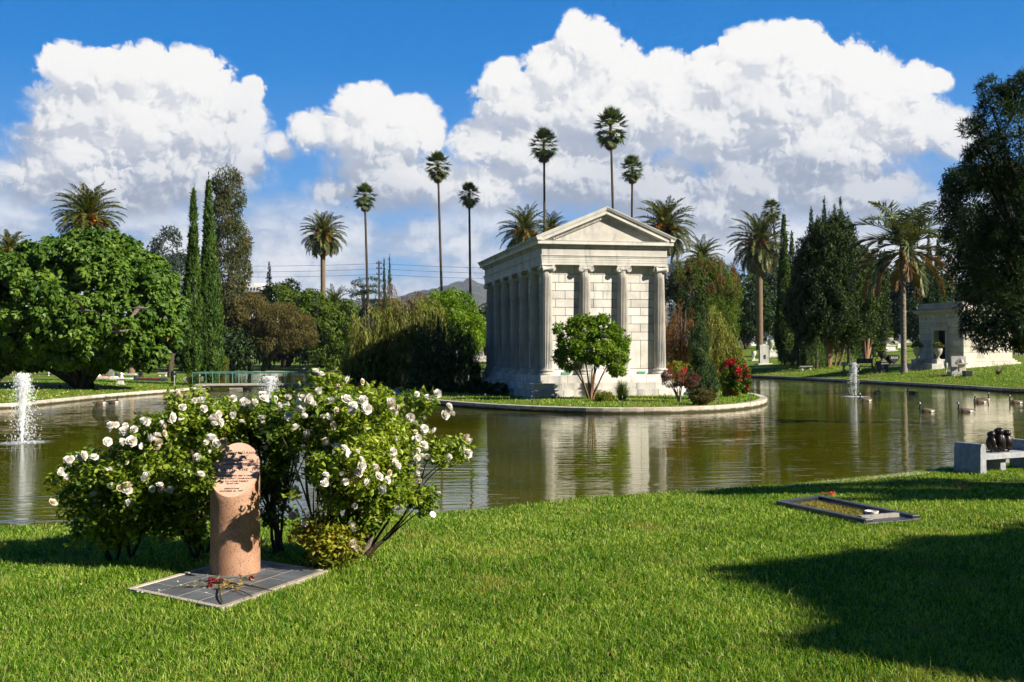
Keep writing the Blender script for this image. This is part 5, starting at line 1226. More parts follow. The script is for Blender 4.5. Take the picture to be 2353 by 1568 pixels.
# stout base limb of the tall bush
T, b, lb = RC; mb = MB(); P = [np.array(onlawn(822, 1287)) + np.array((0, 0, -.03)), np.array(atY(838, 1262, 10.55)), np.array(atY(850, 1240, 10.5)), np.array(atY(860, 1205, 10.45)), np.array(atY(880, 1170, 10.4))]
mb.tube(P, [.055, .045, .04, .03, .022], 8); mb.build('old_stem', M_barkg, T, smooth=60, off=b)
# blooms sighted in the photograph
Z1 = [(440,385),(465,372),(520,410),(520,380),(575,400),(640,350),(755,370),(770,385),(715,445),(730,480),(500,480),(563,470),(415,475),(270,560),(255,580),(340,572),(180,585),(205,575),(145,650),(135,670),(420,635),(435,750),(535,750),(540,770),(555,840),(340,800),(88,845),(660,680),(640,690),(730,738),(740,770),(690,757),(975,680),(955,570),(1040,465),(1010,485),(1060,490),(1110,480),(1200,460),(1075,310),(1040,350),(1090,360),(1060,330),(985,232),(945,230),(990,280),(860,270),(800,330),(1170,220),(1175,315),(1220,360),(1360,200),(1350,220),(1285,245),(1235,235),(1340,340),(1395,440),(1360,508),(850,185),(530,595),(660,460)]
Z2 = [(100,230),(75,215),(15,270),(165,240),(185,290),(230,290),(255,225),(330,220),(345,235),(375,235),(345,300),(325,295),(360,315),(395,275),(410,270),(255,358),(80,375),(170,450),(140,485),(300,435),(385,475),(100,560),(435,60),(650,120),(735,130),(590,163),(450,185),(540,255),(635,250),(655,265),(675,285),(690,300),(565,320),(675,325),(770,310),(745,260),(480,365),(520,360),(935,265),(930,285),(945,335),(1060,360),(1100,210),(1170,230),(1240,207),(1315,290),(1305,320),(1280,345),(1090,465),(1110,498),(1150,440),(1160,470),(1175,455),(955,505),(1145,550),(1105,585),(1090,630),(1165,635),(945,595),(945,625),(965,690),(960,670),(915,730),(1120,680),(1125,705),(1125,787),(620,573),(570,560),(660,600),(705,595),(730,640),(730,680),(705,735),(755,718),(830,695),(835,715),(850,760),(905,780),(780,800),(885,835),(500,745),(510,785),(490,805),(625,790),(610,740),(305,640),(312,685),(1420,485),(1450,530),(1435,605),(1405,565),(1300,625),(1245,870),(1215,1000),(970,970),(690,955),(360,1055),(675,1075),(740,1140),(685,1200),(285,1010),(540,420),(500,525),(1155,375)]
pts = [((150 + x/1.494)/1.7408, (1450 + y/1.494)/1.7408) for x, y in Z1] + [((1000 + x/1.651)/1.7408, (1450 + y/1.651)/1.7408) for x, y in Z2]
seen = []
for x, y in pts:
    if any((x-a)**2 + (y-c_)**2 < 16 for a, c_ in seen): continue
    seen.append((x, y))
    d = ray(x, y); best = None
    for T, b, lb in (RA, RB, RC, RD):
        for q in lb:          # first surface of this bush the sight line meets
            o = (np.array((0, 0, CAMZ)) - q[:3])/q[3:6]; dd = np.array(d)/q[3:6]; A_, B_, C_ = dd@dd, o@dd, o@o-1.21
            D_ = B_*B_ - A_*C_
            if D_ > 0:
                t_ = (-B_ - D_**.5)/A_
                if best is None or t_ < best[0]: best = (t_, T, b)
    if best is None:
        j = min((RA, RB, RC, RD), key=lambda r: min(np.linalg.norm(q[:3] - np.array((0, 0, CAMZ)) - np.array(d)*q[1]/d.y) for q in r[2])); best = (10.2/d.y, j[0], j[1])
    p = Vector((0, 0, CAMZ)) + d*best[0]
    o = bpy.data.objects.new('rose_bloom', random.choice(blooms[:3]*2 + blooms[3:])); C.objects.link(o); o.parent = best[1]; o.location = p - best[2]
    nrm = Vector((rng.normal()*.7 + .2, -0.6 + rng.normal()*.5, .55 + rng.normal()*.45)); o.rotation_euler = nrm.to_track_quat('Z', 'Y').to_euler(); s_ = rng.uniform(.58, 1.15); o.scale = (s_, s_*rng.uniform(.85, 1.1), s_*rng.uniform(.7, 1.2))
    best[1]['nb'] = best[1].get('nb', 0) + 1
    if rng.random() < .38 and best[1]['nb'] < 60:
        c_ = o.copy(); C.objects.link(c_); c_.parent = best[1]; c_.location = o.location + Vector((rng.normal()*.035, rng.normal()*.03, -abs(rng.normal())*.045)); c_.rotation_euler = (rng.uniform(-1.6, 1.6), rng.uniform(-1.2, 1.2), rng.uniform(0, 6)); s_ = rng.uniform(.45, .9); c_.scale = (s_, s_, s_)
# ------------------------------------------------------------------ granite bench with three bronze owls
M_gg = mat_stone('grey_granite', (.22, .23, .24), (.33, .34, .35), (.42, .43, .44), 8, .6, .35, .25, .5)
M_owl = mat_flat('dark_patinated_bronze', (.035, .028, .024), .38, .6, .5, .75, 18)
bp = onlawn(2254, 1098.5); T = thing('granite_bench', 'grey granite bench with rounded end panels at the water edge', 'bench', bp, math.radians(25))
Lb_, Db = 1.75, .64
for x_ in (0, Lb_-.15):
    mb = MB(); n = 9
    sec = [(0.0, -.25), (.15, -.25), (.165, .0), (.15, .56), (.145, .58)] + [(.075 + .062*math.cos(PI*k/n), .60 + .062*math.sin(PI*k/n)) for k in range(n+1)] + [(.005, .58), (0, .56), (-.012, 0)]
    V = [(x_ + a_, 0, c_) for a_, c_ in sec] + [(x_ + a_, Db, c_) for a_, c_ in sec]; m_ = len(sec)
    mb.add(np.array(V), [tuple(range(m_)), tuple(range(m_, 2*m_))[::-1]] + [(i, m_+i, m_+(i+1) % m_, (i+1) % m_) for i in range(m_)], .5); bevel(mb.build('end_panel', M_gg, T, smooth=40), .006)
mb = MB(); mb.box(.145, Lb_-.145, .03, Db-.05, .335, .445); bevel(mb.build('seat', M_gg, T), .008)
mb = MB(); mb.box(.75, .90, .16, Db-.14, -.25, .333); mb.build('centre_support', M_gg, T)
Mb = TR(*bp) @ RZ(math.radians(25))
for x_, hgt_, rz_, lab in ((.62, .43, 160, 'shortest bronze owl, leftmost of the three on the granite bench'), (.84, .49, 195, 'tallest bronze owl, in the middle of the three on the bench'), (1.06, .44, 215, 'bronze owl on the right of the three on the bench')):
    p = Mb @ Vector((x_, .26, .445)); T = thing('owl_statue', lab, 'statue', p, math.radians(rz_), 'bronze owls on the bench'); s_ = hgt_/.45
    mb = MB(); mb.lathe([(.02, .05), (.055, .06), (.085, .13), (.095, .20), (.088, .27), (.070, .315), (.066, .33), (.078, .36), (.080, .395), (.066, .43), (.03, .45), (.005, .452)], (0, 0, 0), 20)
    V = mb.v[0]; V[:, 1] *= 1.12; V[:, 0] += .02*np.sin(V[:, 2]*8)
    mb.ell((.062, 0, .385), (.03, .012, .02), 8); mb.ell((.06, .032, .40), (.022, .026, .026), 10); mb.ell((.06, -.032, .40), (.022, .026, .026), 10)
    mb.v = [v*s_ for v in mb.v]; mb.build('body', M_owl, T, smooth=60)
    for sg in (-1, 1):
        mb = MB(); mb.ell((-.015, sg*.088, .20), (.062, .024, .125), 12, Matrix.Rotation(sg*.06, 3, 'X')); mb.ell((-.06, sg*.05, .10), (.05, .018, .07), 10); mb.v = [v*s_ for v in mb.v]; mb.build('wing', M_owl, T, smooth=60)
    mb = MB(); mb.box(-.15, -.05, -.04, .04, .02, .045); mb.v = [v*s_ for v in mb.v]; bevel(mb.build('tail', M_owl, T), .008)
    for sg in (-1, 1):
        mb = MB(); mb.tube([(0, sg*.035, .09), (.005, sg*.035, .02)], [.026, .020], 8)
        for q in (-.5, 0, .5): mb.tube([(.0, sg*.035, .015), (.045*math.cos(q), sg*.035 + .045*math.sin(q), .008)], [.012, .007], 6)
        mb.v = [v*s_ for v in mb.v]; mb.build('foot', M_owl, T, smooth=60)
# ------------------------------------------------------------------ black grave kerb set
M_blk = mat_stone('black_granite', (.018, .019, .021), (.035, .036, .040), (.075, .075, .078), 5, .35, .5, .15, .2)
M_gedge = mat_stone('worn_grey_edge', (.22, .21, .19), (.34, .32, .29), None, 7, .7, .3, .3, .2)
gA, gB, gD, gE = onlawn(1781, 1164), onlawn(1884, 1150), onlawn(1991, 1210.5), onlawn(2117, 1199.5)   # left, back, front, right
T = thing('grave_kerb', 'long rectangular black granite grave kerb around yellowing grass', 'grave', gA)
def edge(mb, p, q, inn, w, z0, z1):
    p, q = Vector(p), Vector(q); nrm = Vector((-(q-p).y, (q-p).x, 0)).normalized()
    if nrm.dot(inn - p) < 0: nrm = -nrm
    v = [p, q, q + nrm*w, p + nrm*w]; V = [(a_.x, a_.y, a_.z+z0) for a_ in v] + [(a_.x, a_.y, a_.z+z1) for a_ in v]
    F = [(0,3,2,1),(4,5,6,7),(0,1,5,4),(1,2,6,5),(2,3,7,6),(3,0,4,7)]
    if (v[1]-v[0]).cross(v[2]-v[1]).z < 0: F = [f[::-1] for f in F]
    mb.add(np.array(V), F, random.random())
cen_ = (gA+gB+gD+gE)/4; wj = .10
def lerp(a_, b_, t_): return a_ + (b_-a_)*t_
for nm, p, q in (('side_kerb', gA, gD), ('side_kerb', gB, gE)):
    mb = MB(); edge(mb, p, q, cen_, .16, -.1, .045); edge(mb, lerp(p, q, .01), lerp(p, q, .99), cen_, .11, .045, .085); bevel(mb.build(nm, M_blk, T, off=gA), .006)
mb = MB(); edge(mb, lerp(gA, gB, .1), lerp(gA, gB, .9), cen_, .12, -.1, .08); bevel(mb.build('end_kerb', M_blk, T, off=gA), .006)
mb = MB(); edge(mb, lerp(gD, gE, .0), lerp(gD, gE, 1.0), cen_, .30, -.1, .04); bevel(mb.build('end_step', M_blk, T, off=gA), .006)
mb = MB(); d_ = (gA-gD).normalized()*.24; edge(mb, lerp(gD, gE, .10)+d_, lerp(gD, gE, .80)+d_, cen_, .07, .03, .10); bevel(mb.build('end_rail', M_gedge, T, off=gA), .006)
KEEPOUT.append([tuple(p)[:2] for p in (gA, gB, gE, gD)])
def tufts(name, lab, poly, dens, H, mat):
    q = np.array(poly); lo, hi = q.min(0), q.max(0); n = int((hi-lo).prod()*dens); P = rng.uniform(lo, hi, (n, 2)); P = P[inside(P, q)]; n = len(P)
    o = blades(name, np.column_stack([P, hgt(P)-.004]), rng.uniform(.03, .07, n), rng.uniform(.006, .011, n), rng.uniform(.3, 1.0, n), mat, lab); return o
M_dry = mat_leaf('yellowing_blades', (.10, .12, .015), (.24, .21, .04), (.42, .34, .10), .35)
inn = [tuple(lerp(p, cen_, .10))[:2] for p in (gA, gB, gE, gD)]
tufts('yellowing_grass', 'yellowing grass inside the black grave kerb', inn, 2600, 0, M_dry)
M_pot = mat_flat('white_glazed_pot', (.70, .66, .60), .5, .4, .1)
p = onlawn(2003, 1198); T = thing('flower_pot', 'small white fluted flower pot inside the grave kerb', 'pot', p)
mb = MB(); mb.lathe([(.07, 0), (.075, .02), (.078, .10), (.088, .12), (.09, .135), (.078, .137), (.07, .12)], (0, 0, 0), 48, None, 16, .007, (.01, .105)); mb.build('pot', M_pot, T, smooth=30)
mb = MB(); mb.lathe([(.071, .115), (.01, .122)], (0, 0, 0), 20); mb.build('soil', M_soil, T)
p = onlawn(1987, 1196); T = thing('bird_ornament', 'small red and blue bird ornament beside the white pot', 'ornament', p)
mb = MB(); mb.ell((0, 0, .05), (.028, .028, .045), 10); mb.build('body', mat_flat('blue_glaze', (.05, .16, .22), .4), T, smooth=60)
mb = MB(); mb.ell((0, 0, .105), (.026, .026, .028), 10); mb.ell((.03, 0, .105), (.014, .007, .007), 6); mb.build('head', mat_flat('red_glaze', (.40, .06, .05), .4), T, smooth=60)
M_redl = mat_leaf('red_fallen_leaf', (.45, .03, .02), (.60, .06, .04), (.7, .12, .08), .3)
for px, py, lab in ((1911, 1143, 'red crumpled flower lying on the lawn behind the grave kerb'), (2209, 1123, 'red crumpled flower lying on the lawn in front of the bench')):
    p = onlawn(px, py); mb = MB(); n = 14; mb.leaves(rng.normal(size=(n, 3))*np.array((.06, .03, .01)) + np.array((0, 0, .06)), rng.normal(size=(n, 3))*.4 + np.array((0, 0, 1)), rng.normal(size=(n, 3)), .08, .045); o = mb.build('fallen_flower', M_redl); o.location = p; tag(o, lab, 'flower', 'red flowers on the lawn')
# trees outside the frame on the right that throw the big lawn shadow
def off_tree(label, lobes, base, n, mat, K):
    b = Vector(base); T = thing('broad_tree', label, 'tree', b, group='trees beside the photographer'); cl, N = clumps(np.array(lobes), K, .12, .26, (1, 1, 1), .05)
    mb = MB(); leafy(mb, cl, n, .18, .11, .3, .8, (0, 0, -.4), .6); leafy(mb, np.array(lobes)*np.array([1, 1, 1, .85, .85, .85]), n//2, .26, .18, .2, 1, (0, 0, -.4), .5, cull=0); mb.build('crown', LM[mat], T, off=b)
    mb = MB(); trunk_limbs(mb, b, [q[:3] for q in lobes], .25); mb.build('trunk', M_barkd, T, smooth=60, off=b)
def cast(px, py, X):         # point on the plane x = X whose shadow falls on the lawn at this frame position
    s_ = onlawn(px, py); t_ = (X - s_.x)/SUN.x; return s_ + SUN*t_
def castlobe(px, py, X, r, rz=None, ry=None):
    p = cast(px, py, X); return (p.x, p.y, p.z, r*1.2, ry or r, rz or r)
# ------------------------------------------------------------------ shadow casting trees beside the photographer
def poly_lobes(poly, X, n, r, dX=1.0):
    q = np.array(poly, float); lo, hi = q.min(0), q.max(0); L = []
    while len(L) < n:
        p = rng.uniform(lo, hi)
        if inside([p], q)[0]:
            k = min(1.0, sdist([p], q)[0]/60 + .35); c_ = cast(p[0], p[1], X + rng.uniform(-dX, dX)); rr = r*k*rng.uniform(.8, 1.2); L.append((c_.x, c_.y, c_.z, rr, rr, rr))
    return L
big = [(1585, 1326), (1730, 1306), (1880, 1286), (2000, 1262), (2130, 1243), (2250, 1222), (2353, 1212), (2560, 1180), (2700, 1250), (2700, 1600), (2353, 1556), (2200, 1535), (2060, 1515), (1930, 1500), (1870, 1500), (1846, 1482), (1890, 1470), (1960, 1472), (2010, 1456), (1980, 1425), (1890, 1388), (1750, 1352)]
off_tree('dense broad tree just outside the right edge of the photo, shading the near lawn', poly_lobes([(x+45, y) for x, y in big], 13.5, 760, .33), (14.5, 6.5, .7), 60000, 'dark', 900)
st1 = [(1560, 1143), (1700, 1130), (1850, 1121), (2000, 1117), (2120, 1110), (2190, 1105), (2190, 1116), (2060, 1127), (1900, 1131), (1750, 1141), (1600, 1150)]
st2 = [(1900, 1151), (2100, 1139), (2300, 1127), (2400, 1120), (2400, 1128), (2200, 1141), (2000, 1154)]
L_ = poly_lobes([(x, 1.0*y - 3) for x, y in st1[:6]] + [(x, y-7) for x, y in st1[6:]], 21, 44, .07, .2) + poly_lobes(st2, 21, 26, .06, .2)
off_tree('tree with long level branches outside the right edge of the photo beside the water', L_, (23.5, 13.5, .4), 2200, 'dark', 80)

# ------------------------------------------------------------------ footbridge
M_conc = mat_stone('bridge_concrete', (.33, .31, .27), (.45, .42, .37), (.52, .50, .45), 2, .8, .2, .3, 0, .4, .2)
M_teal = mat_flat('teal_paint', (.10, .27, .23), .45, .5, .3, 0, 8)
x0, x1, yb, zd = -25.2, -6.2, 80.0, .47
T = thing('footbridge', 'low concrete footbridge with a teal railing between the left bank and the island', 'bridge', (x0, yb, 0))
mb = MB(); mb.box(0, x1-x0, 0, 1.9, zd-.14, zd); mb.box(0, x1-x0, .12, 1.78, zd-.30, zd-.141); bevel(mb.build('deck', M_conc, T), .02)
for xx in (.0, 2.9, 8.0, 13.0, 17.6):
    mb = MB(); mb.box(xx, xx+1.0, .1, 1.8, -.5, zd-.302); mb.build('pier', M_conc, T)
for yy in (.08, 1.82):
    mb = MB(); mb.tube([(0, yy, zd+.92), (x1-x0, yy, zd+.92)], .028, 8); mb.tube([(0, yy, zd+.82), (x1-x0, yy, zd+.82)], .012, 6)
    n = int((x1-x0)/.52)
    for k in range(n+1): xx = (x1-x0)*k/n; mb.tube([(xx, yy, zd-.02), (xx, yy, zd+.93)], .018 if k % 2 == 0 else .013, 6)
    mb.build('railing', M_teal, T, smooth=60)
u = np.linspace(0, 1, 20); mb = MB(); mb.tube(np.column_stack([u*(x1-x0), np.full(20, -.05), zd-.36-.10*np.abs(np.sin(u*PI*4))]), .02, 5); mb.build('cable', M_blk, T, smooth=60)

# ------------------------------------------------------------------ fountains
def mat_spray():
    m, t = newmat('white_water_spray'); a = princ(t, (.88, .92, .94, 1), .25, .5); b_ = t.n('ShaderNodeBsdfTransparent').outputs[0]
    return fin(m, t, t.n('ShaderNodeMixShader', ins={0: .45, 1: a, 2: b_}).outputs[0])
M_spray = mat_spray()
def mat_foam():
    m, t = newmat('foam_on_water'); P = objco(t); n_ = t.noise(t.vm('MULTIPLY', P, (1, 1, .2)), 9, 5, .7); r_ = t.vm('LENGTH', P)
    a = princ(t, (.82, .86, .86, 1), .4, .5); b_ = t.n('ShaderNodeBsdfTransparent').outputs[0]
    return fin(m, t, t.n('ShaderNodeMixShader', ins={0: t.m('MULTIPLY', t.ss(n_, .42, .62), t.ss(r_, 1.1, .2)), 1: b_, 2: a}).outputs[0])
M_foam = mat_foam()
M_noz = mat_flat('rusty_nozzle', (.10, .06, .04), .6)
def drops(mb, P, r):
    n = len(P); o = np.array([(1,0,0),(-1,0,0),(0,1,0),(0,-1,0),(0,0,1.5),(0,0,-1.5)], float); V = P[:, None, :] + o[None]*r[:, None, None]
    f = np.array([(0,2,4),(2,1,4),(1,3,4),(3,0,4),(2,0,5),(1,2,5),(3,1,5),(0,3,5)]); mb.add(V.reshape(-1, 3), (np.arange(n)[:, None, None]*6 + f[None]).reshape(-1, 3), .5)
def fountain(label, px, py, H, n, spread, rd, jet=.05, wind=0.0, ring=1.0):
    b = onz(px, py, 0); T = thing('fountain', label, 'fountain', b, group='fountains in the lake'); v0 = math.sqrt(2*9.81*H); t_ = rng.uniform(.12, 2*v0/9.81*.98, n)
    v = v0*rng.uniform(.88, 1.0, n); hx, hy = rng.normal(size=n)*spread, rng.normal(size=n)*spread
    P = np.stack([(hx+wind)*t_, hy*t_, v*t_ - 4.905*t_*t_], -1); k = P[:, 2] > .0; P = P[k]
    mb = MB(); drops(mb, P, rng.uniform(.5, 1.2, len(P))*rd); mb.build('falling_drops', M_spray, T)
    mb = MB(); u = np.linspace(0, 1, 26); mb.tube(np.column_stack([rng.normal(size=26)*.012*u*3 + wind*u*.35, rng.normal(size=26)*.012, u*H*.96]), (jet*(.45 + .9*u**2))*rng.uniform(.7, 1.25, 26), 7, .5)
    m_ = int(n*.30); a_ = rng.uniform(0, 2*PI, m_); r_ = jet*(.6+2.2*(q_ := rng.random(m_)**.6)); drops(mb, np.stack([r_*np.cos(a_)*rng.random(m_)**.5 + wind*q_*.35, r_*np.sin(a_), q_*H*.98], -1), rng.uniform(.5, 1.1, m_)*rd*1.15)
    mb.build('jet', M_spray, T)
    nr_, na_ = 10, 48; a_ = np.arange(na_)/na_*2*PI; V = []      # churned water heaped round the nozzle
    for k in range(nr_):
        r_ = ring*(.06 + .94*(k/(nr_-1))**1.2)*(1 + .12*rng.normal(size=na_)*(k > 6)); V.append(np.stack([r_*np.cos(a_) + wind*.5, r_*np.sin(a_), np.maximum(.004 - .02*(k == nr_-1), .055*(1-k/nr_)*rng.random(na_)) - .006*(k > 7)*rng.random(na_)], -1))
    i_ = np.arange(nr_-1)[:, None]*na_; j_ = np.arange(na_)[None]; mb = MB().add(np.concatenate(V), np.stack([i_+j_, i_+(j_+1) % na_, i_+na_+(j_+1) % na_, i_+na_+j_], -1).reshape(-1, 4)); mb.build('splash_ring', M_foam, T, smooth=80)
    mb = MB(); mb.lathe([(.04, -.3), (.04, .06), (.025, .10)], (0, 0, 0), 10); mb.build('nozzle', M_noz, T)
fountain('tallest wide fountain jet at the left edge of the photo', 50, 1018, 2.2, 4200, .17, .014, .060, .06, 1.0)
fountain('low bushy fountain in front of the footbridge', 618, 900, 1.15, 2200, .46, .024, .10, .02, 1.0)
fountain('thin fountain jet on the right side of the lake', 1967, 912, 2.05, 900, .14, .026, .035, -.16, .9)

# ------------------------------------------------------------------ geese and other birds
def mat_goose():
    m, t = newmat('goose_plumage'); P = objco(t); s_ = t.n('ShaderNodeSeparateXYZ', ins={0: P}); x, y, z = s_.outputs; n_ = t.noise(P, 22, 3, .6)
    col = rampn(t, n_, [(.35, (.055, .040, .028)), (.65, (.16, .12, .085))])
    breast = t.m('MULTIPLY', t.m('GREATER_THAN', x, .16), t.m('LESS_THAN', z, .17)); col = t.mix(breast, col, (.52, .46, .38, 1))
    rump = t.m('MULTIPLY', t.m('LESS_THAN', x, -.22), t.m('LESS_THAN', z, .125)); col = t.mix(rump, col, (.80, .78, .74, 1))
    tail = t.m('LESS_THAN', x, -.40); col = t.mix(tail, col, (.02, .018, .016, 1))
    neck = t.m('MULTIPLY', t.m('GREATER_THAN', z, .19), t.m('GREATER_THAN', x, .12)); col = t.mix(neck, col, (.012, .011, .010, 1))
    ch = t.m('MULTIPLY', t.m('MULTIPLY', t.m('GREATER_THAN', z, .425), t.m('LESS_THAN', z, .475)), t.m('LESS_THAN', x, .245)); col = t.mix(t.m('MULTIPLY', ch, t.m('GREATER_THAN', x, .19)), col, (.80, .78, .75, 1))
    return fin(m, t, princ(t, col, .6, .3))
M_goose = mat_goose()
def goose_mesh(v):
    mb = MB(); fwd = .02*v
    mb.tube([(.27, 0, .11), (.24, 0, .11), (.16, 0, .10), (.05, 0, .09), (-.08, 0, .09), (-.20, 0, .10), (-.32, 0, .125), (-.42, 0, .15), (-.48, 0, .155)], [.02, .075, .125, .15, .15, .125, .08, .04, .01], 14)
    mb.tube([(.17, 0, .14), (.22, 0, .20), (.215+fwd, 0, .28), (.205+fwd, 0, .36), (.215+fwd, 0, .42), (.235+fwd, 0, .45)], [.085, .055, .036, .030, .030, .034], 10)
    mb.ell((.235+fwd, 0, .455), (.055, .036, .038), 12); mb.tube([(.27+fwd, 0, .45), (.345+fwd, 0, .437)], [.022, .008], 8)
    for sg in (-1, 1): mb.ell((-.06, sg*.105, .125), (.24, .05, .085), 12, Matrix.Rotation(-.12, 3, 'Y'))
    return mb.build('goose', M_goose, smooth=70)
gm = [goose_mesh(v) for v in (0, 1, -1)]; gdat = [g.data for g in gm]
for g in gm: bpy.data.objects.remove(g)
def gpos(px, py, Z=0.0): return onz(px/1.7408, py/1.7408, Z)
for k, (px, py, rz, lab) in enumerate([(3457, 1606, 175, 'goose swimming just right of the thin fountain'), (3508, 1576, -80, 'goose seen front on, farthest right of the thin fountain'), (3643, 1577, 178, 'goose facing left near the right bank, below the palm trunk'), (3701, 1650, 172, 'nearest goose, with a lit white head patch and pale flank'),
                                (3856, 1650, 176, 'goose at the left edge of the pale mausoleum reflection'), (3915, 1613, 180, 'goose in the pale reflection, overlapping the one that faces right'), (3939, 1604, 5, 'goose facing right behind another in the pale reflection'), (4058, 1615, 178, 'goose closest to the right edge of the photo'),
                                (403, 1617, 3, 'left goose of the pair swimming below the big round tree'), (455, 1614, -8, 'right goose of the pair below the big round tree, facing right')]):
    o = bpy.data.objects.new('goose', gdat[k % 3]); C.objects.link(o); p = gpos(px, py); o.location = (p.x, p.y, -.045); o.rotation_euler = (0, 0, math.radians(rz)); tag(o, lab, 'goose', 'geese swimming on the lake')
M_fly = mat_flat('brown_wing_plumage', (.20, .155, .125), .65, .25, .5, 0, 12)
def flying(label, px, py, Y, rz, roll, lift):
    mb = MB(); mb.tube([(.62, 0, .02), (.50, 0, .02), (.30, 0, 0), (.12, 0, 0), (-.1, 0, 0), (-.3, 0, .01), (-.42, 0, .02)], [.012, .03, .035, .09, .10, .06, .01], 10)
    for sg in (-1, 1):
        n = 9; u = np.linspace(0, 1, n); ch = np.interp(u, [0, .35, .7, 1], [.30, .28, .20, .03]); yy = sg*(.06 + .78*u); zz = lift*np.sin(u*1.9)*.5*(1 if sg > 0 else 1.0); lead = .14 - .18*u**2
        V = []
        for a_, b_, c_, d_ in zip(lead, yy, zz, ch): V += [(a_, b_, c_+.012), (a_-d_*.5, b_, c_+.03), (a_-d_, b_, c_), (a_-d_*.5, b_, c_-.012)]
        mb.add(np.array(V), [(4*k+j, 4*k+(j+1) % 4, 4*k+4+(j+1) % 4, 4*k+4+j) for k in range(n-1) for j in range(4)] + [(0, 3, 2, 1), (4*n-4, 4*n-3, 4*n-2, 4*n-1)], .5)
    o = mb.build('flying_goose', M_fly, smooth=60); o.location = atY(px, py, Y); o.rotation_euler = (math.radians(roll), 0, math.radians(rz)); tag(o, label, 'goose', 'geese flying in front of the round tree')
flying('flying goose farthest left in front of the big round tree', 194, 715, 52, 150, 24, .5)
flying('flying goose highest right in front of the big round tree, wings spread', 318, 709, 53, 165, -20, -.35)
flying('lowest flying goose in front of the big round tree', 273, 763, 50, 155, 16, .6)
mb = MB(); mb.tube([(.2, 0, .10), (.12, 0, .11), (0, 0, .10), (-.14, 0, .10), (-.24, 0, .11)], [.02, .05, .07, .04, .01], 8); mb.ell((.18, 0, .17), (.035, .03, .03), 8); mb.tube([(.14, 0, .12), (.17, 0, .17)], .028, 6); mb.tube([(0, .02, 0), (0, .02, .08)], .008, 4); mb.tube([(0, -.02, 0), (0, -.02, .08)], .008, 4)
o = mb.build('gull', mat_flat('white_plumage', (.78, .76, .72), .6), smooth=60); p = onz(468, 890.5, KZ+.05); o.location = (p.x, p.y, KZ+.05); o.rotation_euler = (0, 0, 2.6); tag(o, 'small white bird standing on the left kerb near the footbridge', 'bird')
flying('', 797, 476, 120, 60, 40, .8); o = bpy.data.objects[[q.name for q in bpy.data.objects if q.name.startswith('flying_goose')][-1]]; o.name = 'crow'; o['label'] = 'tiny dark bird high in the sky right of the freestanding date palm'; o['category'] = 'bird'; del o['group']; o.scale = (.4, .4, .4)

# ------------------------------------------------------------------ graves, urns, benches on the banks
M_head = mat_stone('grave_granite', (.20, .20, .20), (.33, .33, .32), (.44, .43, .41), 3, .65, .3, .3, .3)
M_white = mat_stone('white_marble', (.56, .54, .50), (.72, .70, .66), (.80, .78, .75), 2, .55, .35, .3, 0, .3)
M_mid = mat_stone('grey_marble', (.34, .33, .31), (.46, .45, .42), (.55, .54, .50), 2, .6, .3, .3, 0, .4)
M_pave = M_mid
def G2(px, py): return ground(px, py)
def px_m(p, d): return d*p.y/FOC
def post(name, label, cat, px, py, group=None, rz=0.0):
    p = G2(px, py); return thing(name, label, cat, p, rz, group), p
def part(name, mb, mat, T, bv=.012, smooth=None):
    o = mb.build(name, mat, T, smooth=smooth); 
    if bv: bevel(o, bv)
    return o
VASE = [(.30, 0), (.30, .04), (.20, .08), (.13, .14), (.12, .22), (.20, .30), (.40, .52), (.48, .72), (.50, .88), (.42, .95), (.46, .98), (.50, 1.0), (.42, 1.0), (.3, .95)]
def urn(name, label, px, py, h, w, mat, ped=None, pedw=.5, flowers=None, group=None, cat='urn', rz=.3):
    T, p = post(name, label, cat, px, py, group, rz); H, Wd = px_m(p, h), px_m(p, w)/2; ph = H*(ped or 0)
    if ped:
        mb = MB(); a_ = Wd*pedw*2; mb.box(-a_*1.25, a_*1.25, -a_*1.25, a_*1.25, -.25, ph*.22); mb.box(-a_, a_, -a_, a_, ph*.22, ph*.86); mb.box(-a_*1.15, a_*1.15, -a_*1.15, a_*1.15, ph*.86, ph); part('pedestal', mb, mat, T)
    hv = H - ph; mb = MB(); mb.lathe([(r*Wd/.5, ph + z*hv) for r, z in VASE], (0, 0, 0), 22); mb.build('vase', mat, T, smooth=50)
    if flowers:
        mb = MB(); P = unit(160)*np.array((Wd*.9, Wd*.9, Wd*.7)) + np.array((0, 0, H + Wd*.35)); P = P[P[:, 2] > H-.02]; mb.leaves(P, rng.normal(size=(len(P), 3)) + np.array((0, 0, .5)), rng.normal(size=(len(P), 3)) + np.array((0, 0, .6)), Wd*.5, Wd*.22); mb.build('plant', LM['mid'], T)
        mb = MB(); P = P[::6]; mb.leaves(P + np.array((0, -.03, .03)), rng.normal(size=(len(P), 3)) + np.array((0, -.7, .5)), rng.normal(size=(len(P), 3)), Wd*.3, Wd*.26); mb.build('flowers', LM[flowers], T)
    return T, H
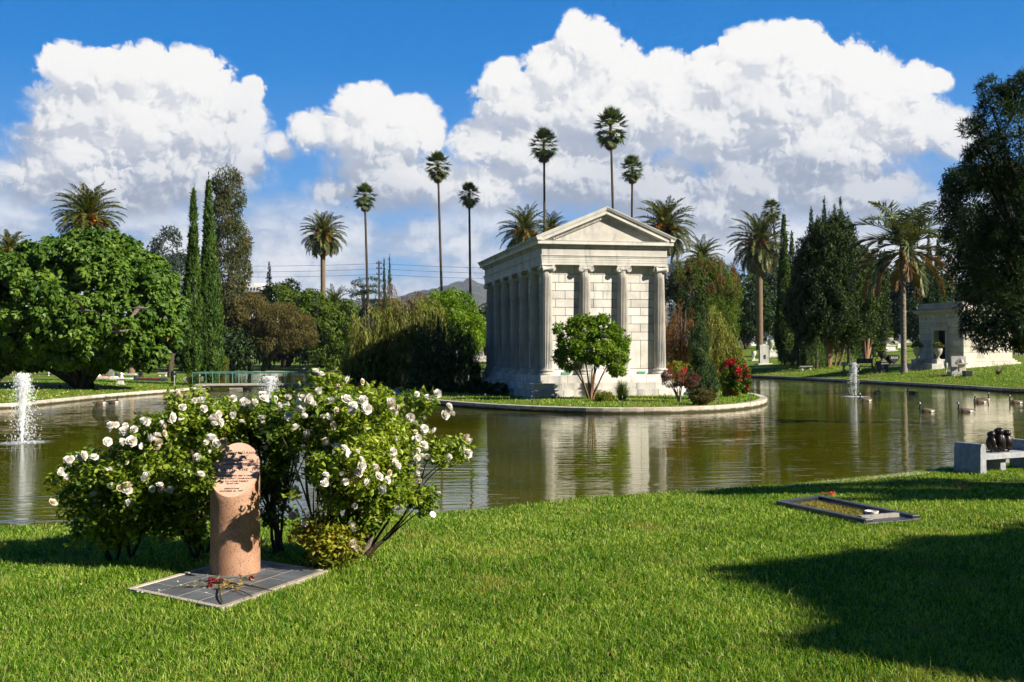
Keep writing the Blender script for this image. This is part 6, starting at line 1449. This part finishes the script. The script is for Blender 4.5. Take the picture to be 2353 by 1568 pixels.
# left bank
urn('stone_urn', 'dark urn on a pedestal behind the tall left fountain', 46, 876, 34, 17, M_head, .42, .45)
T, p = post('marble_monument', 'small white marble statue rising from a white bench by the left bank', 'monument', 279, 884); s_ = px_m(p, 1)
mb = MB(); mb.box(-24*s_, 24*s_, -.3, .3, 12*s_, 15*s_); part('seat', mb, M_white, T)
mb = MB(); mb.box(-6*s_, 7*s_, -.22, .22, -.1, 12*s_); mb.box(-9*s_, -6*s_, -.2, .2, -.1, 8*s_); part('base', mb, M_white, T)
mb = MB(); mb.lathe([(5*s_, 15*s_), (4*s_, 18*s_), (3*s_, 22*s_), (4.2*s_, 25*s_), (2*s_, 27*s_), (2.4*s_, 29*s_), (.3*s_, 31.5*s_)], (0, 0, 0), 12); mb.ell((4*s_, 0, 24*s_), (2.5*s_, .05, 1.6*s_), 8); mb.ell((-4*s_, 0, 23*s_), (2.5*s_, .05, 1.6*s_), 8); mb.build('statue', M_white, T, smooth=50)
def bench2(name, label, px, py, w, h, mat, group=None, rz=0):
    T, p = post(name, label, 'bench', px, py, group, rz); W_, H = px_m(p, w)/2, px_m(p, h)
    mb = MB(); mb.box(-W_, W_, -.24, .24, H*.78, H); part('seat', mb, mat, T, .03)
    for sg in (-1, 1):
        mb = MB(); mb.lathe([(.16, -.1), (.17, H*.1), (.10, H*.25), (.09, H*.45), (.15, H*.70), (.17, H*.78)], (sg*W_*.62, 0, 0), 12); mb.build('leg', mat, T, smooth=50)
bench2('stone_bench', 'white backless bench behind the dark litter bin on the left bank', 374, 865, 22, 8, M_white)
bench2('stone_bench', 'dark backless bench in the shade under the big round tree', 117, 894, 48, 12, M_head)
bench2('stone_bench', 'pale stone bench on the right bank left of the thin fountain jet', 1947, 852, 26, 15, M_mid)
bench2('stone_bench', 'low grey bench in the shade between the dark shrubs of the right bank', 1852, 850, 30, 8, M_mid)
T, p = post('litter_bin', 'dark green litter bin beside the strap leaf clump', 'bin', 399, 878); H = px_m(p, 25); mb = MB(); mb.lathe([(.20, -.1), (.24, .02), (.26, H*.8), (.28, H*.82), (.28, H*.88), (.24, H*.97), (.12, H)], (0, 0, 0), 16); mb.build('body', mat_flat('dark_green_metal', (.010, .022, .018), .4), T, smooth=40)
mb = MB(); mb.box(-.13, .13, -.275, -.2, H*.70, H*.80); mb.build('opening', M_blk, T)
T, p = post('marker_post', 'thin pale post in front of the litter bin', 'post', 401, 888); H = px_m(p, 24); mb = MB(); mb.tube([(0, 0, -.1), (0, 0, H)], .035, 8); mb.build('post', M_mid, T, smooth=60); mb = MB(); mb.box(-.06, .06, -.03, .03, H-.12, H+.02); part('head', mb, M_mid, T, .01)
def tomb(label, px, py, w, h, mat, red=True, group='low tombs on the left bank', head=None):
    T, p = post('flat_tomb', label, 'tomb', px, py, group, rng.uniform(-.1, .1)); W_, H = px_m(p, w)/2, px_m(p, h)
    mb = MB(); mb.box(-W_, W_, -.5, .5, -.15, H*.55); mb.box(-W_*.94, W_*.94, -.44, .44, H*.55, H*.8); part('slab', mb, mat, T, .02)
    if head: mb = MB(); mb.box(-W_, -W_*.82, -.45, .45, H*.5, H*head); part('headstone', mb, mat, T, .03)
    if red:
        mb = MB(); P = np.stack([rng.uniform(-W_*.7, W_*.5, 90), rng.uniform(-.45, .1, 90), np.full(90, H*.82)], -1); mb.leaves(P, rng.normal(size=(90, 3))*.5 + np.array((0, -.4, 1)), rng.normal(size=(90, 3)) + np.array((0, 0, .5)), .14, .11); mb.build('flowers', LM['red'], T)
tomb('black low tomb with scattered red flowers right of the white statue bench', 347, 876, 72, 8, M_blk, True, head=1.6)
tomb('pale flat tomb with red flowers left of the white statue bench', 246, 871, 46, 7, M_white, True, head=1.9)
tomb('plain pale slab behind the white statue bench', 300, 862, 26, 4, M_mid, False)
def headstone(label, px, py, w, h, mat, kind=0, group='headstones on the far lawns', rz=0.0):
    T, p = post('headstone', label, 'headstone', px, py, group, rz); W_, H = px_m(p, w)/2, px_m(p, h)
    mb = MB(); mb.box(-W_*1.35, W_*1.35, -.22, .22, -.3, H*.16); part('base', mb, mat, T, .02)
    n = 9
    if kind == 0: poly = [(-W_, H*.16), (W_, H*.16), (W_, H*.8)] + [(W_*math.cos(PI*k/n), H*.8 + H*.2*math.sin(PI*k/n)) for k in range(1, n)] + [(-W_, H*.8)]
    elif kind == 1: poly = [(-W_, H*.16), (W_, H*.16), (W_*.85, H*.9), (0, H), (-W_*.85, H*.9)]
    else: t_ = W_*.30; poly = [(-t_, H*.16), (t_, H*.16), (t_, H*.62), (W_, H*.62), (W_, H*.80), (t_, H*.80), (t_, H), (-t_, H), (-t_, H*.80), (-W_, H*.80), (-W_, H*.62), (-t_, H*.62)]
    mb = MB(); mb.prism(poly, TR(0, .09, 0) @ Matrix.Rotation(PI/2, 4, 'X'), .18); part('cross' if kind == 2 else 'tablet', mb, mat, T, .012)
headstone('grey headstone beside the trunk of the big round tree', 256, 867, 11, 17, M_head)
headstone('small dark headstone at the left end of the black tomb', 323, 866, 9, 12, M_blk)
headstone('small white headstone far left under the round tree', 190, 858, 8, 10, M_white)
headstone('tiny pale headstone by the left edge under the round tree canopy', 62, 853, 8, 7, M_mid)
headstone('pale stone between the round tree and the slender cypresses', 208, 856, 9, 9, M_mid, 1)
urn('flower_vase', 'small blue vase right of the grey headstone by the round tree', 268, 867, 10, 6, mat_flat('blue_ceramic', (.03, .035, .20), .4), None, cat='vase')
urn('flower_vase', 'thin vase with white flowers left of the round tree trunk', 112, 864, 16, 5, M_white, None, cat='vase', flowers='yel')
headstone('white block tomb seen between the bright green tree and the temple', 1093, 834, 14, 12, M_white, 1)
headstone('pale tomb at the foot of the dark citrus tree', 712, 848, 22, 10, M_mid, 1)
# right bank
urn('stone_vase', 'tall pale vase on a flat base left of the pierced grave stele', 1732, 829, 22, 12, M_white, .10, .75)
T, p = post('pierced_stele', 'tall grey grave stele with a square opening on the right bank', 'stele', 1755, 838, None, .25); s_ = px_m(p, 1)
mb = MB(); mb.box(-18*s_, 18*s_, -.5, .5, -.3, 2.2*s_); part('base', mb, M_mid, T)
mb = MB(); w_, H = 11*s_, 46*s_; d_ = 3.5*s_
for (a0, a1, b0, b1) in ((-w_, -3*s_, 2.2*s_, H*.94), (3.5*s_, w_, 2.2*s_, H*.94), (-3*s_, 3.5*s_, 2.2*s_, 12*s_), (-3*s_, 3.5*s_, 22*s_, H*.94)): mb.box(a0, a1, -d_, d_, b0, b1)
mb.prism([(-w_, H*.94), (w_, H*.94), (0, H*1.02)], TR(0, d_, 0) @ Matrix.Rotation(PI/2, 4, 'X'), 2*d_); mb.build('stele', M_mid, T)
urn('stone_urn', 'grey urn on a stepped pedestal just behind the pierced stele', 1772, 821, 40, 17, M_mid, .36, .6)
T, p = post('black_bench', 'black memorial bench with an openwork back on the right bank', 'bench', 1991, 853); s_ = px_m(p, 1)
mb = MB(); mb.box(-18*s_, 18*s_, .0, .45, 9*s_, 11*s_); part('seat', mb, M_blk, T)
mb = MB(); mb.box(-18*s_, 18*s_, .40, .50, 17*s_, 28*s_); part('backrest', mb, M_blk, T)
for sg in (-1, 1): mb = MB(); mb.box(sg*17*s_-.07, sg*17*s_+.07, .0, .5, -.2, 9*s_); mb.box(sg*17*s_-.06, sg*17*s_+.06, .38, .52, 9*s_, 28*s_); part('leg', mb, M_blk, T)
T, p = post('heart_headstone', 'black heart shaped headstone with white lettering left of the queen palm trunk', 'headstone', 2052, 843, None, .15); s_ = px_m(p, 1)
mb = MB(); mb.box(-15*s_, 15*s_, -.5, .5, -.3, 6*s_); part('base', mb, M_blk, T)
def heart(r): return [(r*1.05*16*math.sin(a_)**3/16, r*(13*math.cos(a_) - 5*math.cos(2*a_) - 2*math.cos(3*a_) - math.cos(4*a_))/16) for a_ in np.linspace(0, 2*PI, 40, endpoint=False)]
for dx, dy in ((-4, .3), (2, 0)): mb = MB(); mb.prism([(x*1.0 + dx*s_, y + 18*s_) for x, y in heart(12.5*s_)][::-1], TR(0, dy+.1, 0) @ Matrix.Rotation(PI/2, 4, 'X'), .25); part('heart', mb, M_blk, T, .01)
text_mesh('lettering', 'BADE', 7*s_, TR(2*s_, -.16, 20*s_) @ Matrix.Rotation(PI/2, 4, 'X'), M_white, T, .004)
urn('planter_urn', 'black planter urn with pale flowers between the black bench and the heart headstone', 2027, 838, 30, 20, M_blk, .25, .5, 'yel')
T, p = post('plaque_stone', 'low black stone with a small oval plate beside the black bench', 'headstone', 2026, 853); s_ = px_m(p, 1)
mb = MB(); mb.box(-13*s_, 13*s_, -.3, .3, -.2, 15*s_); part('block', mb, M_blk, T); mb = MB(); mb.ell((0, -.305, 9*s_), (2.4*s_, .02, 3*s_), 12); mb.build('plate', M_mid, T, smooth=60); mb = MB(); mb.box(-5*s_, 5*s_, -.45, -.3, -.1, 4*s_); part('foot', mb, M_mid, T)
T, p = post('statue_pedestal', 'white broken statue on a stepped pedestal under the dense conifer edge', 'monument', 1991, 823); s_ = px_m(p, 1)
mb = MB(); mb.box(-13*s_, 13*s_, -.7, .7, -.3, 4*s_); mb.box(-9*s_, 9*s_, -.5, .5, 4*s_, 18*s_); part('pedestal', mb, M_white, T); mb = MB()
for dx in (-3, 0, 3): mb.tube([(dx*s_, 0, 18*s_), (dx*1.2*s_, 0, 24*s_), (dx*s_, 0, 29*s_)], [2.3*s_, 1.9*s_, 1.3*s_], 8)
mb.build('statue', M_white, T, smooth=60)
urn('planter_urn', 'wide bowl planter on a pale block on the far right lawn', 2038, 808, 32, 30, M_mid, .45, .45, 'yel')
T, p = post('lamp_post', 'thin straight lamp post between the conifers and the queen palm', 'lamp post', 2014, 814); H = px_m(p, 52); mb = MB(); mb.tube([(0, 0, -.2), (0, 0, .5), (0, 0, H)], [.13, .10, .07], 10); mb.build('pole', M_mid, T, smooth=60); mb = MB(); mb.lathe([(.10, H-.1), (.22, H), (.26, H+.35), (.12, H+.5), (.02, H+.6)], (0, 0, 0), 12); mb.build('lantern', M_head, T, smooth=40)
# urns on the stair cheeks, local to the mausoleum front
Mm = bpy.data.objects['stone_mausoleum']; MM = TR(*Mm.location) @ RZ(myaw)
for xx, lab in ((d0-.25-.31, 'stone urn with flowers on the left stair cheek of the mausoleum'), (d1+.25+.31, 'stone urn with flowers on the right stair cheek of the mausoleum')):
    p = MM @ Vector((xx, -1.45, 1.0)); T = thing('stone_urn', lab, 'urn', p, 0, 'urns on the mausoleum stair'); H = 1.0; mb = MB(); mb.lathe([(r*.74, z*H) for r, z in VASE], (0, 0, 0), 22); mb.build('vase', M_lime, T, smooth=50)
    mb = MB(); P = unit(220)*np.array((.40, .40, .28)) + np.array((0, 0, H+.15)); P = P[P[:, 2] > H]; mb.leaves(P, rng.normal(size=(len(P), 3)) + np.array((0, 0, .5)), rng.normal(size=(len(P), 3)) + np.array((0, 0, .5)), .24, .10); mb.build('plant', LM['mid'], T)
    mb = MB(); P = P[::7] + np.array((0, -.05, .05)); mb.leaves(P, rng.normal(size=(len(P), 3)), rng.normal(size=(len(P), 3)), .15, .12); mb.build('flowers', LM['maroon'], T)
T, p = post('memorial_shrine', 'small pale shrine with an arched niche and basin table before the mausoleum', 'shrine', 2205, 857, None, -.15); s_ = px_m(p, 1)
mb = MB(); mb.box(-17*s_, 15*s_, .1, .45, -.3, 38*s_); part('back_slab', mb, M_mid, T); mb = MB(); mb.box(-24*s_, 26*s_, -.9, .5, -.3, 2.5*s_); part('base', mb, M_mid, T)
mb = MB(); mb.box(-10*s_, 13*s_, -.75, -.05, 19*s_, 22*s_); mb.box(-5*s_, 8*s_, -.6, -.15, 2.4*s_, 19*s_); part('table', mb, M_lime, T); mb = MB(); mb.ell((1.5*s_, -.35, 22*s_), (5.5*s_, .2, 9*s_), 14); mb.build('carved_shell', M_lime, T, smooth=60)
mb = MB(); mb.prism([(-7*s_, 20*s_), (10*s_, 20*s_), (10*s_, 25*s_), (1.5*s_, 33*s_), (-7*s_, 25*s_)], TR(0, .1, 0) @ Matrix.Rotation(PI/2, 4, 'X'), .02); mb.build('niche', M_head, T)
urn('flower_vase', 'grey vase with a leafy plant at the left of the shrine', 2174, 856, 22, 9, M_mid, None, flowers='mid', cat='vase')
T, p = post('black_planter', 'square black planter box on the lawn right of the shrine', 'planter', 2223, 863); H = px_m(p, 10); mb = MB(); mb.box(-px_m(p, 7.5), px_m(p, 7.5), -.3, .3, -.1, H, None, -.03); part('box', mb, M_blk, T); mb = MB(); mb.box(-px_m(p, 6.5), px_m(p, 6.5), -.26, .26, H-.1, H-.02); mb.build('soil', M_soil, T)
for px, py, w, h, k, mt, lab in [(1721, 792, 8, 20, 2, M_white, 'white stone cross farthest left behind the curved date palm'), (1731, 795, 9, 26, 2, M_white, 'tallest white stone cross left of the curved palm trunk'), (1712, 796, 10, 12, 0, M_white, 'white rounded headstone left of the stone crosses'), (1763, 790, 6, 18, 1, M_mid, 'slim pale obelisk stone right of the curved palm trunk'),
                        (1672, 812, 12, 14, 1, M_white, 'white block headstone at the foot of the pale willow'), (2070, 800, 16, 10, 0, M_white, 'white headstone far behind the queen palm trunk, left side'), (2058, 790, 12, 9, 0, M_mid, 'grey headstone in the far row left of the mausoleum'), (2012, 785, 20, 9, 1, M_white, 'wide white tomb in the shade behind the statue pedestal'),
                        (2000, 795, 12, 11, 0, M_mid, 'grey rounded headstone behind the statue pedestal'), (2086, 786, 14, 8, 1, M_white, 'pale block headstone next to the mausoleum urns'), (1850, 812, 14, 10, 0, M_mid, 'grey headstone glimpsed between the dark shrubs'), (1940, 806, 12, 10, 0, M_white, 'white headstone behind the bare conifer stems'), (1785, 812, 10, 7, 1, M_mid, 'low grey stone right of the urn pedestal'), (2340, 815, 14, 10, 0, M_white, 'white headstone at the right edge beyond the mausoleum')]:
    headstone(lab, px, py, w, h, mt, k, rz=rng.uniform(-.2, .3))
# little stake lights on the island edge
for px, py, lab in ((1222, 932, 'thin dark stake left of the temple corner on the island edge'), (1430, 934, 'thin dark stake below the rush clump'), (1527, 927, 'leaning thin stake left of the maroon tree'), (1651, 932, 'short dark stake right of the low olive bush'), (1115, 927, 'thin stake on the shaded grass near the island tip'), (1725, 925, 'thin stake near the right end of the island')):
    p = ground(px, py, 40, 60); T = thing('garden_stake', lab, 'stake', p, 0, 'stakes along the island edge'); mb = MB(); mb.tube([(0, 0, -.1), (rng.uniform(-.05, .05), 0, .42)], .014, 6); mb.build('rod', M_blk, T); mb = MB(); mb.tube([(0, 0, .40), (0, 0, .47)], .024, 8); mb.build('cap', M_head, T)

# ------------------------------------------------------------------ far buildings, pole, wires, hills
M_wb = mat_stone('white_render', (.60, .59, .57), (.72, .71, .69), None, .3, .8, .2, .1, 0, .15); M_glass = mat_flat('blue_window_glass', (.03, .07, .11), .15, .7, .3); M_brick = mat_flat('brown_parapet', (.22, .12, .08), .8)
def farbox(T, name, mat, x0, x1, y0, y1, Y, d, dep=0.0):
    a_, b_ = atY(x0, y1, Y), atY(x1, y0, Y); mb = MB(); mb.box(a_.x, b_.x, Y-dep, Y+d, a_.z, b_.z); return mb.build(name, mat, T, off=T.location)
Yb = 300; b = based(575, Yb); T = thing('office_building', 'white office building with a band of dark windows beyond the bronze green tree', 'building', b)
farbox(T, 'wall', M_wb, 520, 603, 655, 830, Yb, 20); farbox(T, 'roof_unit', M_wb, 585, 602, 651, 655.5, Yb+4, 8)
for k in range(8): farbox(T, 'window', M_glass, 540+k*7.2, 543.4+k*7.2, 661, 668, Yb, 1, .15)
farbox(T, 'parapet', M_brick, 519, 596, 670, 673, Yb-6, 5.7); farbox(T, 'glass_front', M_glass, 520, 592, 673, 690, Yb-5, 4.8); farbox(T, 'lower_wall', M_wb, 519, 594, 690, 830, Yb-5.2, 5)
Yb = 240; b = based(1100, Yb); T = thing('white_hall', 'long white flat roofed building behind the left corner of the temple', 'building', b)
farbox(T, 'wall', M_wb, 1040, 1135, 724, 830, Yb, 25); farbox(T, 'roof', M_white, 1036, 1139, 708, 724, Yb-2, 29)
for k in range(7): farbox(T, 'pilaster', M_white, 1048+k*12, 1051+k*12, 726, 828, Yb, .5, .3)
Yb = 175; b = based(1103, Yb); T = thing('columned_tomb', 'small white columned tomb seen left of the temple side', 'tomb', b)
farbox(T, 'roof', M_white, 1088, 1120, 778, 786, Yb, 4, .3); farbox(T, 'back_wall', M_mid, 1091, 1117, 786, 830, Yb+3, 1)
for k in range(4): farbox(T, 'pillar', M_white, 1091+k*7.4, 1094+k*7.4, 786, 830, Yb, .5)
farbox(T, 'base', M_white, 1086, 1122, 818, 832, Yb-.2, 4.2, .4)
M_wood = mat_bark('weathered_pole', (.04, .035, .03), (.10, .085, .07))
Yp = 230; p = based(872, Yp); T = thing('utility_pole', 'dark utility pole left of the distant cypress pair', 'pole', p); top = atY(872, 600, Yp); mb = MB(); mb.tube([(0, 0, -.3), (0, 0, top.z-p.z)], [.28, .20], 8); mb.build('pole', M_wood, T, smooth=60)
for yy in (606, 618, 631): q = atY(872, yy, Yp); mb = MB(); mb.box(-.55, .55, -.1, .1, q.z-p.z-.12, q.z-p.z+.1); mb.ell((.5, 0, q.z-p.z+.25), (.14, .14, .22), 6); mb.ell((-.5, 0, q.z-p.z+.25), (.14, .14, .22), 6); mb.build('crossarm', M_wood, T)
M_wire = mat_flat('dark_cable', (.05, .05, .055), .5)
for yl, y0_, yr, lab in ((612, 606, 617, 'highest of the three power lines across the sky'), (626, 618, 629, 'middle one of the three power lines'), (637, 631, 641, 'lowest of the three power lines')):
    mb = MB(); P = []
    for a_, b_, ya, yb_ in ((440, 872, yl-1, y0_), (872, 1240, y0_, yr)):
        for k in range(13): u = k/12; P.append(tuple(atY(a_ + (b_-a_)*u, ya + (yb_-ya)*u + 3.2*4*u*(1-u), Yp)))
    mb.tube(P, .035, 4); o = mb.build('power_line', M_wire); tag(o, lab, 'power line', 'power lines')
# hills
m, t = newmat('chaparral_hillside'); P = t.n('ShaderNodeNewGeometry').outputs['Position']
n1 = t.noise(P, .012, 6, .65); n2 = t.noise(P, .05, 4, .7)
col = rampn(t, t.m('MULTIPLY_ADD', n2, .5, t.m('MULTIPLY', n1, .6)), [(.40, (.030, .042, .026)), (.55, (.065, .062, .046)), (.70, (.15, .125, .10))])
M_hill = fin(m, t, princ(t, col, .95, .1, bump(t, n2, 1.0, 14)))
prof = [(-1600, 745), (0, 735), (400, 720), (560, 712), (640, 690), (680, 670), (705, 661), (728, 670), (745, 683), (790, 684), (830, 688), (880, 684), (912, 677), (940, 668), (970, 663), (1000, 657), (1032, 647), (1060, 641), (1081, 636), (1100, 643), (1118, 653), (1160, 664), (1240, 676), (1400, 700), (1700, 715), (2100, 672), (2190, 655), (2260, 668), (2400, 700), (4200, 745)]
px_ = np.arange(-1500, 4100, 9.0); pr = np.interp(px_, [a_ for a_, _ in prof], [b_ for _, b_ in prof]); rows = 60; V = []; rr_ = np.random.default_rng(11)
def fb(x, y, seed, oct_=6, f0=1.0):
    r_ = np.random.default_rng(seed); v = 0; a_ = 1.0
    for o_ in range(oct_):
        for _ in range(4): k = r_.normal(size=2)*f0; v = v + a_*np.abs(np.sin(x*k[0] + y*k[1] + r_.uniform(0, 6)))/4
        a_ *= .55; f0 *= 1.9
    return v
dirs = np.array([tuple(ray(x, 800)) for x in px_]); Xn = dirs[:, 0]/dirs[:, 1]
for j in range(rows):
    u = j/(rows-1); Yv = 2600 + 3200*u; ridge = 4300
    zr = (812 - pr)/FOC*ridge; k = np.where(Yv < ridge, np.clip((Yv-2600)/(ridge-2600), 0, 1)**1.15, np.clip(1-(Yv-ridge)/1800, 0, 1))
    f = fb(Xn*Yv/900, Yv/900 + 0*Xn, 5); z = zr*k*(1 - .30*(f-.9)*np.sin(PI*min(1, k.max() if hasattr(k, 'max') else k))*(1-abs(Yv-ridge)/2000*0) * (0.0 if abs(Yv-ridge) < 30 else 1)) + 3*rr_.normal(size=len(px_))*(k > .05)
    V.append(np.stack([Xn*Yv, np.full(len(px_), Yv), z - 6*(k < .02)], -1))
V = np.stack(V); nr, nc = V.shape[:2]; i = np.arange(nr-1)[:, None]*nc; j = np.arange(nc-1)[None, :]
tag(MB().add(V.reshape(-1, 3), np.stack([i+j, i+j+1, i+nc+j+1, i+nc+j], -1).reshape(-1, 4)).build('hills', M_hill, smooth=60), kind='structure')
# ------------------------------------------------------------------ air
m, t = newmat('distant_air'); v = t.n('ShaderNodeVolumePrincipled', ins={'Color': (.60, .76, 1.0, 1), 'Density': 6.5e-5, 'Anisotropy': .1}); o = t.n('ShaderNodeOutputMaterial'); m.node_tree.links.new(v.outputs[0], o.inputs['Volume'])
q = MB().box(-7500, 7500, -800, 8500, -2, 345).build('haze', m); tag(q, kind='stuff')
SC.cycles.volume_bounces = 0
# fallen leaves
def litter(name, label, P, L, mat):
    n = len(P); mb = MB(); z = hgt(P) + rng.uniform(.01, .05, n); mb.leaves(np.column_stack([P, z]), rng.normal(size=(n, 3))*.5 + np.array((0, 0, 1)), rng.normal(size=(n, 3))*np.array((1, 1, .2)), L*rng.uniform(.6, 1.2, n), L*.7); tag(mb.build(name, mat), label, None, kind='stuff')
M_litter = mat_leaf('dry_fallen_leaves', (.20, .12, .04), (.42, .28, .10), (.60, .48, .24), .15)
P = np.stack([rng.uniform(-33, -20, 900), rng.uniform(52, 80, 900)], -1); P = P[~inside(P, lake) & (sdist(P, lake) > .5)]; litter('leaf_litter', 'dry leaves scattered on the left bank under the round tree', P, .16, M_litter)
n = 420; P = np.stack([rng.uniform(-6, 7, n), rng.uniform(6, 18, n)], -1); P = P[~inside(P, lake) & (sdist(P, lake) > .1)]; litter('leaf_litter', 'small dry leaves and petals in the near grass', P, .028, M_litter)
near_lawn(); bank_grass()
